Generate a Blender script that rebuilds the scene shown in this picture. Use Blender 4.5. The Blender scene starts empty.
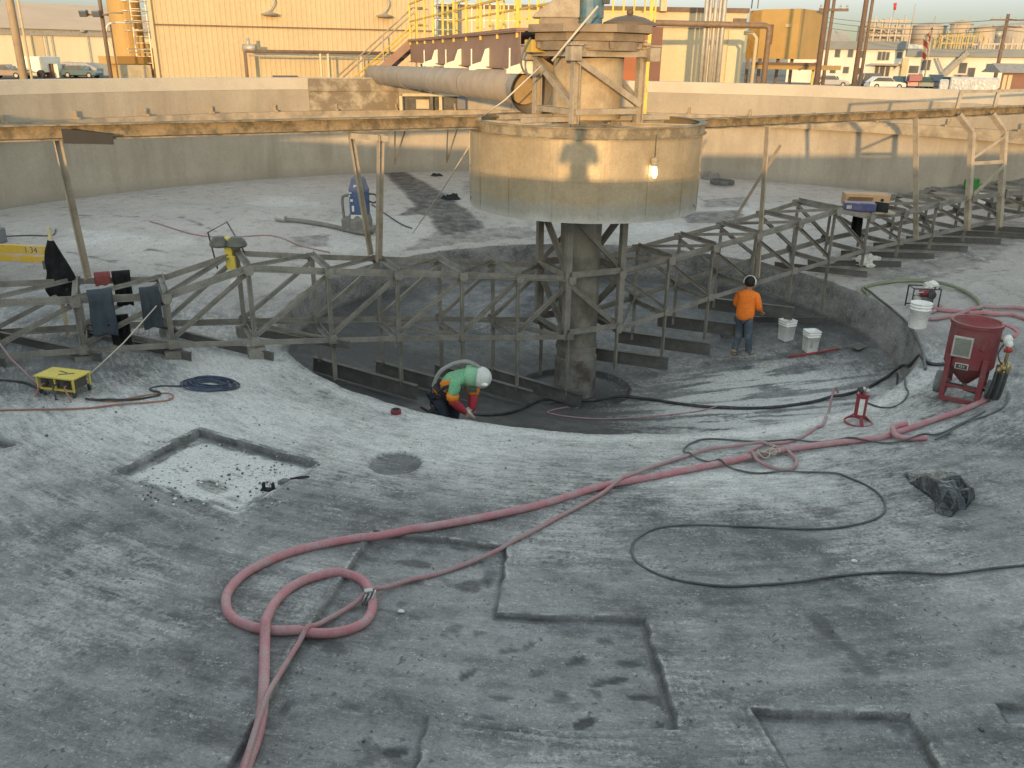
# A drained thickener tank in evening light: rakes, feedwell, two workers, hoses and the yard behind.
SKY_S, SUN_E, SUN_C, EXPO = .15, 2.0, (.46, .285, .12), 2.3
import bpy, bmesh, math, random
import numpy as np
from mathutils import Vector as V, Matrix, noise
R_ = math.radians
random.seed(7)
scn = bpy.context.scene
COL = scn.collection
# ------------------------------------------------------------------ camera
FPX, PITCH, ROLL, YAW, CD, CZ = 842.79, .3702, .0146, -.0795, 15.476, 1.074
cp, sp, cy, sy = math.cos(PITCH), math.sin(PITCH), math.cos(YAW), math.sin(YAW)
FW = V((sy*cp, cy*cp, -sp)); RT0 = V((cy, -sy, 0)); UP0 = RT0.cross(FW)
RT = math.cos(ROLL)*RT0 + math.sin(ROLL)*UP0
UP = -math.sin(ROLL)*RT0 + math.cos(ROLL)*UP0
CAM = V((0, -CD, CZ))
cam = bpy.data.objects.new('camera', bpy.data.cameras.new('camera'))
COL.objects.link(cam); scn.camera = cam
M = Matrix.Identity(4)
for i in range(3):
    M[i][0], M[i][1], M[i][2], M[i][3] = RT[i], UP[i], -FW[i], CAM[i]
cam.matrix_world = M
cam.data.sensor_width = 36; cam.data.lens = FPX/1024*36
cam.data.clip_start = .05; cam.data.clip_end = 6000
def ray(u, v):
    d = FW + RT*((u-512)/FPX) - UP*((v-384)/FPX)
    return d.normalized()
# ------------------------------------------------------------------ tank shape
RW = 15.67                       # inner radius of the tank wall
PCX, PCY, RP = .22, .17, 5.78      # the centre pit
GZ = -2.0                        # yard level outside
def sstep(x, a, b):
    t = np.clip((x-a)/(b-a), 0, 1); return t*t*(3-2*t)
def base_z(x, y):
    x = np.asarray(x, float); y = np.asarray(y, float)
    r = np.hypot(x, y); rp = np.hypot(x-PCX, y-PCY); az = np.degrees(np.arctan2(y-PCY, x-PCX))
    zo = np.interp(r, [5.0, 5.7, 8, 11, 15.67, 16], [-3.45, -3.38, -3.06, -2.83, -2.75, -2.75])
    d = (az+112+180) % 360-180
    st = .74-.16*np.exp(-(d/46)**2)
    zl = -3.39-st
    t = np.clip((RP-.14-rp)/(RP-.14-1.2), 0, 1)
    zi = zl+(-4.97-zl)*np.clip(t, 0, 1)
    k = np.clip((RP-rp)/.14, 0, 1)
    k = k**1.4
    z = np.where(rp >= RP, zo, np.where(rp > RP-.14, zo*(1-k)+zl*k, zi))
    z = np.where(r < 1.08, -5.06, z)
    return z
def fz(x, y): return float(base_z(x, y))
def at(u, v, lift=0.0):
    """the point of the tank floor seen at a pixel"""
    d = ray(u, v); t = 1.5; prev = t
    while t < 60:
        q = CAM+d*t
        if q.z <= fz(q.x, q.y)+lift:
            lo, hi = prev, t
            for _ in range(18):
                m = (lo+hi)/2; q = CAM+d*m
                if q.z <= fz(q.x, q.y)+lift: hi = m
                else: lo = m
            return CAM+d*hi
        prev = t; t += .06
    return CAM+d*60
def at_y(u, v, y):
    d = ray(u, v); return CAM+d*((y-CAM.y)/d.y)
def at_d(u, dist, z=0.0, v=60):
    """point at a horizontal distance along the direction of an image column near the horizon"""
    d = ray(u, v); h = V((d.x, d.y, 0)).normalized(); return V((CAM.x+h.x*dist, CAM.y+h.y*dist, z))
def z_d(u, v, dist):
    d = ray(u, v); return CAM.z+d.z/math.hypot(d.x, d.y)*dist
def on_wall(u, v, r=RW):
    d = ray(u, v); a = d.x**2+d.y**2; b = CAM.x*d.x+CAM.y*d.y; c = CAM.x**2+CAM.y**2-r*r
    return CAM+d*((-b+math.sqrt(b*b-a*c))/a)
# ------------------------------------------------------------------ mesh builder
def frame_of(p, q, up):
    x = (q-p).normalized(); up = V(up)
    if abs(x.dot(up)) > .98: up = V((0, 1, 0)) if abs(x.y) < .9 else V((1, 0, 0))
    y = up.cross(x).normalized(); z = x.cross(y).normalized()
    return x, y, z
def smooth_path(pts, n=8, closed=False):
    P = [V(p) for p in pts]; out = []
    m = len(P)
    rng = range(m if closed else m-1)
    for i in rng:
        if closed: a, b, c, d = P[(i-1) % m], P[i], P[(i+1) % m], P[(i+2) % m]
        else: a, b, c, d = P[max(i-1, 0)], P[i], P[i+1], P[min(i+2, m-1)]
        for k in range(n):
            t = k/n
            out.append(.5*((2*b)+(c-a)*t+(2*a-5*b+4*c-d)*t*t+(3*b-a-3*c+d)*t**3))
    if not closed: out.append(P[-1].copy())
    return out
class MB:
    def __init__(s): s.bm = bmesh.new(); s.mi = 0
    def face(s, vs):
        try:
            f = s.bm.faces.new(vs); f.material_index = s.mi; return f
        except ValueError: return None
    def prism(s, poly, axis_p, axis_q, y, z):
        """polygon (y,z coordinates) swept from axis_p to axis_q"""
        a = [s.bm.verts.new(V(axis_p)+y*i+z*j) for i, j in poly]
        b = [s.bm.verts.new(V(axis_q)+y*i+z*j) for i, j in poly]
        n = len(poly)
        for i in range(n): s.face((a[i], a[(i+1) % n], b[(i+1) % n], b[i]))
        s.face(a[::-1]); s.face(b); return s
    def bar(s, p, q, w, h=None, up=(0, 0, 1)):
        p, q = V(p), V(q); h = h or w
        x, y, z = frame_of(p, q, up)
        return s.prism([(-w/2, -h/2), (w/2, -h/2), (w/2, h/2), (-w/2, h/2)], p, q, y, z)
    def angle(s, p, q, w, t=.014, up=(0, 0, 1), flip=1):
        p, q = V(p), V(q); x, y, z = frame_of(p, q, up); y = y*flip; a = w/2
        poly = [(-a, -a), (a, -a), (a, -a+t), (-a+t, -a+t), (-a+t, a), (-a, a)]
        return s.prism(poly, p, q, y, z)
    def channel(s, p, q, w, h, t=.015, up=(0, 0, 1), flip=1):
        p, q = V(p), V(q); x, y, z = frame_of(p, q, up); y = y*flip; a, b = w/2, h/2
        return s.prism([(-a, -b), (a, -b), (a, -b+t), (-a+t, -b+t), (-a+t, b-t), (a, b-t), (a, b), (-a, b)], p, q, y, z)
    def ibeam(s, p, q, w, h, t=.02, up=(0, 0, 1)):
        p, q = V(p), V(q); x, y, z = frame_of(p, q, up); a, b, c = w/2, h/2, t/2
        return s.prism([(-a, -b), (a, -b), (a, -b+t), (c, -b+t), (c, b-t), (a, b-t), (a, b), (-a, b), (-a, b-t), (-c, b-t), (-c, -b+t), (-a, -b+t)], p, q, y, z)
    def box(s, c, size, rz=0.0, rx=0.0, ry=0.0):
        m = Matrix.Translation(V(c)) @ Matrix.Rotation(rz, 4, 'Z') @ Matrix.Rotation(ry, 4, 'Y') @ Matrix.Rotation(rx, 4, 'X')
        sx, sy_, sz = [k/2 for k in size]
        vs = [s.bm.verts.new(m @ V((x*sx, y*sy_, z*sz))) for x, y, z in ((-1,-1,-1),(1,-1,-1),(1,1,-1),(-1,1,-1),(-1,-1,1),(1,-1,1),(1,1,1),(-1,1,1))]
        for f in ((0,3,2,1),(4,5,6,7),(0,1,5,4),(1,2,6,5),(2,3,7,6),(3,0,4,7)): s.face([vs[i] for i in f])
        return s
    def tube(s, pts, r, n=8, cap=True, closed=False):
        P = [V(p) for p in pts]; m = len(P); rings = []
        rr = r if isinstance(r, (list, tuple)) else [r]*m
        prevn = None
        for i in range(m):
            if closed: t = P[(i+1) % m]-P[i-1]
            else: t = P[min(i+1, m-1)]-P[max(i-1, 0)]
            if t.length < 1e-9: t = V((0, 0, 1))
            t.normalize()
            if prevn is None:
                a = V((0, 0, 1)) if abs(t.z) < .95 else V((1, 0, 0))
                nn = (a-t*a.dot(t)).normalized()
            else:
                nn = prevn-t*prevn.dot(t)
                nn = nn.normalized() if nn.length > 1e-6 else prevn
            prevn = nn; b = t.cross(nn)
            rings.append([s.bm.verts.new(P[i]+(nn*math.cos(2*math.pi*k/n)+b*math.sin(2*math.pi*k/n))*rr[i]) for k in range(n)])
        for i in range(m if closed else m-1):
            A, B = rings[i], rings[(i+1) % m]
            for k in range(n):
                f = s.face((A[k], A[(k+1) % n], B[(k+1) % n], B[k]))
                if f: f.smooth = True
        if cap and not closed: s.face(rings[0][::-1]); s.face(rings[-1])
        return s
    def cyl(s, p, q, r, r2=None, n=16, smooth=True):
        p, q = V(p), V(q); x, y, z = frame_of(p, q, (0, 0, 1)); r2 = r if r2 is None else r2
        A = [s.bm.verts.new(p+(y*math.cos(2*math.pi*k/n)+z*math.sin(2*math.pi*k/n))*r) for k in range(n)]
        B = [s.bm.verts.new(q+(y*math.cos(2*math.pi*k/n)+z*math.sin(2*math.pi*k/n))*r2) for k in range(n)]
        for k in range(n):
            f = s.face((A[k], A[(k+1) % n], B[(k+1) % n], B[k]))
            if f: f.smooth = smooth
        s.face(A[::-1]); s.face(B); return s
    def lathe(s, prof, c=(0, 0, 0), n=32, a0=0, a1=360, m=None, close=False, smooth=False):
        """profile of (r,z) turned about the vertical through c (or the frame m)"""
        full = abs(a1-a0) >= 359.9; k = n if full else n+1; rings = []
        for i in range(k):
            a = R_(a0+(a1-a0)*i/n); ring = []
            for r, z in prof:
                p = V((r*math.cos(a), r*math.sin(a), z))
                ring.append(s.bm.verts.new((m @ p) if m else p+V(c)))
            rings.append(ring)
        L = len(prof)
        for i in range(n if full else n):
            A, B = rings[i], rings[(i+1) % k]
            for j in range(L if close else L-1):
                f = s.face((A[j], B[j], B[(j+1) % L], A[(j+1) % L]))
                if f: f.smooth = smooth
        if close and not full: s.face(rings[0]); s.face(rings[-1][::-1])
        return s
    def sphere(s, c, r, n=12, sc=(1, 1, 1)):
        res = bmesh.ops.create_uvsphere(s.bm, u_segments=n, v_segments=max(6, n*2//3), radius=1.0)
        for v in res['verts']: v.co = V((v.co.x*r*sc[0], v.co.y*r*sc[1], v.co.z*r*sc[2]))+V(c)
        for v in res['verts']:
            for f in v.link_faces: f.smooth = True; f.material_index = s.mi
        return s
    def build(s, name, mat, parent=None, bevel=0.0, local=False):
        bmesh.ops.recalc_face_normals(s.bm, faces=s.bm.faces[:])
        me = bpy.data.meshes.new(name)
        org = ORG.get(parent.name) if parent is not None else None
        if org is not None and not local:
            for v in s.bm.verts: v.co -= org
        if bevel > 0:
            es = [e for e in s.bm.edges if len(e.link_faces) == 2 and e.calc_face_angle(0) > .6]
            bmesh.ops.bevel(s.bm, geom=es, offset=bevel, segments=2, affect='EDGES', profile=.5, clamp_overlap=True)
        s.bm.to_mesh(me); s.bm.free()
        for m in (mat if isinstance(mat, (list, tuple)) else [mat]): me.materials.append(m)
        o = bpy.data.objects.new(name, me); COL.objects.link(o)
        if parent is not None:
            o.parent = parent; ORG[o.name] = org if org is not None else V((0, 0, 0))
        return o
ORG = {}
def tag(o, label=None, cat=None, group=None, kind=None):
    if label: o['label'] = label
    if cat: o['category'] = cat
    if group: o['group'] = group
    if kind: o['kind'] = kind
    return o
def thing(name, label, cat, loc=(0, 0, 0), group=None, rz=0.0):
    o = bpy.data.objects.new(name, None); COL.objects.link(o); o.location = V(loc); o.rotation_euler = (0, 0, rz)
    o.empty_display_size = .2; ORG[o.name] = V(loc)
    return tag(o, label, cat, group)
def kids(o): return [c for c in COL.objects if c.parent == o]
def copy_tree(o, parent=None):
    c = o.copy(); COL.objects.link(c)
    if parent is not None: c.parent = parent
    for ch in list(o.children): copy_tree(ch, c)
    return c
# ------------------------------------------------------------------ materials
class NT:
    def __init__(s, name):
        s.m = bpy.data.materials.new(name); s.m.use_nodes = True; s.t = s.m.node_tree; s.n = s.t.nodes; s.l = s.t.links
        s.b = s.n['Principled BSDF']
    def new(s, typ, **kw):
        nd = s.n.new(typ)
        for k, v in kw.items(): setattr(nd, k, v)
        return nd
    def link(s, a, b): s.l.new(a, b)
    def pos(s, scale=(1, 1, 1)):
        g = s.new('ShaderNodeNewGeometry'); mp = s.new('ShaderNodeMapping'); mp.inputs['Scale'].default_value = scale
        s.link(g.outputs['Position'], mp.inputs['Vector']); return mp.outputs['Vector']
    def obj(s, scale=(1, 1, 1)):
        g = s.new('ShaderNodeTexCoord'); mp = s.new('ShaderNodeMapping'); mp.inputs['Scale'].default_value = scale
        s.link(g.outputs['Object'], mp.inputs['Vector']); return mp.outputs['Vector']
    def noise(s, vec, scale, detail=5, rough=.6):
        n = s.new('ShaderNodeTexNoise'); n.inputs['Scale'].default_value = scale; n.inputs['Detail'].default_value = detail
        n.inputs['Roughness'].default_value = rough; s.link(vec, n.inputs['Vector']); return n.outputs['Fac']
    def ramp(s, fac, a, b, c0=0.0, c1=1.0):
        n = s.new('ShaderNodeMapRange'); n.inputs['From Min'].default_value = a; n.inputs['From Max'].default_value = b
        n.inputs['To Min'].default_value = c0; n.inputs['To Max'].default_value = c1; s.link(fac, n.inputs['Value']); return n.outputs['Result']
    def math(s, op, a, b):
        n = s.new('ShaderNodeMath'); n.operation = op
        for i, k in enumerate((a, b)):
            if isinstance(k, (int, float)): n.inputs[i].default_value = k
            else: s.link(k, n.inputs[i])
        return n.outputs[0]
    def mix(s, fac, a, b, typ='MIX'):
        n = s.new('ShaderNodeMix'); n.data_type = 'RGBA'; n.blend_type = typ
        for k, i in ((fac, 0), (a, 6), (b, 7)):
            if isinstance(k, (int, float)): n.inputs[i].default_value = k
            elif isinstance(k, (tuple, list)): n.inputs[i].default_value = (*k[:3], 1)
            else: s.link(k, n.inputs[i])
        return n.outputs[2]
    def attr(s, name):
        n = s.new('ShaderNodeAttribute'); n.attribute_name = name; return n
    def bump(s, h, strength=.3, dist=.02):
        n = s.new('ShaderNodeBump'); n.inputs['Strength'].default_value = strength; n.inputs['Distance'].default_value = dist
        s.link(h, n.inputs['Height']); s.link(n.outputs['Normal'], s.b.inputs['Normal']); return n
    def color(s, c): s.link(c, s.b.inputs['Base Color'])
    def set(s, rough=.7, metal=0.0, spec=None):
        s.b.inputs['Roughness'].default_value = rough; s.b.inputs['Metallic'].default_value = metal
        if spec is not None: s.b.inputs['Specular IOR Level'].default_value = spec
def mat(name, col, rough=.65, dirt=None, amount=.5, scale=3.0, metal=0.0, bump=.0, fine=60.0, spec=.4, lo=.45, hi=.62):
    """plain painted / worn surface: base colour, a second 'dirt' colour in noise patches, fine grain"""
    t = NT(name); v = t.pos()
    dirt = dirt or tuple(k*.55 for k in col)
    f = t.ramp(t.noise(v, scale, 6, .65), lo, hi, 0, amount)
    c = t.mix(f, col, dirt)
    g = t.ramp(t.noise(v, fine, 3, .6), .3, .7, .86, 1.14)
    c = t.mix(1.0, c, t_grey(t, g), 'MULTIPLY')
    t.color(c); t.set(rough, metal, spec)
    if bump: t.bump(t.noise(v, fine*.6, 4, .6), bump, .01)
    return t.m
def t_grey(t, val):
    n = t.new('ShaderNodeCombineColor')
    for i in range(3): t.link(val, n.inputs[i])
    return n.outputs[0]
def flat(name, col, rough=.6, metal=0.0, spec=.4):
    return mat(name, col, rough, tuple(k*.78 for k in col), .4, 6.0, metal, 0, 90.0, spec)
# ------------------------------------------------------------------ tank floor
def vnoise(x, y, seed=0):
    xi = np.floor(x).astype(np.int64); yi = np.floor(y).astype(np.int64); fx = x-xi; fy = y-yi
    fx = fx*fx*(3-2*fx); fy = fy*fy*(3-2*fy)
    def h(a, b):
        n = (a*374761393+b*668265263+seed*974711) & 0x7fffffff
        n = ((n ^ (n >> 13))*1274126177) & 0x7fffffff
        n = n ^ (n >> 16)
        return (n & 0xffff)/65535.0
    return (h(xi, yi)*(1-fx)+h(xi+1, yi)*fx)*(1-fy)+(h(xi, yi+1)*(1-fx)+h(xi+1, yi+1)*fx)*fy
def fbm(x, y, seed=0, o=5, g=.55):
    s = 0; a = 1; t = 0
    for i in range(o):
        s = s+a*vnoise(x*2**i+17*i, y*2**i-11*i, seed+i); t += a; a *= g
    return s/t
def poly_in(px):
    return [(lambda q: (q.x, q.y))(at(u, v)) for u, v in px]
def poly_sd(X, Y, poly):
    """signed distance, negative inside"""
    d = np.full(X.shape, 1e9); ins = np.zeros(X.shape, bool); n = len(poly)
    for i in range(n):
        ax, ay = poly[i]; bx, by = poly[(i+1) % n]
        ex, ey = bx-ax, by-ay; wx, wy = X-ax, Y-ay
        t = np.clip((wx*ex+wy*ey)/(ex*ex+ey*ey+1e-12), 0, 1)
        d = np.minimum(d, np.hypot(wx-ex*t, wy-ey*t))
        c = ((ay > Y) != (by > Y)) & (X < ex*(Y-ay)/(ey if abs(ey) > 1e-12 else 1e-12)+ax)
        ins ^= c
    return np.where(ins, -d, d)
rings = []
for k in np.linspace(0, 1.06, 7): rings.append(k)
rings += [1.09, 1.14]
k = 1.2
while k < RP-.2: rings.append(k); k += .085
rings += list(np.linspace(RP-.17, RP+.03, 12))
k = RP+.07
while k < 12.9: rings.append(k); k += .032
while k < RW+.05: rings.append(k); k += .11
rings = np.array(rings)
th = np.radians(np.concatenate([np.arange(-166, -14, .17), np.arange(-14, 194, .55)]))
NR, NTH = len(rings), len(th)
w = sstep(rings, 1.2, 2.6)*(1-sstep(rings, 6.5, 10.5))
X = rings[:, None]*np.cos(th)[None]+(PCX*w)[:, None]; Y = rings[:, None]*np.sin(th)[None]+(PCY*w)[:, None]
Z = base_z(X, Y)
Rr = np.hypot(X, Y); Rp = np.hypot(X-PCX, Y-PCY); AZ = np.degrees(np.arctan2(Y, X))
near = sstep(-Y, -2, 3)
# uneven surface
def rough(X, Y):
    Rr = np.hypot(X, Y); Rp = np.hypot(X-PCX, Y-PCY)
    z = np.where(Rr > 1.1, (fbm(X*.9, Y*.9, 3)-.5)*.03*sstep(-Y, -2, 3)+(fbm(X*5, Y*5, 9, 4)-.5)*.014, 0)
    return z+np.where(np.abs(Rp-RP) < .6, (fbm(X*2.5, Y*2.5, 31)-.5)*.05*(1-np.abs(Rp-RP)/.6), 0)
Z = Z+rough(X, Y)
jit = (fbm(X*4, Y*4, 21)-.5)*.10
# --- chiselled-out slabs (outlines on the floor)
A_ = poly_in([(117, 471), (200, 430), (318, 462), (238, 512)])
B_ = poly_in([(375, 530), (508, 545), (497, 613), (645, 618), (679, 728), (565, 730), (430, 712), (410, 790), (215, 790), (300, 640)])
C_ = poly_in([(755, 710), (910, 713), (955, 790), (800, 790)])
D_ = poly_in([(996, 704), (1060, 704), (1070, 724), (1006, 722)])
E_ = poly_in([(-40, 430), (17, 445), (-40, 462)])
G_ = poly_in([(888, 268), (960, 253), (1012, 264), (950, 290), (918, 275)])
H_ = poly_in([(920, 276), (1005, 258), (1100, 280), (1060, 330), (955, 300)])
depth = np.zeros_like(X); dark = np.zeros_like(X); dust = np.zeros_like(X); tone = np.zeros_like(X)
def recess(poly, dep, soft=0, k=0):
    sd = poly_sd(X, Y, poly)
    m = 1-sstep(sd, .010, .050)
    return sd, m
sdA, mA = recess(A_, .07); sdB, mB = recess(B_, .05, .02); sdC, mC = recess(C_, .05, .02); sdD, mD = recess(D_, .04); sdE, mE = recess(E_, .05)
sdG, mG = recess(G_, .03); sdH, mH = recess(H_, .03)
Z -= mA*.085+mB*.052+mC*.058+mD*.045+mE*.06+mG*.035+mH*.02
hc = at(395, 462); rr = np.hypot((X-hc.x)/1.0, (Y-hc.y)/1.35)+jit*.5
mF = 1-sstep(rr, .26, .31); Z -= mF*.05
# footprints scuffed into the wet slab
for u, v in [(510, 644), (539, 666), (600, 676), (629, 657), (500, 690), (557, 694), (619, 673), (486, 712), (585, 716), (662, 720), (528, 640), (468, 668), (350, 700), (395, 745), (640, 690), (575, 655)]:
    c = at(u, v); a = random.uniform(-.6, .6)+.5
    dx = (X-c.x)*math.cos(a)+(Y-c.y)*math.sin(a); dy = -(X-c.x)*math.sin(a)+(Y-c.y)*math.cos(a)
    e = np.hypot(dx/.10, dy/.045)+jit*4
    m = 1-sstep(e, .6, 1.2); Z -= m*.012; dark = np.maximum(dark, m*random.uniform(.45, .9))
ffp = fbm(X*3.1+4, Y*3.1, 77, 4)
dark = np.maximum(dark, mB*sstep(ffp, .58, .72)*.55)
# --- stains
def blot(pts, r, amt, jag=6):
    global dark
    P = [at(u, v) for u, v in pts]; d = np.full(X.shape, 1e9)
    for i in range(max(1, len(P)-1)):
        ax, ay = P[i].x, P[i].y; bx, by = P[min(i+1, len(P)-1)].x, P[min(i+1, len(P)-1)].y
        ex, ey = bx-ax, by-ay; t = np.clip(((X-ax)*ex+(Y-ay)*ey)/(ex*ex+ey*ey+1e-9), 0, 1)
        d = np.minimum(d, np.hypot(X-ax-ex*t, Y-ay-ey*t))
    m = 1-sstep(d/r+jit*jag, .35, 1.25); dark = np.maximum(dark, m*amt)
blot([(815, 618), (828, 634), (846, 648), (868, 672)], .09, .5, 14); blot([(812, 655), (850, 645)], .07, .4, 14); blot([(840, 606), (862, 612)], .06, .4, 12); blot([(822, 640), (836, 652)], .12, .35, 14)
blot([(206, 477), (217, 482)], .14, .95, 9); blot([(180, 462), (184, 464)], .04, .7, 9); blot([(228, 490), (236, 494)], .06, .7, 9); blot([(225, 462), (240, 470)], .04, .5, 9); blot([(1010, 622), (1030, 628)], .08, .4); blot([(700, 720), (740, 765)], .12, .25)
for i in range(26):
    blot([(random.uniform(0, 1000), random.uniform(560, 768))], random.uniform(.03, .09), random.uniform(.2, .5), 9)
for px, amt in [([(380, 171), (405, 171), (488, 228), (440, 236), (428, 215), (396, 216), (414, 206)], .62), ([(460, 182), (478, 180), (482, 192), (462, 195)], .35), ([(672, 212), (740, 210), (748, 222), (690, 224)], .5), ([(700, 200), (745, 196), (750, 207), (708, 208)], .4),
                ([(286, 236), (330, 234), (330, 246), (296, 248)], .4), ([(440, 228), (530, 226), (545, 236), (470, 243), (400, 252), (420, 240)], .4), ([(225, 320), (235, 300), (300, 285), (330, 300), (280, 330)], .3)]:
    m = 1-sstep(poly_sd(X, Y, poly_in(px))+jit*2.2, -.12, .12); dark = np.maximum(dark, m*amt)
# damp ground under and before the left rake arm
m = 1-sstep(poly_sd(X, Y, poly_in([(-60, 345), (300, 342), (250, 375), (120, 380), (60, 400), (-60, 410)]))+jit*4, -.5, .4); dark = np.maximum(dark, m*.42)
m = 1-sstep(poly_sd(X, Y, poly_in([(800, 262), (1000, 215), (1060, 230), (1000, 262), (905, 290), (800, 285)]))+jit*4, -.5, .4); dark = np.maximum(dark, m*.4)  # darker floor under the right rake arm
# scraped saw lines
for a, b in [((20, 240), (65, 236)), ((20, 245), (115, 262)), ((110, 262), (150, 249)), ((150, 249), (185, 257)), ((140, 262), (178, 268)), ((75, 215), (140, 217)), ((180, 217), (225, 235)), ((750, 196), (800, 205))]:
    P, Q = at(*a), at(*b); ex, ey = Q.x-P.x, Q.y-P.y; t = np.clip(((X-P.x)*ex+(Y-P.y)*ey)/(ex*ex+ey*ey), 0, 1)
    d = np.hypot(X-P.x-ex*t, Y-P.y-ey*t); dark = np.maximum(dark, (1-sstep(d, .03, .11))*.5*sstep(fbm(X*2, Y*2, 15), .35, .55))
# --- pale blasted dust
fb = fbm(X*.8, Y*.8, 5); fs = fbm(Rr*3.0, np.radians(AZ)*9*1.1, 13, 4)
band = sstep(Rp, RP-.1, RP+.15)*(1-sstep(Rp, 7.0, 9.6))
azw = np.interp(AZ, [-180, -165, -150, -128, -108, -90, -70, -50, -35, -15, 0, 180], [.25, .5, .85, 1.0, 1.0, .9, .75, .6, .4, .2, .0, .0])
dust = band*azw*(.55+.9*(fb-.35))
lip = np.exp(-((Rp-RP-.22)/.28)**2)*np.interp(AZ, [-180, -150, -120, -60, -30, -5, 10, 180], [.3, .7, 1, 1, .7, .25, .05, .05]); dust = np.maximum(dust, lip*(.55+.5*fb))
left = np.exp(-(((X+4.6)/2.6)**2+((Y+6.6)/1.7)**2)); dust = np.maximum(dust, left*(.6+.5*fs))
mid = np.exp(-(((X-1.9)/1.7)**2+((Y+7.2)/1.0)**2)); dust = np.maximum(dust, mid*.75*(.5+.8*fs))
far_left = np.exp(-(((X+6.3)/2.2)**2+((Y+8.6)/1.6)**2)); dust = np.maximum(dust, far_left*.5*(.4+1.0*fs))
rt = np.exp(-(((X-5.2)/1.1)**2+((Y+4.4)/.9)**2)); dust = np.maximum(dust, rt*.45*(.5+.6*fs))
dust = dust*(1-.9*mB)*(1-.9*mC)
dust = np.where(sdA < .01, 0, dust); dust = np.maximum(dust, (1-sstep(sdA+jit*3, -.14, -.03))*(.55+.75*fbm(X*3, Y*3, 101, 4))*(1-.6*dark))
dust = dust*(1-.85*mF); dark = np.maximum(dark, mF*.35)
# pit
inpit = Rp < RP-.12
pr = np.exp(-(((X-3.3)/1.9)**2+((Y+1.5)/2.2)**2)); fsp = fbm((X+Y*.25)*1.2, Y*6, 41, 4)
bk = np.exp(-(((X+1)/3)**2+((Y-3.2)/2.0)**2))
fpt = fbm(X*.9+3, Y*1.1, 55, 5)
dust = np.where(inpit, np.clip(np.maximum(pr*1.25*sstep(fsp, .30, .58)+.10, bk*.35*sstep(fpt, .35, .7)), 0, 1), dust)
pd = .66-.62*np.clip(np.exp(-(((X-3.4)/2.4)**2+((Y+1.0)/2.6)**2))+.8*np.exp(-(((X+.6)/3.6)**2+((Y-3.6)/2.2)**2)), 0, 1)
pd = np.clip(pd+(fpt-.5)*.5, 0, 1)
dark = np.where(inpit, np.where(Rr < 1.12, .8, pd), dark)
pit_wall = (Rp > RP-.13) & (Rp < RP-.0)
dark = np.where(pit_wall, .08, dark)  # pit wall paler than the pit floor
# back floor: warmer, paler, with white spill patches
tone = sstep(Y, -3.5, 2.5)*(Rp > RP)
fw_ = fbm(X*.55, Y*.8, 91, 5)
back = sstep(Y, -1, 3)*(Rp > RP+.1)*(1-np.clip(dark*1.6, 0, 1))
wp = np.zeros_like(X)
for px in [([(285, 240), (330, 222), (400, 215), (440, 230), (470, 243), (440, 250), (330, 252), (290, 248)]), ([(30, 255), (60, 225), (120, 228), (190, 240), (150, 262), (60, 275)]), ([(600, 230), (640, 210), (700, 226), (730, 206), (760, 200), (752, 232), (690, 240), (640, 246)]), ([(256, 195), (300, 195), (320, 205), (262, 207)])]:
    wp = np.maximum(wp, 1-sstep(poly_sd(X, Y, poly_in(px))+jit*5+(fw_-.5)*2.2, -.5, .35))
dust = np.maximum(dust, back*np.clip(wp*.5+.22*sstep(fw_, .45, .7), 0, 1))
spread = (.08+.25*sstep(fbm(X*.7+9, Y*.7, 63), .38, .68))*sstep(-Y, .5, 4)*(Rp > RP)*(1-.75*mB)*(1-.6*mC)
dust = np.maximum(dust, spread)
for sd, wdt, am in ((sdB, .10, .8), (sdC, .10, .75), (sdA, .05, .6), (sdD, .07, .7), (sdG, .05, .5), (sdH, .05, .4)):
    j2 = fbm(X*7, Y*7, 88, 4); dark = np.maximum(dark, np.where((sd < .02), (1-sstep(-sd, wdt*.2*j2, wdt*1.3*j2))*am*.55, 0)*sstep(j2, .30, .45))  # jagged crust plus the step's shadow line, painted dark inside the edges
    dust = np.maximum(dust, np.where((sd > .0), (1-sstep(sd, .02, .09))*.55*sstep(j2, .4, .6), 0))  # pale worn lip, with the step's light edge put into the colour
dust = np.clip(dust, 0, 1.2); dark = np.clip(dark, 0, 1)
me = bpy.data.meshes.new('tank_floor')
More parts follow.
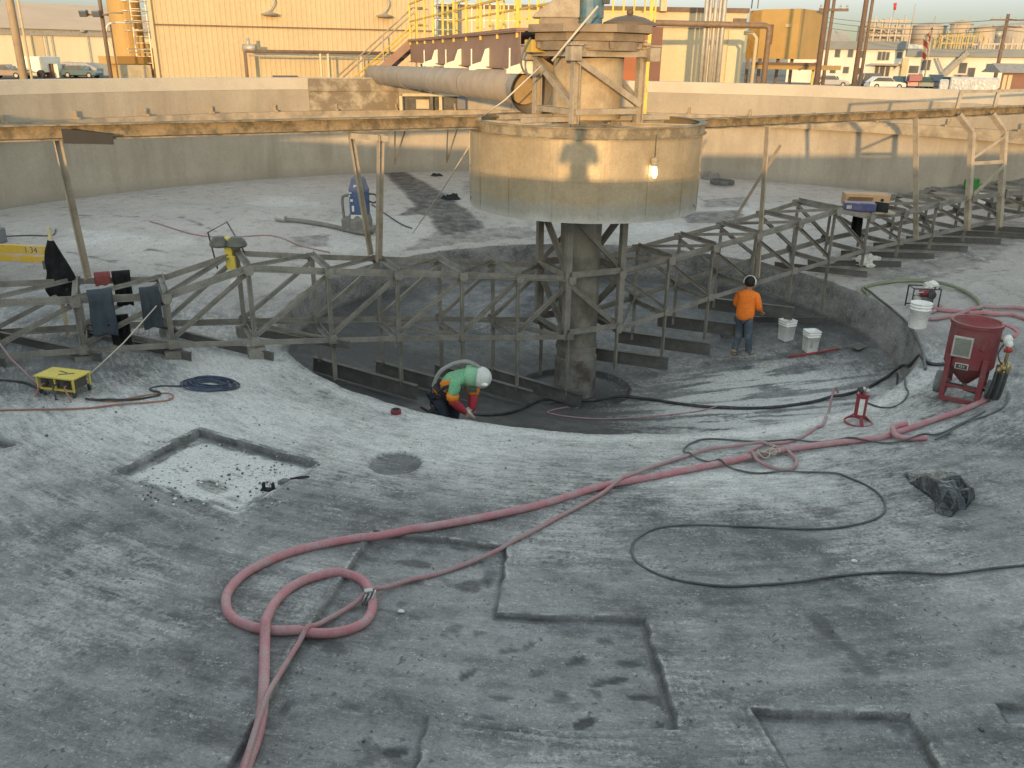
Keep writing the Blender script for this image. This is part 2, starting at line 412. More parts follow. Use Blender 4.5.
# chipped edges of the chiselled slabs: finer strips laid along every outline
sx_, sF_ = [], []
EX, EY, EZ, ED, EK, ET = [], [], [], [], [], []
nbase = NR*NTH
for poly, dep in ((A_, .085), (B_, .052), (C_, .058), (D_, .045), (E_, .06)):
    pts = []
    for i in range(len(poly)):
        a = np.array(poly[i]); c = np.array(poly[(i+1) % len(poly)]); n = max(2, int(np.hypot(*(c-a))/.03))
        for k in range(n): pts.append(a+(c-a)*k/n)
    pts = np.array(pts); nx = np.roll(pts, -2, 0)-np.roll(pts, 2, 0); nx = np.stack([nx[:, 1], -nx[:, 0]], 1); nx /= np.linalg.norm(nx, axis=1)[:, None]+1e-9
    area = np.sum(pts[:, 0]*np.roll(pts[:, 1], -1)-np.roll(pts[:, 0], -1)*pts[:, 1])
    if area < 0: nx = -nx
    chip = (fbm(pts[:, 0]*9, pts[:, 1]*9, 121, 4)-.5)*.07
    st0 = nbase+len(np.concatenate(EX)) if EX else nbase
    prof = [(.085, -.010), (.062, .004), (.014, .003), (.002, -.006), (-.010, -dep+.012), (-.035, -dep+.005), (-.075, -dep-.012)]
    for kk, (o, dz) in enumerate(prof):
        w_ = 1.0 if 1 < kk < 5 else .4
        px_ = pts+nx*(o+chip[:, None]*w_*(.5 if kk > 3 else 1)); x_, y_ = px_[:, 0], px_[:, 1]
        EX.append(x_); EY.append(y_); EZ.append(base_z(x_, y_)+rough(x_, y_)+dz+(chip*.25 if kk in (3, 4) else 0))
        ed = fbm(x_*7, y_*7, 88, 4); isA = poly is A_
        ED.append(np.where(ed > .52, .42, .10)*(1 if kk == 2 else .3)+(.5 if (isA and kk in (0, 1, 2)) else 0)*ed); EK.append(np.full(len(x_), [0, 0, 0, .35, .62, .42, .22][kk])*(.4+1.0*ed)); ET.append(np.zeros(len(x_)))  # step face darkened: its shade is put into the colour
    L = len(pts)
    for kk in range(len(prof)-1):
        i_ = np.arange(L); j_ = (i_+1) % L
        sF_.append(np.stack([st0+kk*L+i_, st0+kk*L+j_, st0+(kk+1)*L+j_, st0+(kk+1)*L+i_], -1))
EX, EY, EZ, ED, EK = [np.concatenate(k) for k in (EX, EY, EZ, ED, EK)]
co = np.stack([X, Y, Z], -1).reshape(-1, 3)
co = np.concatenate([co, np.stack([EX, EY, EZ], -1)]).astype(np.float32); nv = len(co)
i0 = (np.arange(NR-1)[:, None]*NTH+np.arange(NTH)[None]); i1 = (np.arange(NR-1)[:, None]*NTH+(np.arange(NTH)[None]+1) % NTH)
F = np.concatenate([np.stack([i0, i0+NTH, i1+NTH, i1], -1).reshape(-1, 4)]+sF_)
me.vertices.add(nv); me.vertices.foreach_set('co', co.ravel())
me.loops.add(F.size); me.loops.foreach_set('vertex_index', F.ravel().astype(np.int32))
me.polygons.add(len(F)); me.polygons.foreach_set('loop_start', np.arange(0, F.size, 4, dtype=np.int32)); me.polygons.foreach_set('loop_total', np.full(len(F), 4, np.int32))
me.update(calc_edges=True)
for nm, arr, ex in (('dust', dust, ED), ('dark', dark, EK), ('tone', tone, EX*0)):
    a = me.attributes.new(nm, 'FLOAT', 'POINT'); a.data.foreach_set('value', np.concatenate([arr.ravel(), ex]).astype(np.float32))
a = me.attributes.new('polar', 'FLOAT_VECTOR', 'POINT')
a.data.foreach_set('vector', np.concatenate([np.stack([Rr, np.radians(AZ)*8.0, Z*.25], -1).reshape(-1, 3), np.stack([np.hypot(EX, EY), np.arctan2(EY, EX)*8.0, EZ*.25], -1)]).ravel().astype(np.float32))
me.polygons.foreach_set('use_smooth', np.ones(len(F), bool))
t = NT('floor_concrete'); t.set(.78, 0, .3)
p_ = t.pos(); pol = t.attr('polar').outputs['Vector']
du = t.attr('dust').outputs['Fac']; dk = t.attr('dark').outputs['Fac']; tn = t.attr('tone').outputs['Fac']
big = t.noise(p_, .55, 6, .62); medn = t.noise(p_, 3.2, 6, .65); fine = t.noise(p_, 28, 5, .7); grit = t.noise(p_, 110, 2, .6)
mp = t.new('ShaderNodeMapping'); mp.inputs['Scale'].default_value = (16, 3.2, 30); t.link(pol, mp.inputs['Vector'])
streak = t.noise(mp.outputs['Vector'], 1.0, 5, .7)
mp2 = t.new('ShaderNodeMapping'); mp2.inputs['Scale'].default_value = (5.0, 1.0, 12); t.link(pol, mp2.inputs['Vector'])
mp3 = t.new('ShaderNodeMapping'); mp3.inputs['Scale'].default_value = (30, 11, 90); t.link(pol, mp3.inputs['Vector'])
streak2 = t.noise(mp2.outputs['Vector'], 1.0, 5, .6)
mott = t.math('ADD', t.math('ADD', t.math('MULTIPLY', big, .42), t.math('MULTIPLY', medn, .34)), t.math('ADD', t.math('MULTIPLY', streak2, .30), t.math('MULTIPLY', fine, .12)))
base = t.mix(t.ramp(mott, .50, .72), (.115, .12, .121), (.42, .427, .425))
warm = t.mix(t.ramp(big, .3, .7), (.43, .41, .38), (.54, .515, .48))
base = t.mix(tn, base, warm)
base = t.mix(t.ramp(medn, .52, .72, 0, .5), base, (.13, .134, .134))
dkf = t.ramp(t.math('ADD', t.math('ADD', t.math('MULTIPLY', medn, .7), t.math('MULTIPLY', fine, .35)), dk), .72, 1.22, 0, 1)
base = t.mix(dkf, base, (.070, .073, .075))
thr = t.math('ADD', t.math('MULTIPLY', streak, .46), t.math('MULTIPLY', fine, .44))
thr = t.math('ADD', thr, t.math('MULTIPLY', medn, .22))
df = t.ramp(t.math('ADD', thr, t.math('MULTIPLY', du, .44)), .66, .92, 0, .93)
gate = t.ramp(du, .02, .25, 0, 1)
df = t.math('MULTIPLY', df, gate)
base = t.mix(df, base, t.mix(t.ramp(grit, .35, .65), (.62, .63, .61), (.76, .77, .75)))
speck = t.math('MULTIPLY', t.ramp(fine, .57, .66, 0, .85), t.ramp(du, .1, .6, .35, 1))
base = t.mix(speck, base, (.14, .147, .14))
fl1 = t.noise(mp3.outputs['Vector'], 1.0, 6, .78)
base = t.mix(t.math('MULTIPLY', t.ramp(fl1, .56, .66, 0, .42), t.ramp(dk, .3, .7, 1, .2)), base, (.52, .525, .52))
base = t.mix(t.ramp(fl1, .42, .33, 0, .6), base, (.085, .088, .09))
pale = t.ramp(t.noise(p_, 46, 4, .75), .63, .71, 0, .4)
base = t.mix(t.math('MULTIPLY', pale, t.ramp(dk, .25, .6, 1, .12)), base, (.60, .605, .60))
def vor(scale, lo, hi):
    v_ = t.new('ShaderNodeTexVoronoi'); v_.inputs['Scale'].default_value = scale; t.link(wp3, v_.inputs['Vector'])
    s_ = t.new('ShaderNodeSeparateColor'); t.link(v_.outputs['Color'], s_.inputs[0]); return s_.outputs[0], v_.outputs['Distance']
wn = t.new('ShaderNodeTexNoise'); wn.inputs['Scale'].default_value = 30; wn.inputs['Detail'].default_value = 3; t.link(p_, wn.inputs['Vector'])
wv = t.new('ShaderNodeVectorMath'); wv.operation = 'SCALE'; wv.inputs['Scale'].default_value = .05; t.link(wn.outputs['Color'], wv.inputs[0])
wa = t.new('ShaderNodeVectorMath'); wa.operation = 'ADD'; t.link(p_, wa.inputs[0]); t.link(wv.outputs[0], wa.inputs[1]); wp3 = wa.outputs[0]
c1, d1 = vor(36, 0, 1); c2, d2 = vor(85, 0, 1)
g1 = t.ramp(t.math('POWER', c1, 1.0), 0, 1, .93, 1.07); g2 = t.ramp(c2, 0, 1, .88, 1.12)
base = t.mix(1.0, base, t_grey(t, g1), 'MULTIPLY'); base = t.mix(1.0, base, t_grey(t, g2), 'MULTIPLY')
base = t.mix(t.math('MULTIPLY', t.ramp(c1, .93, .95, 0, .7), t.math('MULTIPLY', t.ramp(medn, .46, .60, 0, 1), t.ramp(dk, .2, .6, 1, .1))), base, (.075, .078, .08))
base = t.mix(t.math('MULTIPLY', t.ramp(c2, .92, .95, 0, .65), t.math('MULTIPLY', t.ramp(streak, .46, .62, 0, 1), t.ramp(dk, .2, .55, 1, 0))), base, (.58, .585, .58))
base = t.mix(1.0, base, t_grey(t, t.ramp(grit, .3, .7, .92, 1.08)), 'MULTIPLY')
base = t.mix(1.0, base, (1.03, .998, 1.0), 'MULTIPLY')
t.color(base)
t.link(t.ramp(dk, .3, 1, .8, .5), t.b.inputs['Roughness'])
hgt = t.math('ADD', t.math('MULTIPLY', fine, .6), t.math('ADD', t.math('MULTIPLY', streak, .5), t.math('MULTIPLY', medn, .8)))
t.bump(hgt, .9, .03)
me.materials.append(t.m)
o = bpy.data.objects.new('tank_floor', me); COL.objects.link(o); tag(o, 'grey concrete tank floor with pale blasting dust, chiselled slabs and a round centre pit', 'tank floor', kind='structure')
# real floor height at a pixel hit, incl. the chiselled recesses
REC = [(A_, .085), (B_, .052), (C_, .058)]
def gz(x, y):
    z = fz(x, y)
    for poly, d in REC:
        s = float(poly_sd(np.array([x]), np.array([y]), poly)[0]); z -= d*(1-float(sstep(np.array(s), -.06, .06)))
    return z
def at_rec(u, v):
    q = at(u, v); d = 0.0
    for poly, dd in REC[1:]:
        s = float(poly_sd(np.array([q.x]), np.array([q.y]), poly)[0]); d -= dd*(1-float(sstep(np.array(s), -.4, .3)))
    return at(u, v, d) if d < -.002 else q
def onfloor(u, v, lift=0.0):
    q = at_rec(u, v); return V((q.x, q.y, gz(q.x, q.y)+lift))
# ------------------------------------------------------------------ wall
t = NT('wall_concrete'); t.set(.85, 0, .25); p_ = t.pos(); ps = t.pos((1, 1, .12))
n1 = t.noise(p_, .5, 6, .6); n2 = t.noise(ps, 1.6, 5, .65); n3 = t.noise(p_, 14, 5, .65)
sep = t.new('ShaderNodeSeparateXYZ'); t.link(p_, sep.inputs[0])
c = t.mix(t.ramp(n1, .35, .65), (.35, .305, .245), (.44, .39, .32))
c = t.mix(t.ramp(n2, .48, .75, 0, .5), c, (.20, .172, .135))
low = t.ramp(t.math('ADD', sep.outputs['Z'], t.math('MULTIPLY', n2, .5)), -2.75, -2.2, .65, 0)
c = t.mix(low, c, (.16, .16, .155))
bandz = t.ramp(t.math('ADD', sep.outputs['Z'], t.math('MULTIPLY', n1, .25)), -1.0, -.75, .0, .22)
c = t.mix(bandz, c, (.22, .19, .15))
c = t.mix(1.0, c, t_grey(t, t.ramp(n3, .3, .7, .93, 1.06)), 'MULTIPLY')
t.color(c); t.bump(n1, .25, .04); M_WALL = t.m
M_COPE = mat('coping_concrete', (.50, .455, .38), .85, (.40, .36, .30), .5, .9, bump=.2)
wl = thing('tank_wall', 'round concrete tank wall around the whole floor with pale coping', 'wall', (0, 0, GZ)); wl['kind'] = 'structure'
b = MB(); b.lathe([(RW, -2.95), (RW, 0), (RW+.42, 0), (RW+.42, GZ-.2), (RW+.42, -2.95)], n=240, close=True, smooth=False)
b.build('wall_ring', M_WALL, wl)
b = MB(); b.lathe([(RW+.035, .003), (RW+.035, .345), (RW+.05, .36), (RW+.40, .36), (RW+.40, .003)], n=240, close=True); cop = b.build('coping', M_COPE, wl)
# launder lip with brackets
M_LAUN = mat('launder_steel', (.40, .33, .24), .7, (.17, .15, .12), .8, 2.2, bump=.3, lo=.4, hi=.65)
b = MB(); b.lathe([(RW-.22, -.70), (RW-.22, -.98), (RW-.20, -.98), (RW-.20, -.72), (RW-.004, -.72), (RW-.004, -.66), (RW-.22, -.66)], n=240, close=True)
la = b.build('launder', M_LAUN, wl)
for k in range(48):
    a = R_(k*7.5+2); e = V((math.cos(a), math.sin(a), 0)); tt = V((-e.y, e.x, 0)); b = MB()
    b.prism([(-.03, -.66), (.03, -.66), (.03, -.45), (-.03, -.45)], e*(RW-.005), e*(RW-.12), tt, V((0, 0, 1)))
    b.prism([(-.03, -.66), (.03, -.66), (.03, -.60), (-.03, -.60)], e*(RW-.12), e*(RW-.25), tt, V((0, 0, 1)))
    b.build('launder_bracket', M_LAUN, la)
# ground outside
M_GRD = mat('yard_ground', (.20, .172, .135), .95, (.12, .11, .10), .6, .15, fine=8)
b = MB(); b.lathe([(RW+.3, GZ), (40, GZ), (300, GZ), (5000, GZ)], n=96); tag(b.build('ground', M_GRD), 'bare grey yard ground beyond the tank', 'ground', kind='structure')
M_ASPH = mat('asphalt', (.075, .072, .072), .9, (.05, .05, .05), .5, .3, fine=10)
b = MB(); P = [at_d(-300, 62), at_d(150, 62), at_d(150, 128), at_d(-300, 128)]
b.face([b.bm.verts.new(V((q.x, q.y, GZ+.004))) for q in P]); tag(b.build('parking_lot', M_ASPH), 'dark asphalt lot before the long pale shed', 'parking lot', kind='structure')
b = MB(); P = [at_d(760, 62), at_d(1300, 62), at_d(1300, 138), at_d(760, 138)]
b.face([b.bm.verts.new(V((q.x, q.y, GZ+.004))) for q in P]); tag(b.build('road', M_ASPH), 'dark asphalt road with parked cars before the office block', 'road', kind='structure')
# ------------------------------------------------------------------ steel
M_STEEL = mat('rake_steel', (.235, .222, .20), .65, (.115, .105, .092), .75, 3.0, bump=.25, fine=40, lo=.42, hi=.66)
M_STEELD = mat('dark_steel', (.13, .13, .125), .6, (.07, .068, .064), .8, 3.0, bump=.25, fine=40)
M_TAN = mat('weathered_tan_steel', (.36, .31, .24), .65, (.20, .16, .12), .75, 3.5, bump=.2, lo=.45, hi=.68)
M_BEAM = mat('crusted_beam', (.255, .205, .14), .85, (.10, .085, .06), .9, 5.0, bump=.6, fine=26, lo=.42, hi=.6)
M_BLADE = mat('blade_steel', (.085, .083, .08), .55, (.15, .148, .14), .6, 4.0, bump=.2)
TH = R_(30); AX = V((math.cos(TH), math.sin(TH), 0)); NX = V((-math.sin(TH), math.cos(TH), 0)); HW = .575
def P3(s, off, z): return AX*s+NX*off+V((0, 0, z))
SL = [.5, 1.53, 2.58, 3.71, 4.83, 6.02, 7.2, 8.38, 9.55, 10.7, 11.9, 13.0]
TL = [-2.60, -2.47, -2.335, -2.205, -2.075, -1.92, -2.23, -2.155, -2.09, -2.02, -1.96, -1.9]
BL = [-3.68, -3.56, -3.43, -3.30, -3.19, -3.07, -2.965, -2.89, -2.83, -2.78, -2.74, -2.70]
SR = [.55, 1.62, 2.62, 3.65, 4.68, 5.65, 6.62, 7.6, 8.6, 9.65, 10.75, 11.9, 13.0]
TR_ = [-2.59, -2.43, -2.27, -2.12, -1.945, -1.76, -1.95, -1.93, -1.80, -1.70, -1.68, -1.66, -1.62]
BR = [-3.64, -3.46, -3.27, -3.10, -2.93, -2.79, -2.64, -2.55, -2.45, -2.36, -2.25, -2.18, -2.12]
def rake_arm(sign, S, T, Bt, label):
    root = thing('rake_arm', label, 'rake arm', P3(sign*6, 0, fz(*(P3(sign*6, 0, 0).xy))), 'rake arms')
    fr, rr = (-HW, HW)
    for off in (fr, rr):
        fl_ = 1 if off == fr else -1
        b = MB()
        for i in range(len(S)-1): b.angle(P3(sign*S[i], off, T[i]), P3(sign*S[i+1], off, T[i+1]), .090, .013, flip=-fl_*sign)
        b.build('top_chord', M_STEEL, root)
        b = MB()
        for i in range(len(S)-1): b.angle(P3(sign*S[i], off, Bt[i]), P3(sign*S[i+1], off, Bt[i+1]), .085, .013, flip=fl_*sign)
        b.build('bottom_chord', M_STEEL, root)
    for i, s in enumerate(S):
        s = s*sign
        for off in (fr, rr):
            o2 = off*.985
            gpt = P3(s, off, 0); fl = fz(gpt.x, gpt.y)
            foot = fl+.26
            if sign > 0 and i < 5: foot = max(foot, (-4.45, -4.33, -4.12, -3.86, -3.56)[i])
            b = MB(); b.angle(P3(s, o2, T[i]+.05), P3(s, o2, Bt[i]-.05), .074, .012, up=NX*(-1 if off < 0 else 1)); b.build('post', M_STEEL, root)
            if foot < Bt[i]-.12:
                b = MB(); b.angle(P3(s+.012, o2, Bt[i]-.055), P3(s+.012, o2, foot-.02), .075, .012, up=NX*(-1 if off < 0 else 1)); b.build('rake_leg', M_STEEL, root)
            elif i > 4:
                b = MB(); h = max(Bt[i]-.07-fl, .06); b.box(P3(s, off*1.02, fl+h/2-.012), (.26, .17, h), TH); b.build('support_block', M_STEEL, root)
        for off in (fr, rr):
            for z_ in (T[i], Bt[i]):
                b = MB(); o3 = off*1.118 if abs(off) > .01 else off; w2 = .07; q_ = P3(s, o3, z_)
                b.prism([(-w2, -.05), (w2, -.05), (w2, .05), (.045, .095), (-.045, .095), (-w2, .05)] if z_ == Bt[i] else [(-w2, .05), (-w2, -.05), (-.045, -.095), (.045, -.095), (w2, -.05), (w2, .05)], q_-NX*.005, q_+NX*.005, AX, V((0, 0, 1))); b.build('gusset', M_STEEL, root)
        b = MB(); b.angle(P3(s, fr, T[i]+.056), P3(s, rr, T[i]+.056), .08, .012); b.build('cross_tie', M_STEEL, root)
        b = MB(); b.angle(P3(s, fr, Bt[i]-.056), P3(s, rr, Bt[i]-.056), .08, .012); b.build('cross_tie', M_STEEL, root)
        if i < len(S)-1:
            s2 = S[i+1]*sign
            for off in (fr, rr):
                k = .93*off
                # diagonal rises towards the node nearer the column on the left arm, away from it on the right
                if sign < 0: p, q = P3(s2, k, Bt[i+1]+.07), P3(s, k, T[i]-.07)
                else: p, q = P3(s2, k, Bt[i+1]+.07), P3(s, k, T[i]-.07)
                b = MB(); b.angle(p, q, .064, .011, up=NX*(-1 if off < 0 else 1)); b.build('diagonal', M_STEEL, root)
            b = MB(); p, q = (P3(s, rr, T[i]+.03), P3(s2, fr, T[i+1]+.03)); b.angle(p, q, .058, .010); b.build('lacing_bar', M_STEEL, root)
            if i % 2 == 0:
                b = MB(); b.angle(P3(s, fr, Bt[i]-.02), P3(s2, rr, Bt[i+1]-.02), .075, .012); b.build('lacing_bar', M_STEEL, root)
    # scraper blades, set at a slant under every pair of legs
    for i in range(len(S)-1):
        a_, c_ = (rr, fr) if sign < 0 else (fr, rr)
        p = P3(sign*S[i+1], a_, 0); q = P3(sign*S[i], c_, 0); d = (q-p).normalized()
        p = p-d*.12; q = q+d*.30
        zp, zq = fz(p.x, p.y), fz(q.x, q.y)
        p.z = zp+.15; q.z = zq+.15
        if sign > 0 and i < 4: zp = max(zp, (-4.59, -4.38, -4.12, -3.82)[i]); zq = max(zq, (-4.71, -4.59, -4.38, -4.12)[i]); p.z = q.z = (zp+zq)/2+.15
        elif abs(zp-zq) > .55: q.z = p.z = max(zp, zq)+.15
        hb = .13 if i < 4 else .06; dz_ = V((0, 0, 0 if i < 4 else -.08))
        b = MB(); b.bar(p+dz_, q+dz_, .016, hb*2); b.bar(p+dz_+V((0, 0, hb+.005)), q+dz_+V((0, 0, hb+.005)), .09 if i < 4 else .05, .014); b.build('rake_blade', M_BLADE, root)
    return root
rake_arm(-1, SL, TL, BL, 'long grey lattice rake arm with clothes hung over it')
rake_arm(1, SR, TR_, BR, 'long grey lattice rake arm carrying a cardboard box')
# ------------------------------------------------------------------ centre column
M_COL = mat('column_concrete', (.25, .235, .205), .75, (.10, .09, .08), .9, 1.8, bump=.25, lo=.45, hi=.68)
M_COLB = mat('column_base_steel', (.22, .21, .195), .6, (.085, .06, .05), .9, 2.4, bump=.3)
ct = thing('centre_column', 'round stained column standing in the middle of the pit', 'column', (0, 0, -5.06))
b = MB(); b.lathe([(.0, -5.07), (.40, -5.07), (.40, -4.28), (0, -4.28)], n=40, smooth=False); b.build('base_sleeve', M_COLB, ct, .008)
b = MB(); b.lathe([(.0, -4.30), (.375, -4.30), (.375, .12), (0, .12)], n=40); b.build('shaft', M_COL, ct)
b = MB(); b.lathe([(.376, -4.12), (.40, -4.12), (.40, -4.04), (.376, -4.04)], n=40, close=True); b.build('collar', M_COLB, ct)
# cage round the column that turns the rakes
cg = thing('drive_cage', 'square lattice cage round the column under the round feedwell', 'drive cage', (0, 0, -3.7))
cs = [(.56, -.56), (.56, .56), (-.56, .56), (-.56, -.56)]
def PC(i, z): s_, o_ = cs[i % 4]; return P3(s_, o_, z)
for i in range(4):
    b = MB(); b.channel(PC(i, -1.36), PC(i, -3.74), .11, .11, .016, up=AX); b.build('cage_post', M_STEEL, cg)
    for z0, z1 in ((-1.45, -2.52), (-2.68, -3.62)):
        b = MB(); b.angle(PC(i, z0)*.999+V((0, 0, 0)), PC(i+1, z1), .09, .013, up=(PC(i, 0)+PC(i+1, 0))); b.build('cage_brace', M_STEEL, cg)
    for z in (-2.6, -3.66):
        b = MB(); b.angle(PC(i, z+.07), PC(i+1, z+.07), .11, .014); b.build('cage_rail', M_STEEL, cg)
# ------------------------------------------------------------------ feedwell
t = NT('feedwell_steel'); t.set(.42, .25, .5); p_ = t.pos(); ps = t.pos((1, 1, .15)); sep = t.new('ShaderNodeSeparateXYZ'); t.link(p_, sep.inputs[0])
n1 = t.noise(p_, 1.3, 6, .65); n2 = t.noise(ps, 5, 5, .7); n3 = t.noise(p_, 25, 4, .6)
c = t.mix(t.ramp(n1, .35, .65), (.44, .355, .24), (.32, .255, .165))
c = t.mix(t.ramp(n2, .55, .75, 0, .6), c, (.24, .20, .15))
tide = t.ramp(t.math('ADD', sep.outputs['Z'], t.math('MULTIPLY', n1, .45)), -.95, -.80, .8, 0)
c = t.mix(tide, c, (.33, .325, .30))
foot = t.ramp(t.math('ADD', sep.outputs['Z'], t.math('MULTIPLY', n1, .5)), -1.12, -.98, .75, 0)
c = t.mix(foot, c, (.52, .51, .49))
c = t.mix(1.0, c, t_grey(t, t.ramp(n3, .3, .7, .9, 1.1)), 'MULTIPLY')
t.color(c); t.bump(n1, .3, .03); M_FW = t.m
M_BAND = mat('crusted_band', (.29, .24, .165), .8, (.13, .11, .078), .75, 4.5, bump=.6, fine=25, lo=.40, hi=.58)
fw = thing('feedwell', 'big round tan steel feedwell drum hung round the column', 'feedwell', (0, 0, -1.4))
RF = 2.03
b = MB(); b.lathe([(RF, .06), (RF, -1.38), (RF-.012, -1.38), (RF-.012, .06)], n=96, close=True, smooth=False); b.build('shell', M_FW, fw)
b = MB(); b.lathe([(RF+.003, -.10), (RF+.05, -.10), (RF+.05, -.085), (RF+.012, -.08), (RF+.012, .06), (RF+.05, .065), (RF+.05, .08), (RF-.08, .08), (RF-.08, .065), (RF+.003, .06)], n=96, close=True); b.build('rim_band', M_BAND, fw)
b = MB(); b.lathe([(RF-.015, -1.36), (RF-.5, -1.42), (.7, -1.42), (.7, -1.40), (RF-.5, -1.395), (RF-.015, -1.335)], n=72, close=True); b.build('bottom_plate', M_FW, fw)
for k in range(16):
    a = R_(k*22.5+8); e = V((math.cos(a), math.sin(a), 0)); b = MB(); b.bar(e*(RF+.005)+V((0, 0, -.10)), e*(RF+.005)+V((0, 0, -1.37)), .045, .006, up=e); b.build('seam_strip', M_FW, fw)
b = MB(); b.lathe([(RF+.002, -.74), (RF+.014, -.74), (RF+.014, -.70), (RF+.002, -.70)], n=96, close=True); b.build('hoop', M_FW, fw)
for a in (-168, -120, -60, -12, 40, 90, 140):
    e = V((math.cos(R_(a)), math.sin(R_(a)), 0)); b = MB(); b.channel(e*(RF-.1)+V((0, 0, -.02)), e*.62+V((0, 0, -.02)), .10, .14); b.build('radial_strut', M_TAN, fw)
for a in (-173, -14):
    e = V((math.cos(R_(a)), math.sin(R_(a)), 0)); b = MB()
    b.prism([(-.02, 0), (.30, 0), (.0, -.16), (-.02, -.16)], e*(RF-.06)+V((0, 0, -1.23)), e*(RF+.0)+V((0, 0, -1.23)), V((-e.y, e.x, 0))*(1 if a < -90 else -1), V((0, 0, 1))); b.build('hanger_bracket', M_TAN, fw)
# clamp block and hanging metal piece on the front, its sun glint added as a glow
e = V((math.cos(R_(-58)), math.sin(R_(-58)), 0))
lp = at_y(650, 170, -RF+.33); d_ = V((lp.x, lp.y, 0)).normalized(); lp = d_*(RF+.07); lz = -.52
lt = thing('hanging_glint_piece', 'small shiny metal piece hanging by a cord on the feedwell drum, its sun glint added as a glow', 'metal piece', (lp.x, lp.y, lz))
b = MB(); b.tube([V((lp.x, lp.y, -.02)), V((lp.x, lp.y, lz+.16))], .008, 6); b.build('cord', flat('glint_cord', (.10, .08, .06)), lt)
b = MB(); b.sphere((lp.x, lp.y, lz+.12), .065, 12, (1, 1, .8)); b.tube([V((lp.x, lp.y, lz+.1)), V((lp.x, lp.y, lz+.03))], [.06, .045], 10); b.build('glint_cap', M_TAN, lt)
t = NT('glint_glow'); t.b.inputs['Base Color'].default_value = (1, .9, .7, 1); t.b.inputs['Emission Color'].default_value = (1, .86, .55, 1); t.b.inputs['Emission Strength'].default_value = 1.2  # glow stands in for a sun glint on metal
b = MB(); b.tube([V((lp.x, lp.y, lz+.03)), V((lp.x, lp.y, lz-.02)), V((lp.x+.012, lp.y, lz-.11)), V((lp.x+.016, lp.y, lz-.15))], [.03, .045, .042, .02], 10); b.build('glint_tip', t.m, lt)
def small_box(name, label, cat, c, size, m, rz=0): return tag(MB().box(c, size, rz).build(name, m, None, .01), label, cat)
e = V((math.cos(R_(-176)), math.sin(R_(-176)), 0))
q = at_y(486, 125, -.6)
M_GREYBOX = flat('grey_blue_box', (.16, .17, .19), .5)
jb = thing('junction_box', 'small dark junction box at the end of the beam on the feedwell rim', 'junction box', (q.x-.05, q.y-.3, -.12))
b = MB(); b.box((q.x-.05, q.y-.3, -.05), (.13, .10, .17)); b.build('box', M_GREYBOX, jb, .01); b = MB(); b.box((q.x-.07, q.y-.3, .08), (.06, .05, .12)); b.build('bracket', M_GREYBOX, jb)
# ------------------------------------------------------------------ radial beams with hangers
def hanger(root, top, foot, w=.10, m=None, up=None, nm='hanger_post'):
    b = MB(); b.angle(top, foot, w, .016, up=up or AX, flip=-1); b.build(nm, m or M_TAN, root)
bl = thing('radial_beam', 'crusted radial beam on the side with the single leaning hanger post and the blue pump', 'beam', P3(-7.5, 0, .02), 'radial beams')
b = MB(); b.channel(P3(-2.02, 0, .07), P3(-RW+.02, 0, .0), .20, .21, .02, flip=1); b.build('beam', M_BEAM, bl)
hanger(bl, P3(-8.27, -.05, -.06), P3(-8.2, .40, -2.1), .10)
b = MB(); b.bar(P3(-4.22, .0, -.10), P3(-3.62, -.0, -.16), .10, .09); b.build('hanger_head', M_TAN, bl)
hanger(bl, P3(-4.18, .05, -.06), P3(-3.80, HW, -2.15), .10); hanger(bl, P3(-3.72, -.05, -.10), P3(-3.74, .30, -2.2), .12)
for u, v in ((398, 146), (449, 143)):
    b = MB(); s_ = (at_y(u, 119, -2.0)-V((0, 0, 0))).dot(AX); s_ = {398: -3.42, 449: -2.52}[u]
    b.tube([P3(s_-.03, .1, -.04), P3(s_-.06, .1, -.55)], .012, 6); b.tube([P3(s_+.14, .1, -.04), P3(s_-.06, .1, -.58)], .014, 6); b.build('hook_rod', M_STEELD, bl)
b = MB(); p = P3(-8.25, -.12, .0); b.prism([(0, -.10), (.62, -.13), (.62, .0), (.05, .09), (0, .09)], P3(-8.2, -.125, 0), P3(-8.2, -.165, 0), AX, V((0, 0, 1))); b.build('shadow_plate', flat('beam_shadow_black', (.03, .03, .03), .7), bl)  # dark plate added in place of the brown-black shadow on the beam
br_ = thing('radial_beam', 'crusted radial beam on the side of the braced portal frame and the cardboard box', 'beam', P3(8, 0, .0), 'radial beams')
b = MB(); b.channel(P3(2.02, 0, -.05), P3(RW-.02, 0, .17), .20, .19, .02, flip=-1); b.build('beam', M_BEAM, br_)
hanger(br_, P3(4.02, -.12, -.12), P3(3.86, -HW+.05, -3.0), .11); hanger(br_, P3(4.55, .06, -.5), P3(3.98, HW-.05, -2.0), .07)
hanger(br_, P3(8.02, -.12, -.02), P3(8.05, -HW-.09, -2.5), .13)
for s_ in (9.55, 10.62):
    b = MB(); z0 = -.02
    q = [P3(s_-.28, -.12, .03), P3(s_, -.32, -.33), P3(s_+.03, -HW-.09, -2.42)]
    for i in range(2): b.channel(q[i], q[i+1], .115, .10, .014, up=AX)
    b.build('portal_leg', M_TAN, br_)
b = MB(); b.angle(P3(9.6, -.42, -.98), P3(10.66, -.42, -.98), .08, .014); b.build('portal_rail', M_TAN, br_)
b = MB(); b.angle(P3(9.62, -.40, -.86), P3(10.6, -.36, -.42), .07, .014); b.angle(P3(9.6, -.52, -1.72), P3(10.62, -.45, -1.05), .09, .014); b.build('portal_brace', M_TAN, br_)
for s_ in (9.3, 10.5, 11.6):
    b = MB(); b.bar(P3(s_, -.02, .15), P3(s_+.04, -.02, .52), .07, .07); b.build('rail_post', M_TAN, br_)
b = MB(); b.bar(P3(9.3, -.02, .50), P3(14.5, -.02, .56), .07, .06); b.build('hand_rail', M_TAN, br_)
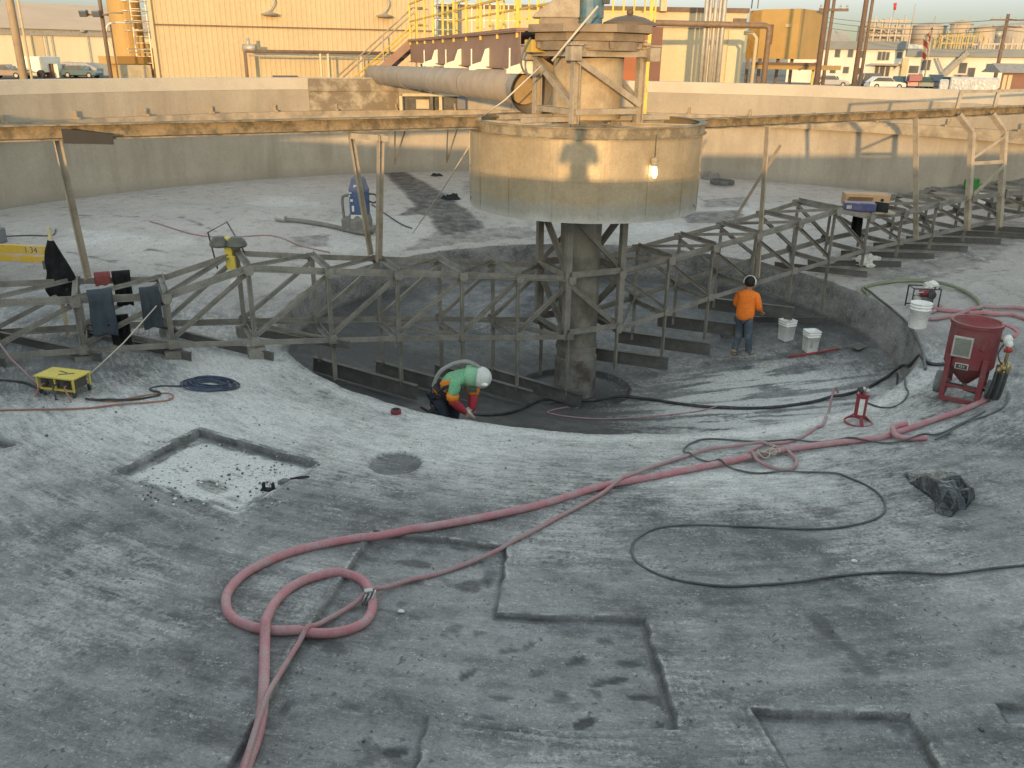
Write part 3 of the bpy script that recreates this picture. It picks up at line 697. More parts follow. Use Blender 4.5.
# ------------------------------------------------------------------ drive platform on the feedwell
dp = thing('drive_platform', 'tan steel tower with an eight sided deck and drive gear over the feedwell', 'drive platform', (0, 0, .08))
T2 = R_(32); A2 = V((math.cos(T2), math.sin(T2), 0)); N2 = V((-math.sin(T2), math.cos(T2), 0)); h2 = .64
def Q2(s, o, z): return A2*s+N2*o+V((0, 0, z))
c4 = [(h2, -h2), (h2, h2), (-h2, h2), (-h2, -h2)]
for i in range(4):
    s, o_ = c4[i]; s2, o2 = c4[(i+1) % 4]; nrm = A2*(s+s2)+N2*(o_+o2)
    b = MB(); b.ibeam(Q2(s, o_, .05), Q2(s, o_, 1.14), .12, .13, .02, up=A2); b.build('tower_leg', M_TAN, dp)
    b = MB(); b.channel(Q2(s, o_, .24), Q2(s2, o2, .24), .10, .09, .014, up=(0, 0, 1)); b.build('tower_tie', M_TAN, dp)
    if i in (2, 3): p, q = Q2(s, o_, 1.05), Q2(s2, o2, .34)
    else: p, q = Q2(s2, o2, 1.05), Q2(s, o_, .34)
    b = MB(); b.bar(p+nrm*.02, q+nrm*.02, .10, .10, up=nrm); b.build('tower_brace', M_TAN, dp)
    b = MB(); b.ibeam(Q2(s*1.13, o_*1.13, 1.17), Q2(s2*1.13, o2*1.13, 1.17), .11, .15, .016); b.build('ring_beam', M_TAN, dp)
    b = MB(); b.box(Q2(s*1.19, o_*1.19, 1.14), (.20, .20, .22), T2); b.box(Q2(s*1.19, o_*1.19, 1.27), (.24, .24, .025), T2); b.build('corner_block', M_TAN, dp, .008)
    b = MB(); b.bar(Q2(s*1.13, o_*1.13, 1.30), Q2(s2*1.13, o2*1.13, 1.30), .05, .04); b.build('ring_rail', M_TAN, dp)
M_PIPEI = mat('drive_tube', (.42, .34, .225), .6, (.27, .20, .13), .7, 2.0)
b = MB(); b.lathe([(0, .10), (.60, .10), (.60, 1.18), (0, 1.18)], n=40); b.build('drive_tube', M_PIPEI, dp)
M_DECK = mat('deck_steel', (.25, .195, .14), .7, (.15, .115, .08), .7, 3)
def octo(r, z0, z1, m, nm, c=(0, 0)):
    b = MB(); b.lathe([(0, z0), (r, z0), (r, z1), (0, z1)], c=(c[0], c[1], 0), n=8, a0=22.5, a1=382.5); return b.build(nm, m, dp, .006)
octo(1.10, 1.46, 1.58, M_DECK, 'deck'); octo(.98, 1.33, 1.457, M_DECK, 'deck_skirt')
b = MB()
for k in range(8):
    a = R_(22.5+45*k); b.bar(V((.95*math.cos(a), .95*math.sin(a), 1.27)), V((.7*math.cos(a), .7*math.sin(a), 1.27)), .07, .10)
b.lathe([(.5, 1.19), (.9, 1.19), (.9, 1.325), (.5, 1.325)], n=32, close=True); b.build('bearing_ring', M_DECK, dp)
M_BLUE = mat('motor_blue', (.05, .14, .22), .45, (.16, .19, .15), .7, 7.0, lo=.42, hi=.6)
mb = MB(); mb.lathe([(0, 1.585), (.22, 1.585), (.22, 1.70), (.24, 1.70), (.24, 2.62), (.20, 2.66), (0, 2.66)], c=(-.02, .1, 0), n=28, smooth=False)
for k in range(20):
    a = 2*math.pi*k/20; mb.box((-.02+.25*math.cos(a), .1+.25*math.sin(a), 2.28), (.03, .012, .5), a)
mt = mb.build('motor', M_BLUE, dp); 
b = MB(); b.box((.25, .02, 2.02), (.12, .10, .20)); b.build('terminal_box', flat('dark_box', (.05, .045, .045)), mt, .01)
b = MB(); b.prism([(-.46, 1.69), (.34, 1.69), (.34, 2.02), (.22, 2.12), (.06, 2.08), (-.40, 1.76)], V((-.52, -.22, 0)), V((-.52, .30, 0)), V((1, 0, 0)), V((0, 0, 1))); b.build('gear_housing', M_TAN, dp, .02)
b = MB(); b.box((-.52, .05, 1.635), (.66, .6, .105)); b.build('gear_base', M_DECK, dp, .02)
M_DOME = mat('brown_dome', (.13, .09, .06), .6, (.10, .08, .06), .5)
b = MB(); b.lathe([(.46, 1.582), (.44, 1.64), (.25, 1.72), (.06, 1.76), (0, 1.76)], c=(.66, .12, 0), n=28); b.sphere((.66, .12, 1.80), .06); b.build('dome', M_DOME, dp)
b = MB(); b.box((-.85, -.12, 1.25), (.42, .26, .20), T2); b.build('yellow_guard', mat('dull_yellow', (.50, .36, .08), .6), dp, .01)
b = MB(); b.tube(smooth_path([V((-.98, -.35, 1.38)), V((-1.13, -.38, 1.05)), V((-1.05, -.36, .82)), V((-.8, -.35, .80))], 6), .018, 8); b.build('conduit', M_STEELD, dp)
b = MB(); b.channel(Q2(-1.5, -.35, .11), Q2(1.5, -.35, .11), .1, .08); b.channel(Q2(-1.5, .45, .11), Q2(1.5, .45, .11), .1, .08); b.build('cross_beam', M_TAN, dp)
# blue grey cover lying on the ring
# ------------------------------------------------------------------ feed pipe and bridge
def pt(u, v, dist): d = ray(u, v); h = math.hypot(d.x, d.y); return CAM+d*(dist/h)
M_PIPE = mat('feed_pipe_paint', (.27, .24, .21), .55, (.19, .165, .14), .6, 1.6, spec=.5)
M_PIPEIN = mat('pipe_inside', (.36, .27, .15), .7)
pa, pb = pt(374, 74.5, 31.5), pt(529, 88, 16.2)
pa = V((pa.x, pa.y, pa.z)); ax = (pb-pa).normalized()
fp = thing('feed_pipe', 'wide grey feed pipe running to the tower with a flared open end', 'pipe', pa.lerp(pb, .5)-V((0, 0, .3)))
b = MB(); end = pb-ax*.45
L = [pa-ax*.28, pa-ax*.24, pa-ax*.1, pa+ax*.05, pa+ax*1]
b.tube([pa-ax*.30, pa-ax*.26, pa-ax*.12, pa+ax*.05, pa.lerp(end, .5), end], [.12, .24, .295, .30, .30, .30], 32); b.build('pipe', M_PIPE, fp)
b = MB(); bend = V((.35, -.9, -.35)).normalized()
d1 = (ax+bend*.4).normalized(); d2 = (ax*.7+bend*.8).normalized()
e0, e1, e2 = end+ax*.03, end+ax*.2+d1*.12, end+ax*.22+d1*.26+d2*.14
b.tube([end-ax*.01, e0, e1, e2], [.30, .305, .35, .40], 32, cap=False); b.tube([end+ax*.005, e1-d2*.01, e2], [.27, .335, .385], 32, cap=False); b.build('flared_end', M_PIPE, fp)
b = MB(); b.cyl(e1-d2*.1, e1-d2*.07, .30, n=32); b.build('end_plate', M_PIPEIN, fp)
for f in (.16, .36, .58, .78):
    c = pa.lerp(end, f); b = MB(); b.cyl(c-ax*.05, c+ax*.05, .309, n=32); b.build('coupling', M_PIPE, fp)
M_GIRD = mat('girder_brown', (.27, .165, .125), .6, (.19, .11, .08), .6, 1.2)
M_YEL = mat('rail_yellow', (.62, .44, .06), .5, (.45, .28, .05), .5, 5)
M_WHT = mat('white_paint', (.78, .74, .64), .5, (.6, .54, .42), .4, 5)
ga, gb = pt(411, 62.5, 31.0), pt(512, 62.5, 17.3)
gx = (V((gb.x, gb.y, 0))-V((ga.x, ga.y, 0))).normalized(); gn = V((-gx.y, gx.x, 0)); gl = (V((gb.x, gb.y, 0))-V((ga.x, ga.y, 0))).length+.6
G0 = V((ga.x, ga.y, .86))
def GP(s, o, z): return G0+gx*s+gn*o+V((0, 0, z))
br = thing('access_bridge', 'brown plate girder bridge with yellow railings leading to the tower deck', 'bridge', G0)
for o_, nm in ((.0, 'girder'), (1.25, 'girder')):
    b = MB(); b.ibeam(GP(0, o_, .33), GP(gl, o_, .33), .16, .66, .02); b.build(nm, M_GIRD, br)
b = MB(); b.box(GP(gl/2, .62, .69), (gl, 1.4, .05), math.atan2(gx.y, gx.x)); b.build('deck', M_GIRD, br)
for o_ in (-.02, 1.27):
    n_ = 9
    for k in range(n_+1):
        s_ = .15+(gl-.3)*k/n_; b = MB(); b.bar(GP(s_, o_, .55), GP(s_, o_, 1.82), .055, .055); b.build('railing_post', M_YEL, br)
    for z in (1.27, 1.80):
        b = MB(); b.bar(GP(.1, o_, z), GP(gl-.1, o_, z), .045, .045); b.build('railing_bar', M_YEL, br)
for u in (436, 459, 486, 526):
    d = ray(u, 62); # where the column of the picture crosses the girder line
    n2 = V((-gx.y, gx.x, 0)); s_ = ((CAM-G0).dot(V((d.y, -d.x, 0))))/(gx.dot(V((d.y, -d.x, 0)))); b = MB()
    k = 1.0
    ef = V((.97, .22, 0)); c0 = GP(s_, -.02, -.06)-V((0, .35, 0)); kf = .72; b.prism([(kf*i_, kf*j_) for i_, j_ in [(-.42, .0), (.62, .0), (.62, .05), (.24, .16), (.17, .62), (.06, .58), (-.06, .24), (-.34, .15), (-.42, .08)]], c0, c0+V((-.012, .05, 0)), ef, V((0, 0, 1))); b.build('saddle_plate', M_WHT, br)
    b = MB(); b.bar(c0-ef*.25, c0-ef*.25+V((0, 0, .42)), .025, .025); b.build('saddle_rod', M_WHT, br)
for k in range(4):
    s_ = 1.6+k*3.6; b = MB(); c_ = pa.lerp(end, max(0, min(1, (s_)/gl))); b.tube([GP(s_, -.05, 0), V((GP(s_, -.05, 0).x, GP(s_, -.05, 0).y, .72))], .03, 6); b.build('hanger_rod', M_TAN, br)
# stair at the yard end of the bridge
st = thing('stair', 'steel stair with brown stringers climbing to the yard end of the bridge', 'stair', GP(-1.2, .6, GZ-.86))
sa, sb = pt(343, 82, 31.6), GP(0, .1, .68)
sa = V((sa.x, sa.y, GZ+.2)); sdir = V((sb.x-sa.x, sb.y-sa.y, 0)).normalized()
sa = sb-sdir*3.0-V((0, 0, 2.45)); sn = V((-sdir.y, sdir.x, 0))
for o_ in (0, .9):
    b = MB(); b.channel(sa+sn*o_, sb+sn*o_, .09, .26, .02); b.build('stringer', M_GIRD, st)
    for z in (.5, 1.02):
        b = MB(); b.tube([sa+sn*o_+V((0, 0, z)), sb+sn*o_+V((0, 0, z)), sb+sn*o_+sdir*.35+V((0, 0, z))], .026, 8); b.build('hand_rail', M_TAN if z > .9 else M_YEL, st)
    for f in (.05, .35, .65, .97):
        b = MB(); q = sa.lerp(sb, f)+sn*o_; b.bar(q, q+V((0, 0, 1.0)), .045, .045); b.build('rail_post', M_TAN if f < .9 else M_YEL, st)
for k in range(11):
    q = sa.lerp(sb, (k+.5)/11)+sn*.45; b = MB(); b.box(q, (.26, .86, .03), math.atan2(sdir.y, sdir.x)); b.build('tread', M_STEELD, st)
# ------------------------------------------------------------------ outlet box on the far rim
M_STAIN = mat('stained_plate', (.20, .165, .12), .75, (.40, .35, .27), .9, 1.6, bump=.3, lo=.48, hi=.62)
w0, w1 = on_wall(309, 100), on_wall(398, 100)
a0, a1 = math.degrees(math.atan2(w0.y, w0.x)), math.degrees(math.atan2(w1.y, w1.x))
ob = thing('outlet_box', 'stained steel plate and open outlet box with a timber lintel on the rim', 'outlet box', ((w0.x+w1.x)/2, (w0.y+w1.y)/2, -.66))
b = MB(); b.lathe([(RW-.05, -.64), (RW-.01, -.64), (RW-.01, .30), (RW-.05, .30)], n=20, a0=a1, a1=a0, close=True); b.build('stained_plate', M_STAIN, ob)
w2 = on_wall(424, 90); b = MB(); a2 = math.degrees(math.atan2(w2.y, w2.x)); b.lathe([(RW-.11, -.05), (RW-.055, -.05), (RW-.055, .34), (RW-.11, .34)], n=20, a0=a2, a1=a0, close=True); b.build('upper_plate', M_STAIN, ob)
def wl_(u, z, r=RW-.3):
    q = on_wall(u, 100, r); return V((q.x, q.y, z))
M_LINT = mat('pale_timber', (.58, .50, .34), .7, (.45, .37, .24), .5, 6)
b = MB(); b.bar(wl_(402, -.16), wl_(459, -.16), .3, .10); b.build('lintel', M_LINT, ob, .01)
for u, m in ((401.5, M_LINT), (432, M_STEELD), (441, M_LINT)):
    b = MB(); b.bar(wl_(u, -.20), wl_(u, -.66), .10, .22); b.build('box_post', m, ob)
b = MB(); b.bar(wl_(462, -.10), wl_(462, -.62), .28, .30); b.build('grey_post', flat('blue_grey_steel', (.16, .17, .20)), ob)
b = MB(); b.bar(wl_(404, -.42, RW-.08), wl_(460, -.42, RW-.08), .05, .44, up=(0, 0, 1)); b.build('back_plate', M_STEELD, ob)
b = MB(); b.bar(wl_(416, -.47, RW-.2), wl_(429, -.47, RW-.2), .06, .30); b.build('inner_board', M_LINT, ob)
# white rag bundle on the lintel
def rag(name, label, cat, c, r, sc, m, seed=0, amp=.35, freq=2.2, sub=4):
    bm = bmesh.new(); bmesh.ops.create_icosphere(bm, subdivisions=sub, radius=1)
    for v in bm.verts:
        n = v.co.normalized(); f = noise.noise(n*freq+V((seed, seed*2.1, 0)))+.5*abs(noise.noise(n*freq*2.3+V((0, seed, 4))))+.25*noise.noise(n*freq*5+V((seed, 1, 4)))
        k = 1+amp*f*1.6; v.co = V((n.x*sc[0]*k, n.y*sc[1]*k, max(n.z, -.55)*sc[2]*k))*r
    zmin = min(v.co.z for v in bm.verts)
    for v in bm.verts: v.co.z -= zmin; v.co += V(c)
    for f in bm.faces: f.smooth = True
    b = MB(); b.bm.free(); b.bm = bm
    o = b.build(name, m); return tag(o, label, cat)
M_RAG = mat('white_cloth', (.74, .74, .72), .9, (.6, .6, .58), .4, 8)
w3 = wl_(427, -.11, RW-.3); rag('cloth_bundle', 'white cloth bundle on the timber lintel of the far outlet box', 'cloth', (w3.x, w3.y, -.11), .36, (1, .7, 1.0), M_RAG, 3, .5)
# ------------------------------------------------------------------ guy lines
M_ROPE = flat('pale_rope', (.55, .50, .42), .8)
def line(name, label, cat, pts, r, m=M_ROPE, n=6): return tag(MB().tube(pts, r, n).build(name, m), label, cat)
q0 = at_y(480, 129, -.75); q1 = at(413, 233); line('rope', 'pale rope from the feedwell rim slanting to the floor near the pump', 'rope', [q0, q0.lerp(q1, .5)-V((0, 0, .05)), q1], .012)
q0 = pt(598, 6, 14.3); q1 = pt(552, 61, 14.3); line('guy_cable', 'thin steel cable slanting across the blue motor of the tower', 'cable', [q0, q1], .018)
q1 = pt(541, 66, 14.4); q0 = pt(505, 100, 14.2); line('guy_cable', 'thin pale cable slanting across the flared pipe end', 'cable', [q1, q0, at_y(482, 117, -.9)], .012)
q0 = pt(633, 28, 15.9); q1 = pt(647, 92, 15.6); line('guy_cable', 'thin pale cable dropping from the deck past the red steel box', 'cable', [q0, q1], .011)
# ------------------------------------------------------------------ hoses and cables
M_PINK = mat('pink_rubber', (.47, .20, .225), .6, (.43, .31, .32), .75, 5.0, lo=.42, hi=.60, fine=70)
M_PINK2 = mat('dusty_pink_rubber', (.40, .20, .215), .65, (.36, .28, .28), .8, 5.0, lo=.40, hi=.58, fine=70)
M_BLK = mat('black_rubber_hose', (.035, .037, .038), .5, (.12, .12, .12), .5, 5)
M_GRYC = mat('grey_cable', (.075, .08, .08), .55, (.16, .165, .165), .6, 4)
M_GRN = mat('green_hose', (.20, .23, .14), .55, (.30, .31, .25), .6, 4)
M_ORC = mat('orange_cord', (.36, .17, .12), .6, (.28, .22, .2), .6, 4)
CROSS = []
def hose(name, label, px, r, m, n=7, seg=8, cat='hose', over=None, group=None):
    """a hose lying on the floor along picture points; `over` lifts it where it crosses an earlier one"""
    P = smooth_path([at_rec(u, v) for u, v in px], seg); Q = []
    for p in P:
        z = gz(p.x, p.y)+r*.92; Q.append(V((p.x, p.y, z)))
    # lie over what was laid earlier, and over its own earlier turns
    for i, p in enumerate(Q):
        up = 0
        for (c, cr) in CROSS:
            d = math.hypot(c.x-p.x, c.y-p.y)
            if d < cr+r+.06: up = max(up, (2*cr)*(1-max(0, d-cr*.6)/(r+cr*.4+.06)))
        for j in range(0, i-14):
            d = math.hypot(Q[j].x-p.x, Q[j].y-p.y)
            if d < 2*r+.06: up = max(up, 2*r*(1-max(0, d-r*.6)/(r*1.4+.06)))
        p.z += max(0, up)
    zz = [p.z for p in Q]; g0 = zz[:]
    for k in range(2):
        zz = [sum(zz[max(0, i-6):i+7])/len(zz[max(0, i-6):i+7]) for i in range(len(zz))]
    if r > .018:
        for i, p in enumerate(Q): p.z = max(p.z, zz[i])
    for k in range(3):
        zz = [p.z for p in Q]
        for i in range(1, len(Q)-1): Q[i].z = max(zz[i], (zz[i-1]+zz[i+1])/2)
    for p in Q: CROSS.append((p, r))
    o = MB().tube(Q, r, n+3).build(name, m); tag(o, label, cat, group); return o, Q
big, BQ = hose('blast_hose', 'thick pink hose looping across the near floor to the red pot', [(996, 392), (984, 402), (960, 413), (925, 425), (905, 432), (880, 440), (840, 445), (780, 454), (700, 470), (640, 482), (600, 490), (550, 505), (500, 517), (434, 530), (399, 536), (362, 542), (317, 549), (282, 559), (247, 576), (229, 595), (227, 611), (235, 623), (254, 631), (277, 635), (305, 636), (336, 636), (362, 628), (372, 614), (371, 597), (362, 583), (345, 577), (322, 579), (298, 587), (280, 601), (270, 618), (266, 642), (265, 670), (264, 700), (261, 722), (255, 745), (247, 768), (238, 800), (226, 850)], .037, M_PINK, 9)
hose('air_hose', 'short pink hose end doubled back beside the thick pink hose', [(905, 430), (896, 432), (891, 436), (895, 440), (908, 441), (926, 440)], .035, M_PINK, 8)
thin, TQ = hose('air_hose', 'thin pink hose with a small coil crossing the thick pink one', [(838, 393), (832, 400), (826, 418), (816, 429), (800, 439), (785, 444), (765, 446), (753, 451), (749, 456), (755, 462), (769, 468), (785, 471), (794, 468), (796, 462), (790, 456), (777, 450), (757, 446), (732, 448), (708, 451), (685, 458), (660, 466), (640, 475), (600, 497), (560, 518), (520, 540), (480, 560), (440, 575), (406, 584), (373, 598), (341, 614), (317, 628), (301, 644), (287, 665), (273, 693), (262, 722), (252, 755), (240, 800), (226, 850)], .020, M_PINK2, 8)
hose('power_cable', 'black cable in wide loops on the floor before the crumpled black bag', [(985, 412), (960, 425), (935, 436), (905, 443), (860, 444), (806, 443), (749, 442), (724, 440), (704, 440), (691, 444), (684, 450), (687, 455), (699, 460), (718, 466), (738, 471), (757, 474), (777, 473), (806, 473), (835, 474), (850, 479), (866, 486), (880, 496), (885, 507), (880, 517), (858, 525), (819, 530), (760, 528), (702, 526), (663, 528), (640, 537), (632, 548), (636, 562), (655, 574), (682, 582), (721, 587), (760, 586), (799, 583), (838, 577), (897, 573), (948, 575), (995, 569), (1030, 566), (1100, 560)], .0115, M_GRYC, 6, cat='cable')
hose('blast_hose', 'black hose from the red pot over the pit floor to the bent worker', [(955, 364), (930, 365), (912, 367), (900, 371), (884, 380), (862, 391), (820, 402), (768, 409), (720, 409), (687, 406), (650, 401), (617, 400), (587, 402), (550, 402), (537, 403), (515, 412), (500, 415), (486, 416), (474, 415)], .028, M_BLK, 8)
hose('air_hose', 'thin pale pink cord in the dark part of the pit', [(728, 407), (690, 413), (640, 418), (590, 419), (555, 415), (548, 412), (565, 408), (580, 407)], .012, M_PINK2, 6)
hose('air_hose', 'thin black hose curling beside the red moisture separator', [(868, 404), (880, 408), (893, 408), (903, 402), (908, 393), (905, 383), (897, 376)], .013, M_BLK, 6)
hose('air_hose', 'pale green hose arching behind the red pot', [(868, 296), (863, 290), (880, 285), (908, 282), (938, 284), (963, 292), (977, 302), (984, 316)], .035, M_GRN, 8)
hose('power_cable', 'grey cable along the pit edge behind the white bucket', [(864, 292), (878, 300), (895, 313), (908, 326), (918, 344), (923, 360), (925, 371)], .022, M_GRYC, 6, cat='cable')
hose('air_hose', 'faded red hose bundle on the floor behind the red pot', [(926, 309), (940, 312), (960, 314), (985, 317), (1010, 316), (1030, 322), (1060, 326)], .04, M_PINK, 8)
hose('air_hose', 'faded red hose lying in a flat bend behind the white bucket', [(1040, 313), (1010, 309), (985, 311), (960, 317), (940, 320), (929, 321), (925, 316), (935, 313)], .035, M_PINK2, 8)
hose('power_cable', 'thin pale cable curving from the red pot wheel', [(1008, 392), (1007, 402), (1000, 410), (985, 417), (965, 424), (948, 434), (935, 441)], .012, M_GRYC, 6, cat='cable')
hose('power_cable', 'orange cord running from the picture edge past the yellow power box', [(-30, 413), (0, 411), (40, 410), (85, 409), (120, 405), (150, 403), (168, 401), (173, 397), (166, 394), (140, 397), (110, 402), (92, 399)], .012, M_ORC, 6, cat='cable')
hose('power_cable', 'black cable from the yellow power box towards the blue coil', [(86, 400), (100, 402), (130, 401), (160, 396), (150, 390), (162, 387), (180, 387), (195, 384)], .014, M_BLK, 6, cat='cable')
hose('power_cable', 'dark cable entering the picture behind the yellow power box', [(-30, 380), (0, 381), (22, 383), (36, 388), (46, 395)], .016, M_BLK, 6, cat='cable')
hose('power_cable', 'faded red cord on the pale floor behind the work light', [(150, 222), (190, 234), (225, 238), (270, 236), (300, 246), (330, 253)], .016, M_PINK2, 6, cat='cable')
hose('power_cable', 'dark cord by the far black case', [(5, 237), (30, 236), (52, 236), (56, 230)], .016, M_GRYC, 6, cat='cable')
hose('power_cable', 'dark cable trailing from the blue pump', [(372, 205), (385, 214), (400, 224), (412, 229)], .018, M_GRYC, 6, cat='cable')
hose('suction_hose', 'grey suction hose with a metal end lying left of the blue pump', [(283, 222), (300, 223), (325, 227), (350, 233), (366, 236), (372, 234)], .06, mat('grey_hose', (.17, .16, .15), .6, (.28, .27, .25), .6), 8)
q = at(281, 221.5); tag(MB().cyl(q+V((-.12, .03, .08)), q+V((.15, -.06, .08)), .085, n=14).build('hose_coupling', flat('alloy', (.5, .5, .48), .4, .6), None, .01), 'metal coupling on the end of the grey suction hose', 'coupling')
# hose clamp where the thin hose meets the loop
q = at(369, 597)
t_ = thing('hose_clamp', 'grey wire whip clamp on the loop of the thick pink hose', 'clamp', q)
b = MB()
for k in range(3):
    c = V((q.x-.03+.03*k, q.y, gz(q.x, q.y)+.05)); b.tube([c+V((0.02*math.sin(a), .06*math.cos(a), .055*math.sin(a))) for a in np.linspace(0, 2*math.pi, 14)], .009, 6)
b.build('band', flat('zinc', (.42, .43, .42), .4, .7), t_)
b = MB(); b.box((q.x, q.y, gz(q.x, q.y)+.105), (.07, .05, .03), .4); b.build('latch', flat('zinc_latch', (.42, .43, .42), .4, .7), t_, .006)
q = at(768, 459)
b = MB()
for k, (dx, dy, a_) in enumerate([(0, 0, .3), (.08, .05, 1.0), (-.07, -.05, 2.0)]):
    b.tube([V((q.x+dx+.09*math.cos(a)*math.cos(a_)-.05*math.sin(a)*math.sin(a_), q.y+dy+.09*math.cos(a)*math.sin(a_)+.05*math.sin(a)*math.cos(a_), gz(q.x, q.y)+.09+.02*math.sin(2*a))) for a in np.linspace(0, 2*math.pi, 18)], .007, 5)
tag(b.build('tie_wire', flat('pale_wire', (.48, .46, .38), .5)), 'pale tie wire twisted round the pink hose crossing', 'wire')
# blue cable coil
M_BLUC = mat('blue_cable', (.035, .055, .105), .5, (.10, .115, .15), .6, 6)
q = at(210, 385.5); b = MB(); pts = []
for k in range(520):
    a = k/520*2*math.pi*15; f = .5+.5*math.sin(k/520*2*math.pi*2.6+.6); rx = .16+.17*f+.02*math.sin(k*.021); ry = .15+.13*f+.02*math.cos(k*.033)
    ox, oy = .05*math.sin(k*.019), .05*math.cos(k*.013)
    x = q.x+ox+rx*math.cos(a); y = q.y+oy+ry*math.sin(a); pts.append(V((x, y, gz(x, y)+.013+.05*(k/520)*(.6+.4*math.sin(k*.07)))))
tag(b.tube(pts, .010, 6).build('cable_coil', M_BLUC), 'flat coil of dark blue cable on the dusty floor', 'cable coil')
q0 = P3(-7.35, -HW-.12, -2.32); q1 = at(88, 376); line('rope', 'pale rope from the near truss chord down to the yellow power box', 'rope', [q0, q0.lerp(q1, .5)-V((0, 0, .04)), q1], .010)
q0 = P3(-9.55, -.5, -2.3); q1 = at(40, 387); line('power_cable', 'pink cord slanting down from the truss at the picture edge', 'cable', [q0, q0.lerp(q1, .5)-V((0, 0, .1)), q1], .011, M_PINK2)
# ------------------------------------------------------------------ sand blasting pot
M_RED = mat('pot_red', (.20, .036, .045), .55, (.18, .09, .09), .6, 3.0, fine=50, spec=.45)
M_REDD = mat('pot_red_inside', (.22, .04, .045), .55, (.14, .05, .05), .6, 3.0)
M_TYRE = mat('grey_tyre', (.16, .165, .16), .8, (.26, .265, .26), .6, 6)
M_HUB = mat('dark_hub', (.06, .05, .05), .6)
M_BRASS = mat('brass_fittings', (.42, .33, .16), .45, (.2, .16, .1), .6, 8, metal=.6)
M_HOSEV = mat('dark_hose', (.05, .055, .06), .5, (.12, .12, .12), .5)
M_PLATE = mat('olive_plate', (.20, .215, .185), .5, (.13, .14, .12), .6, 5)
M_ALU = mat('worn_aluminium', (.55, .54, .51), .4, (.36, .33, .31), .6, 8, metal=.4)
q = at(961, 397.5); POT = V((q.x, q.y, gz(q.x, q.y)))
pot = thing('blast_pot', 'dark red sand blasting pot on two grey wheels with valves at its side', 'blasting pot', (0, 0, 0))
K = 1.0
def pot_parts():
    b = MB(); b.lathe([(.0, .30), (.08, .30), (.40, .62), (.43, .66), (.43, 1.36), (.45, 1.37), (.45, 1.43), (.41, 1.43), (.38, 1.37), (.10, 1.24), (0, 1.23)], n=48, smooth=False); b.build('tank', [M_RED], pot)
    b = MB(); b.lathe([(.405, 1.405), (.36, 1.36), (.10, 1.255), (0, 1.25)], n=40); b.build('filling_dish', M_REDD, pot)
    b = MB(); b.cyl((0, 0, 1.25), (0, 0, 1.30), .07, n=16); b.build('pop_up_valve', M_HUB, pot)
    for x in (-.30, .30):
        b = MB(); b.bar((x, -.37, .02), (x*1.02, -.37, .86), .09, .06, up=(0, 1, 0)); b.build('leg', M_RED, pot, .006)
        b = MB(); b.bar((x, .36, .16), (x*1.02, .36, .80), .08, .06, up=(0, 1, 0)); b.build('leg', M_RED, pot, .006)
        b = MB(); b.bar((x, -.37, .05), (x, .36, .20), .06, .06); b.build('side_rail', M_RED, pot)
    b = MB(); b.bar((-.30, -.372, .055), (.30, -.372, .055), .06, .075); b.build('foot_rail', M_RED, pot, .005)
    b = MB(); b.bar((-.30, -.372, .30), (.30, -.372, .30), .045, .045); b.bar((-.3, -.34, .25), (.2, -.1, .25), .03, .03); b.build('cross_rail', M_RED, pot)
    b = MB(); b.cyl((.05, -.25, .27), (.24, -.30, .26), .05, n=14); b.cyl((.05, -.25, .27), (0, 0, .29), .045, n=14); b.build('metering_valve', M_STEELD, pot)
    for x in (-.44, .44):
        w_ = MB(); w_.cyl((x-.065, .05, .205), (x+.065, .05, .205), .205, n=36)
        wo = w_.build('wheel', M_TYRE, pot, .02)
        b = MB(); b.cyl((x-.07, .05, .205), (x+.07, .05, .205), .10, n=20); b.build('hub', M_HUB, wo, .006)
    b = MB(); b.cyl((-.44, .05, .205), (.44, .05, .205), .025, n=10); b.build('axle', M_HUB, pot)
    b = MB(); b.box((-.115, -.435, 1.04), (.33, .03, .37)); b.build('hand_hole_frame', M_ALU, pot, .006)
    b = MB(); b.box((-.115, -.45, 1.04), (.265, .02, .30)); b.build('hand_hole_cover', M_PLATE, pot, .004)
    b = MB(); b.prism([(-.05, -.09), (.0, -.12), (.06, .08), (-.02, .10)], (.20, -.40, 1.13), (.24, -.42, 1.13), V((.9, .1, 0)), V((0, 0, 1))); b.build('lug', M_RED, pot)
    pl = MB().box((-.06, -.438, .70), (.225, .03, .105)).build('name_plate', M_ALU, pot, .004)
    b = MB(); b.box((-.06, -.452, .70), (.185, .012, .075)); b.build('plate_field', mat('plate_dark', (.07, .07, .07), .5), pl)
    txt('454', pl, (-.06, -.4585, .70), .07, M_ALU, rot=(math.pi/2, 0, 0))
    # valve train on the side
    b = MB(); b.tube([V((.44, -.08, 1.18)), V((.56, -.12, 1.18)), V((.60, -.14, 1.12)), V((.60, -.15, .95)), V((.58, -.15, .72))], .028, 8); b.build('riser', M_BRASS, pot)
    b = MB(); b.sphere((.55, -.12, 1.22), .085, 12, (1, .9, 1.1)); b.sphere((.60, -.16, 1.16), .06, 10); b.build('gauge_cover', M_RAG, pot)
    b = MB(); b.cyl((.60, -.16, 1.02), (.60, -.16, 1.12), .045, n=12); b.cyl((.53, -.18, 1.04), (.67, -.16, 1.06), .03, n=10); b.build('red_valve', mat('valve_red', (.42, .06, .05), .5), pot)
    b = MB(); b.cyl((.48, -.14, .72), (.70, -.18, .74), .05, n=12); b.cyl((.56, -.15, .62), (.56, -.15, .84), .045, n=12); b.cyl((.66, -.2, .66), (.66, -.2, .86), .035, n=10); b.sphere((.52, -.22, .70), .05); b.build('valve_block', M_BRASS, pot)
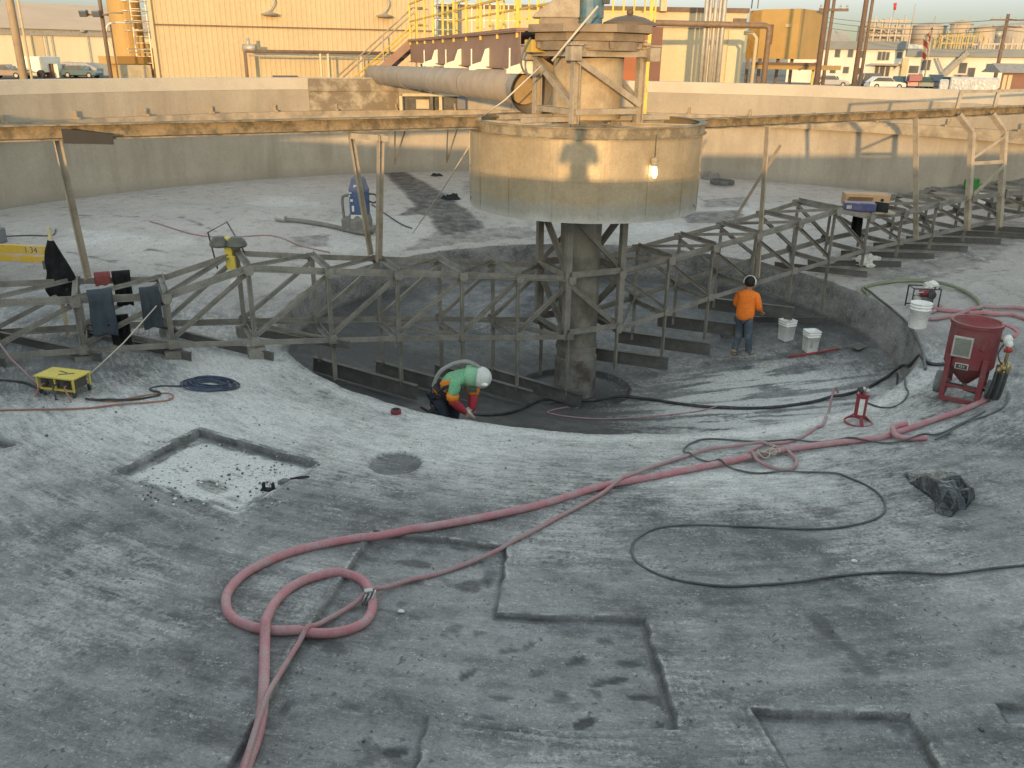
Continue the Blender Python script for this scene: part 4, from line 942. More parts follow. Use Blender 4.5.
    for k, (x, y) in enumerate(((.50, -.22), (.56, -.16), (.61, -.24), (.66, -.18))):
        b = MB(); b.tube(smooth_path([V((x, y, .66)), V((x-.01, y-.02, .45)), V((x-.04, y-.01, .22)), V((x-.07, y+.02, .16))], 5), .033, 8); b.build('side_hose', M_HOSEV, pot)
    b = MB(); b.tube(smooth_path([V((.5, -.1, 1.12)), V((.46, -.22, 1.0)), V((.50, -.26, .88)), V((.56, -.2, .8))], 5), .014, 6); b.build('control_line', M_HOSEV, pot)
    b = MB(); b.tube(smooth_path([V((.38, .1, 1.42)), V((.52, .1, 1.40)), V((.66, .05, 1.34)), V((.62, -.02, 1.26))], 5), .03, 8); b.build('hose_on_top', M_PINK, pot)
def txt(body, parent, loc, size, m, rot=(math.pi/2, 0, 0), align='CENTER', ext=.001, name='lettering'):
    cu = bpy.data.curves.new(name, 'FONT'); cu.body = body; cu.size = size; cu.align_x = align; cu.align_y = 'CENTER'; cu.extrude = ext
    o = bpy.data.objects.new(name, cu); COL.objects.link(o); dg = bpy.context.evaluated_depsgraph_get()
    dg.update(); me = bpy.data.meshes.new_from_object(o.evaluated_get(dg)); bpy.data.objects.remove(o)
    me.transform(Matrix.Translation(V(loc)) @ (rot if isinstance(rot, Matrix) else Matrix.Rotation(rot[2], 4, 'Z') @ Matrix.Rotation(rot[0], 4, 'X')))
    me.materials.clear(); me.materials.append(m)
    ob = bpy.data.objects.new(name, me); COL.objects.link(ob)
    if parent is not None: ob.parent = parent; ORG[ob.name] = V((0, 0, 0))
    return ob
pot_parts()
face = math.atan2(POT.x-CAM.x, POT.y-CAM.y)
pot.location = POT; pot.rotation_euler = (0, 0, -face-.10); pot.scale = (.72, .72, .77)
# ------------------------------------------------------------------ moisture separator
q = at(858, 423); SEP = V((q.x, q.y, gz(q.x, q.y)))
se = thing('moisture_separator', 'small dark red upright air filter on a ring foot with a white label', 'air filter', SEP); se.scale = (.84, .84, .82)
M_SEP = mat('separator_red', (.27, .035, .05), .4, (.18, .05, .06), .5, 5)
b = MB(); b.tube([SEP+V((.20*math.cos(a), .20*math.sin(a), .02)) for a in np.linspace(0, 2*math.pi, 32)[:-1]], .016, 8, closed=True); b.build('ring_foot', M_SEP, se)
for a in (.5, 2.6, 4.7):
    b = MB(); b.bar(SEP+V((.20*math.cos(a), .20*math.sin(a), .025)), SEP+V((.06*math.cos(a), .06*math.sin(a), .15)), .05, .02); b.build('foot_strut', M_SEP, se)
b = MB(); b.lathe([(0, .10), (.07, .10), (.085, .13), (.085, .47), (.10, .475), (.10, .505), (0, .51)], SEP, 28); b.build('cylinder', M_SEP, se)
b = MB(); b.lathe([(.0865, .17), (.0885, .17), (.0885, .44), (.0865, .44)], SEP, 12, a0=-128, a1=-78, close=True); b.build('label', mat('label_white', (.72, .73, .71), .5, (.5, .5, .5), .4, 12), se)
b = MB(); b.sphere(SEP+V((-.03, 0, .555)), .045); b.cyl(SEP+V((-.07, -.02, .55)), SEP+V((.08, 0, .60)), .02); b.build('black_cap', M_BLK, se)
b = MB(); b.sphere(SEP+V((.05, -.03, .56)), .04); b.cyl(SEP+V((.0, .0, .5)), SEP+V((.0, 0, .60)), .03); b.sphere(SEP+V((-.01, -.05, .6)), .022); b.build('fitting', M_ALU, se)
b = MB(); b.tube(smooth_path([SEP+V((-.03, -.04, .62)), SEP+V((-.09, -.03, .6)), SEP+V((-.10, -.02, .52))], 5), .012, 6); b.build('loop_handle', M_BLK, se)
# ------------------------------------------------------------------ buckets
M_BKT = mat('bucket_white', (.88, .88, .87), .45, (.74, .74, .72), .5, 6, spec=.5)
M_BKIN = mat('bucket_inside', (.42, .42, .40), .7)
def bucket(u, v, label, square=False, h=.42, r=.155, label_plate=False, rz=0.0):
    q = at(u, v); o = V((q.x, q.y, gz(q.x, q.y))); th_ = thing('bucket', label, 'bucket', o, 'white buckets')
    n = 32
    def ring(rr, z, k):
        pts = []
        for i in range(n):
            a = 2*math.pi*i/n
            if square:
                c, s = math.cos(a), math.sin(a); e = .32; x = math.copysign(abs(c)**e, c)*rr*.94; y = math.copysign(abs(s)**e, s)*rr*.94
            else: x, y = rr*math.cos(a), rr*math.sin(a)
            x, y = x*math.cos(rz)-y*math.sin(rz), x*math.sin(rz)+y*math.cos(rz)
            pts.append(o+V((x, y, z)))
        return pts
    def loft(rings, nm, m):
        b = MB(); R = [[b.bm.verts.new(p) for p in rg] for rg in rings]
        for A, B in zip(R, R[1:]):
            for i in range(n):
                f = b.face((A[i], A[(i+1) % n], B[(i+1) % n], B[i]))
                if f: f.smooth = True
        b.face(R[0][::-1]); b.face(R[-1]); return b.build(nm, m, th_)
    loft([ring(r*.84, .0, 0), ring(r*.86, .01, 0), ring(r*.95, h*.74, 0), ring(r*1.02, h*.745, 0), ring(r*1.02, h*.77, 0), ring(r*.965, h*.775, 0), ring(r*.98, h*.86, 0), ring(r*1.05, h*.865, 0), ring(r*1.05, h*.89, 0), ring(r*.985, h*.895, 0), ring(r, h*.985, 0), ring(r*1.06, h*.985, 0), ring(r*1.06, h, 0), ring(r*.95, h, 0), ring(r*.92, h*.80, 0)], 'pail', M_BKT)
    b = MB(); zz = h*.80+.002; b.face([b.bm.verts.new(p) for p in ring(r*.92, zz, 0)]); b.build('contents', M_BKIN, th_)
    d = (V((CAM.x, CAM.y, 0))-V((o.x, o.y, 0))).normalized(); sd = V((-d.y, d.x, 0)); b = MB()
    pts = [o+sd*(r*1.05*math.cos(a))+d*(r*.45*math.sin(a)+r*.55)+V((0, 0, h*.8-.9*r*math.sin(a))) for a in np.linspace(0, math.pi, 14)]; b.tube(pts, .005, 5); b.build('handle', M_ALU, th_)
    if label_plate:
        b = MB(); b.bar(o+d*(r*.94)+V((0, 0, h*.25)), o+d*(r*.97)+V((0, 0, h*.62)), .012, r*.55, up=sd); b.build('label', flat('bucket_print', (.36, .38, .40)), th_)
    return th_
bucket(785.5, 339.5, 'white square bucket in the pit nearest the orange worker', True, .43, .155, False, .5)
bucket(809.5, 351, 'white square bucket in the pit with a grey printed label', True, .43, .15, True, .25)
bucket(917, 327.5, 'round white bucket on the pit edge before the black framed engine', False, .46, .175)
# ------------------------------------------------------------------ engine in a tube frame behind the bucket
q = at(921, 308); EN = V((q.x, q.y, gz(q.x, q.y))); en = thing('engine_set', 'small red and black engine in a black tube frame behind the white bucket', 'engine set', EN)
w_, d_, h_ = .72, .42, .56; en.scale = (.68, .68, .72)
for sx in (-1, 1):
    b = MB(); pts = [EN+V((sx*w_/2, y, z)) for y, z in ((-d_/2, .0), (-d_/2, h_), (d_/2, h_), (d_/2, .0))]; b.tube(pts, .02, 8); b.build('side_frame', M_BLK, en)
for y, z in ((-d_/2, h_), (d_/2, h_), (-d_/2, .06), (d_/2, .06)):
    b = MB(); b.tube([EN+V((-w_/2, y, z)), EN+V((w_/2, y, z))], .018, 8); b.build('frame_bar', M_BLK, en)
b = MB(); b.box(EN+V((.0, 0, .20)), (.44, .30, .26)); b.build('engine_block', M_STEELD, en, .03)
b = MB(); b.box(EN+V((.02, -.02, .42)), (.30, .22, .13)); b.build('fuel_tank', M_SEP, en, .04)
b = MB(); b.cyl(EN+V((.16, -.2, .40)), EN+V((.16, -.05, .40)), .11, n=20); b.build('air_filter', M_BLK, en, .01)
b = MB(); b.cyl(EN+V((-.2, -.18, .26)), EN+V((-.2, -.05, .26)), .09, n=16); b.cyl(EN+V((-.3, -.22, .46)), EN+V((-.1, -.22, .48)), .02); b.build('starter', M_ALU, en)
b = MB(); b.cyl(EN+V((.40, -.24, .14)), EN+V((.44, -.18, .14)), .05); b.build('outlet', M_ALU, en)
q = EN+V((.10, -.02, .41)); rag('cloth', 'white rag thrown over the black framed engine', 'cloth', q, .11, (1.1, .7, .6), M_RAG, 9, .4)
q = at(866, 266); rag('cloth', 'white rag lying alone on the floor by the truss foot', 'cloth', V((q.x, q.y, gz(q.x, q.y)-.01)), .20, (1.1, .7, .6), M_RAG, 5, .5)
# ------------------------------------------------------------------ crumpled black bag
t = NT('black_plastic'); t.set(.26, 0, .7); p_ = t.pos(); n1 = t.noise(p_, 9, 4, .6); t.color(t.mix(t.ramp(n1, .35, .65), (.022, .026, .031), (.055, .062, .074))); t.bump(t.noise(p_, 11, 3, .55), .8, .06); M_BAG = t.m
def crumple(name, label, cat, c, sx, sy, sz, m, seed, rz=0, peaks=9):
    rnd = random.Random(seed); bm = bmesh.new(); N = 90
    pk = [(rnd.uniform(-.8, .8), rnd.uniform(-.7, .7), rnd.uniform(.45, 1), rnd.uniform(0, 6.28)) for _ in range(peaks)]
    def hgt(x, y):
        a = .5+1.3*noise.noise(V((x*.8+seed, y*.8, 1))); w = -x*math.sin(a)+y*math.cos(a); u = x*math.cos(a)+y*math.sin(a)
        k1 = 1-abs(math.sin(math.pi*(w*1.25+.55*noise.noise(V((x*1.3, y*1.3, seed)))+.2)))
        k2 = 1-abs(math.sin(math.pi*(w*2.9+u*.7+.7*noise.noise(V((x*2.2, y*2.2, seed+3))))))
        env = .55+.75*noise.noise(V((x*1.1+seed, y*1.1, 8)))
        return max(.10, .16+.62*env*k1**1.3+.22*k2**1.5+.05*noise.noise(V((x*7, y*7, seed))))
    G = {}
    for i in range(N+1):
        for j in range(N+1):
            x, y = i/N*2-1, j/N*2-1; a = math.atan2(y, x); rr = .82+.20*noise.noise(V((math.cos(a)*1.4+seed, math.sin(a)*1.4, 3)))+.10*noise.noise(V((math.cos(a)*4, math.sin(a)*4, seed)))
            k = max(abs(x), abs(y)); l = math.hypot(x, y) or 1; X_, Y_ = x/l*k*rr, y/l*k*rr
            z = hgt(X_, Y_)*(1-sstep(np.array(k), .72, 1.0)*.92)
            X_ += .10*noise.noise(V((x*3, y*3, seed+5))); Y_ += .10*noise.noise(V((x*3, y*3, seed+9)))
            G[i, j] = bm.verts.new((X_*sx, Y_*sy, z*sz))
    for i in range(N):
        for j in range(N):
            f = bm.faces.new((G[i, j], G[i+1, j], G[i+1, j+1], G[i, j+1])); f.smooth = True
    border = [G[i, 0] for i in range(N)]+[G[N, j] for j in range(N)]+[G[i, N] for i in range(N, 0, -1)]+[G[0, j] for j in range(N, 0, -1)]
    bm.faces.new(border[::-1])
    for v in bm.verts:
        x, y = v.co.x, v.co.y; v.co.x = x*math.cos(rz)-y*math.sin(rz)+c.x; v.co.y = x*math.sin(rz)+y*math.cos(rz)+c.y; v.co.z += c.z+.004
    b = MB(); b.bm.free(); b.bm = bm; return tag(b.build(name, m), label, cat)
from mathutils.geometry import delaunay_2d_cdt
BG = [(120, 140, .05), (90, 180, 0), (150, 280, 0), (250, 350, 0), (330, 400, 0), (400, 470, .01), (395, 575, 0), (480, 600, 0), (560, 615, 0), (640, 545, 0), (715, 545, 0), (720, 500, .03), (805, 410, .02), (800, 340, .05), (770, 300, .15), (660, 180, .15), (560, 180, .04), (390, 145, .06), (310, 165, .04), (200, 165, .03),
      (300, 190, .14), (180, 240, .11), (230, 290, .07), (420, 240, .18), (540, 330, .22), (570, 400, .17), (440, 490, .05), (330, 300, .15), (480, 260, .07), (590, 255, .16), (640, 330, .13), (560, 345, .05), (600, 390, .01), (690, 380, .03), (740, 340, .13), (700, 460, .02), (620, 430, .13), (540, 510, .06), (600, 490, .11), (470, 520, .02), (420, 410, .12), (250, 230, .06), (640, 250, .09), (720, 270, .12), (780, 370, .02), (350, 220, .09), (460, 350, .13)]
pts = []
for x, y, h in BG:
    p = at(899+(x-450)*1.1/10.97+450/10.97, 459+(y-380)*1.1/10.97+380/10.97, h*1.1); h *= 1.1; pts.append(V((p.x, p.y, gz(p.x, p.y)+h)))
vv, _, ff, _, _, _ = delaunay_2d_cdt([V((p.x, p.y)) for p in pts], [], [list(range(20))], 1, 1e-5)
bm = bmesh.new(); vs = []
for q in vv:
    k = min(range(len(pts)), key=lambda i_: (pts[i_].x-q.x)**2+(pts[i_].y-q.y)**2); vs.append(bm.verts.new((q.x, q.y, pts[k].z)))
for f in ff: bm.faces.new([vs[i_] for i_ in f])
bmesh.ops.subdivide_edges(bm, edges=bm.edges[:], cuts=2, use_grid_fill=True, smooth=.35)
bmesh.ops.triangulate(bm, faces=bm.faces[:]); bmesh.ops.subdivide_edges(bm, edges=bm.edges[:], cuts=1, use_grid_fill=True)
for v in bm.verts:
    k = noise.noise(v.co*16)*.5+abs(noise.noise(v.co*9))*.9-.3; g_ = gz(v.co.x, v.co.y)
    if v.is_boundary: v.co.z = min(v.co.z, g_+.006)+(.012 if v.co.z > g_+.04 else 0)
    else: v.co.z = max(g_+.006, v.co.z+.030*k)
for f in bm.faces: f.smooth = True
bmesh.ops.recalc_face_normals(bm, faces=bm.faces[:]); bmesh.ops.solidify(bm, geom=bm.faces[:], thickness=.003)
b = MB(); b.bm.free(); b.bm = bm; tag(b.build('plastic_bag', M_BAG), 'crumpled black plastic bag lying alone on the near floor', 'bag')
# ------------------------------------------------------------------ yellow power box
M_PYEL = mat('power_box_yellow', (.66, .52, .09), .5, (.52, .42, .12), .5, 5)
q = at(66, 392); PB = V((q.x, q.y, gz(q.x, q.y))); pb_ = thing('power_box', 'yellow power distribution box on short legs with cables plugged in', 'power box', (0, 0, 0))
b = MB(); b.box((0, 0, .335), (.80, .46, .03)); b.build('top_plate', M_PYEL, pb_, .008)
for x in (-.36, 0, .36):
    for y in (-.2, .2):
        b = MB(); b.bar((x, y, .10), (x*1.02, y, .32), .03, .03); b.build('strut', M_PYEL, pb_)
for y in (-.2, .2):
    b = MB(); b.bar((-.37, y, .12), (.37, y, .12), .025, .035); b.build('bottom_rail', M_PYEL, pb_)
b = MB(); b.box((0, 0, .215), (.66, .34, .19)); b.build('housing', mat('dark_housing', (.09, .08, .07), .5), pb_, .01)
for x in (-.22, 0, .22):
    b = MB(); b.cyl((x, -.17, .22), (x, -.205, .215), .055, n=16); b.build('socket', M_BLK, pb_)
for x in (-.34, .34):
    for y in (-.19, .19):
        b = MB(); b.box((x, y, .06), (.05, .05, .12)); b.build('foot', M_BLK, pb_, .01)
b = MB(); b.box((.10, -.02, .3515), (.26, .05, .003), .5); b.box((-.02, .05, .3515), (.2, .035, .003), -.25); b.build('scuff_mark', mat('scuff', (.12, .10, .05), .7), pb_)
for x, dx in ((-.22, -.06), (0, .10), (.22, .16)):
    b = MB(); b.tube(smooth_path([V((x, -.20, .21)), V((x+dx*.3, -.30, .20)), V((x+dx, -.36, .08)), V((x+dx*1.4, -.40, .02))], 5), .016, 6); b.build('plug_lead', M_ORC if x else M_BLK, pb_)
pb_.location = PB; pb_.rotation_euler = (0, 0, -.16); pb_.scale = (.72, .72, .74)
# ------------------------------------------------------------------ blue pump
M_PBLUE = mat('pump_blue', (.06, .10, .21), .45, (.10, .14, .24), .5, 8)
M_PGREY = mat('pump_grey', (.16, .155, .15), .6, (.28, .27, .25), .6, 6)
q = at(361, 232); PU = V((q.x, q.y, gz(q.x, q.y))); pu = thing('dewatering_pump', 'blue upright pump with a grey side handle behind the truss', 'pump', PU)
b = MB(); b.lathe([(0, .46), (.24, .46), (.25, .5), (.25, 1.02), (0, 1.02)], PU, 28); b.build('body', M_PBLUE, pu)
b = MB(); b.lathe([(0, 1.02), (.255, 1.02), (.255, 1.08), (.20, 1.22), (.17, 1.34), (.12, 1.38), (0, 1.38)], PU, 28); b.build('head', mat('head_blue', (.12, .13, .22), .5, (.2, .2, .26), .5), pu)
b = MB(); b.lathe([(0, .04), (.30, .04), (.30, .30), (.26, .46), (0, .46)], PU, 24); b.build('volute', M_PGREY, pu)
b = MB(); b.box(PU+V((-.18, 0, .20)), (.52, .44, .34)); b.build('base', M_PGREY, pu, .05)
b = MB(); b.tube(smooth_path([PU+V((-.40, -.05, .30)), PU+V((-.42, -.05, .80)), PU+V((-.36, -.05, .90)), PU+V((-.2, -.04, .92))], 5), .035, 8); b.build('handle', M_PGREY, pu)
b = MB(); b.box(PU+V((-.02, -.245, .42)), (.30, .03, .10)); b.build('pale_plate', mat('plate_pale', (.62, .60, .58), .5), pu, .005)
for x, z, w2, h2_ in ((-.10, .62, .07, .14), (-.12, .82, .10, .06), (-.19, .92, .05, .05), (-.02, 1.16, .10, .06), (-.14, 1.0, .12, .03)):
    yy = -math.sqrt(max(.252**2-x*x, .01))-.004 if z < 1.05 else -.215
    b = MB(); b.box(PU+V((x, yy, z)), (w2, .014, h2_), math.atan2(x, -yy)*-1); b.build('sticker', M_RAG, pu)
b = MB(); b.tube(smooth_path([PU+V((.22, 0, .96)), PU+V((.40, 0, .94)), PU+V((.46, 0, .82)), PU+V((.36, 0, .74)), PU+V((.24, 0, .78))], 5), .022, 8); b.build('cable_loop', M_BLK, pu)
b = MB(); b.cyl(PU+V((.2, -.1, .12)), PU+V((.42, -.16, .12)), .10, n=16); b.build('outlet', M_PGREY, pu, .01)
# ------------------------------------------------------------------ work light on the truss
WL = P3(-6.15, HW-.1, -1.90); wlt = thing('work_light', 'twin headed yellow work light with a wire frame standing on the truss', 'work light', WL)
for dx in (-.13, .14):
    b = MB(); c = WL+V((dx, 0, .16)); b.lathe([(0, .12), (.08, .11), (.14, .05), (.165, -.02), (.15, -.04), (0, -.03)], c, 24); b.build('lamp_head', mat('lamp_green_grey', (.11, .115, .10), .5), wlt)
    b = MB(); b.lathe([(0, -.045), (.145, -.045), (.10, -.06), (0, -.07)], c, 20); b.build('lens', flat('lens_grey', (.4, .4, .38), .2), wlt)
b = MB(); b.box(WL+V((.0, .02, .02)), (.12, .10, .48)); b.build('column', M_PYEL, wlt, .01)
b = MB(); b.box(WL+V((.04, -.04, -.14)), (.14, .06, .22)); b.build('warning_plate', M_PYEL, wlt, .008)
b = MB(); b.tube([WL+V((-.26, .1, -.28)), WL+V((-.36, .12, .30)), WL+V((-.02, .1, .48)), WL+V((.22, .08, .02)), WL+V((.24, .06, -.2))], .014, 8); b.build('wire_frame', M_STEELD, wlt)
b = MB(); b.sphere(WL+V((.12, -.2, -.42)), .07, 12); b.build('spare_bulb', M_RAG, wlt)
# ------------------------------------------------------------------ clothes on the truss
def drape(name, label, cat, p, q, lf, lb, m, seed=0, off=.09, taper=.0, waves=3.0, amp=.03, split=False):
    """cloth laid over a bar from p to q: lf hangs on the camera side, lb behind"""
    p, q = V(p), V(q); x = (q-p); L = x.length; x.normalize(); nf = V((x.y, -x.x, 0)).normalized()
    if nf.dot(V((CAM.x-p.x, CAM.y-p.y, 0))) < 0: nf = -nf
    nu, nv_ = 26, 40; bm = bmesh.new(); G = {}
    for i in range(nu+1):
        for j in range(nv_+1):
            u = i/nu; t_ = -lb+(lf+lb)*j/nv_; k = abs(t_)
            w = amp*min(1, k*5)*(math.sin(u*waves*6.28+seed+t_*1.7)+.6*noise.noise(V((u*4+seed, t_*4, seed))))
            if k < off: o = off*math.sin(t_/off*1.57); z = off*.55*math.cos(t_/off*1.57)
            else: o = math.copysign(off, t_); z = -(k-off)
            end = (k/(lf if t_ > 0 else max(lb, .01)))
            uu = .5+(u-.5)*(1-taper*end)
            zz = z+(.05*noise.noise(V((u*3, seed, t_))) if end > .8 else 0)
            G[i, j] = bm.verts.new(p+x*(L*uu+.02*noise.noise(V((t_*3, seed+u, 0))))+nf*(o+math.copysign(w, t_ if t_ else 1)*(1 if t_ > 0 else -1)+w*.2)+V((0, 0, zz)))
    for i in range(nu):
        for j in range(nv_):
            if split and i == nu//2 and abs(-lb+(lf+lb)*j/nv_) > .30: continue
            f = bm.faces.new((G[i, j], G[i+1, j], G[i+1, j+1], G[i, j+1])); f.smooth = True
    bmesh.ops.solidify(bm, geom=bm.faces[:], thickness=.018)
    b = MB(); b.bm.free(); b.bm = bm; return tag(b.build(name, m), label, cat)
M_JEAN = mat('washed_denim', (.11, .14, .175), .9, (.075, .095, .125), .6, 6, fine=120, bump=.2)
M_JEAN2 = mat('grey_denim', (.10, .12, .145), .9, (.07, .085, .105), .6, 6, fine=120, bump=.2)
M_BLKC = mat('black_cloth', (.022, .023, .026), .9, (.05, .052, .056), .6, 5, bump=.3)
M_REDC = mat('faded_red_cloth', (.42, .13, .12), .9, (.33, .12, .11), .5, 6)
zc_ = -2.155+.075
drape('jeans', 'blue grey jeans hung over the near truss chord beside the upright post', 'jeans', P3(-8.22, -HW, zc_), P3(-7.90, -HW, zc_+.0), .70, .55, M_JEAN, 1, .085, .0, 1.2, .025)
drape('jeans', 'darker folded jeans hung over the near truss chord where it steps up', 'jeans', P3(-7.55, -HW, zc_-.03), P3(-7.29, -HW, zc_-.03), .62, .5, M_JEAN2, 4, .085, .0, 1.6, .03)
drape('overalls', 'black overalls hanging behind the blue grey jeans', 'overalls', P3(-8.0, -HW+.16, -2.5), P3(-7.74, -HW+.16, -2.5), .45, .3, M_BLKC, 2, .05, .0, 1.4, .04)
drape('cloth', 'faded red cloth over the far truss chord by the leaning post', 'cloth', P3(-8.12, HW, -2.10), P3(-7.9, HW, -2.10), .22, .2, M_REDC, 6, .085, .0, 1, .01)
drape('black_shirt', 'black shirt hanging over the far truss chord beside the red cloth', 'shirt', P3(-7.88, HW, -2.10), P3(-7.62, HW, -2.10), .58, .4, M_BLKC, 8, .085, .1, 1.5, .04)
drape('black_jacket', 'black jacket hanging below the cardboard box on the far truss', 'jacket', P3(6.75, -.05, -2.0), P3(6.95, .0, -2.0), .55, .5, M_BLKC, 9, .06, -.3, 1.5, .04)
# jacket on a stake
JK = P3(-8.62, HW+.10, 0); jz = z_d(57, 240, math.hypot(JK.x-CAM.x, JK.y-CAM.y)); jb_ = -2.45
stake = tag(MB().bar((JK.x, JK.y, gz(JK.x, JK.y)-.02), (JK.x+.01, JK.y, jz+.20), .045, .045).build('stake', M_LINT), 'pale wooden stake standing by the far truss chord under the black coat', 'stake')
bm = bmesh.new(); nu, nv_ = 48, 40; G = {}
for j in range(nv_+1):
    t_ = j/nv_; z = jz+(jb_-jz)*t_; r0 = .04+.105*min(1, t_*1.6)**.9+.03*t_-.06*max(0, t_-.82)/.18*.5
    for i in range(nu):
        a = 2*math.pi*i/nu; f = 1+.20*math.sin(a*5+3*t_+1)*min(1, t_*3)+.40*noise.noise(V((math.cos(a)*1.5, math.sin(a)*1.5, t_*3)))
        hem = .16*noise.noise(V((math.cos(a)*1.2, math.sin(a)*1.2, 7)))*max(0, t_-.7)/.3
        G[i, j] = bm.verts.new((JK.x+r0*f*math.cos(a)*1.25+.10*t_, JK.y+r0*f*math.sin(a)*.8, z+hem))
for j in range(nv_):
    for i in range(nu):
        f = bm.faces.new((G[i, j], G[(i+1) % nu, j], G[(i+1) % nu, j+1], G[i, j+1])); f.smooth = True
bm.faces.new([G[i, 0] for i in range(nu)]); bmesh.ops.solidify(bm, geom=bm.faces[:], thickness=.012)
b = MB(); b.bm.free(); b.bm = bm; tag(b.build('black_coat', M_BLKC), 'long black coat draped over a wooden stake beside the yellow trestle', 'coat')
# ------------------------------------------------------------------ yellow trestle at the left edge
q = at(44, 281); YT = V((q.x, q.y, gz(q.x, q.y))); dist = math.hypot(q.x-CAM.x, q.y-CAM.y); kx = dist/FPX
yt = thing('yellow_trestle', 'low yellow steel trestle with two long rails reaching out of the picture', 'trestle', YT)
M_TY = mat('trestle_yellow', (.62, .40, .05), .5, (.60, .50, .32), .6, 3.5)
zt, zl2 = z_d(26, 253, dist), z_d(26, 262.5, dist)
bx_ = at_d(53.5, dist, 0, 256); ex_ = at_d(-110, dist, 0, 256); ex_ = V((ex_.x, bx_.y+.1, 0))
def TP(f, z, o=0): p = bx_.lerp(ex_, f); return V((p.x, p.y+o, z))
b = MB(); b.bar(TP(0, zt), TP(1, zt), .07, .165); b.build('top_rail', M_TY, yt, .008)
b = MB(); b.bar(TP(0, zl2), TP(1, zl2), .07, .12); b.build('lower_rail', M_TY, yt, .008)
for f in (.06, .9):
    for o_ in (-.28, .28):
        b = MB(); p = TP(f, zt-.05); b.bar(p, V((p.x+(.22 if f < .5 else 0), p.y+o_, gz(p.x, p.y+o_))), .05, .05); b.build('leg', M_TY, yt)
b = MB(); b.box(TP(.09, zl2-.09, -.05), (.06, .04, .16)); b.build('hook', M_STEELD, yt)
txd = (ex_-bx_).normalized(); tp = TP(.215, zt, -.037)
txt('1 34', yt, tp-YT, .15, flat('stencil_brown', (.14, .09, .03), .7), rot=Matrix.Rotation(math.atan2(-txd.y, -txd.x), 4, 'Z') @ Matrix.Rotation(math.pi/2, 4, 'X'))
# ------------------------------------------------------------------ things on the right arm
zr = -1.88
M_CARD = mat('cardboard', (.50, .32, .19), .85, (.42, .26, .15), .5, 4)
cb = thing('cardboard_box', 'long open cardboard box lying on top of the far truss', 'cardboard box', P3(7.1, .10, zr))
q = P3(7.15, .12, zr+.17); b = MB(); b.box(q, (.92, .42, .26), TH-.62); b.build('carton', M_CARD, cb, .01)
b = MB(); b.box(q+V((-.18, -.26, .05)), (.5, .02, .16), TH-.62, .9); b.build('flap', M_CARD, cb)
b = MB(); dcam = (V((CAM.x, CAM.y, 0))-V((q.x, q.y, 0))).normalized(); b.cyl(q+V((.28, -.225, .02)), q+V((.28, -.245, .02)), .035, n=16); b.build('hand_hole', M_BLKC, cb)
M_TB = mat('tool_case_blue', (.06, .065, .17), .5, (.16, .16, .22), .5, 6)
q = P3(6.52, -.33, zr+.12); tc = thing('tool_case', 'dark blue tool case on the far truss before the cardboard box', 'tool case', q-V((0, 0, .12)))
b = MB(); b.box(q, (.62, .28, .17), -.12); b.build('case', M_TB, tc, .015)
b = MB(); b.box(q+V((.44, -.03, .0)), (.3, .05, .20), -.75); b.build('open_lid', M_BLKC, tc, .01)
b = MB(); b.box(q+V((-.25, -.13, .0)), (.10, .03, .07), -.12); b.build('latch', M_ALU, tc)
b = MB(); b.box(P3(6.75, -.28, zr+.0), (1.1, .5, .04), TH-.5); tag(b.build('board', M_TAN), 'thin grey board lying on the far truss under the blue tool case', 'board')
M_LIME = mat('lime_cloth', (.13, .42, .12), .85, (.10, .34, .1), .4, 5); M_HIV = mat('yellow_green_cloth', (.55, .62, .16), .85)
drape('green_vest', 'bright green vest hanging on the portal leg of the far beam', 'vest', P3(10.1, .0, -1.42), P3(10.5, .0, -1.42), .34, .3, M_LIME, 3, .05, .0, 1.2, .04)
q = at(1000, 203); wb = thing('white_panel', 'white boxed panel leaning behind the far end of the truss', 'panel', V((q.x, q.y, gz(q.x, q.y))))
b = MB(); b.box(V((q.x, q.y, gz(q.x, q.y)+.24)), (1.5, .4, .46), .35); b.build('panel', M_RAG, wb, .03)
drape('yellow_vest', 'yellow green vest hanging at the far end of the truss', 'vest', P3(11.75, -HW, -1.62), P3(12.05, -HW, -1.62), .42, .3, M_HIV, 5, .08, .0, 1.2, .03)
# ------------------------------------------------------------------ small things on the floor
q = at(0, 243); bc = thing('black_case', 'black case standing at the picture edge on the pale floor', 'case', V((q.x-.1, q.y, gz(q.x, q.y))))
b = MB(); b.box(V((q.x-.12, q.y, gz(q.x, q.y)+.16)), (.42, .3, .32)); b.build('case', M_GREYBOX, bc, .03); b = MB(); b.tube([V((q.x-.2, q.y, gz(q.x, q.y)+.32)), V((q.x-.18, q.y, gz(q.x, q.y)+.38)), V((q.x-.06, q.y, gz(q.x, q.y)+.38)), V((q.x-.04, q.y, gz(q.x, q.y)+.32))], .014, 6); b.build('handle', M_GREYBOX, bc)
q = at(722, 185); b = MB(); b.tube([V((q.x+.36*math.cos(a), q.y+.36*math.sin(a)*1.1, gz(q.x, q.y)+.07+.03*k)) for k in range(3) for a in np.linspace(0, 2*math.pi, 28)[:-1]], .04, 8); tag(b.build('hose_ring', M_STEELD), 'dark ring of coiled hose on the far floor right of the feedwell', 'hose')
q = at(711, 179); crumple('rubble_heap', 'small grey heap at the foot of the far wall by the hose ring', 'heap', V((q.x, q.y, gz(q.x, q.y))), .4, .3, .35, M_STEEL, 3)
q = at(752, 178); crumple('rubble_heap', 'larger grey heap at the foot of the far wall behind the slanting brace', 'heap', V((q.x, q.y, gz(q.x, q.y))), .5, .3, .5, M_STEEL, 5)
q = at(451, 199); crumple('rag', 'small dark rag on the far floor left of the feedwell', 'rag', V((q.x, q.y, gz(q.x, q.y))), .35, .22, .2, M_BLKC, 7)
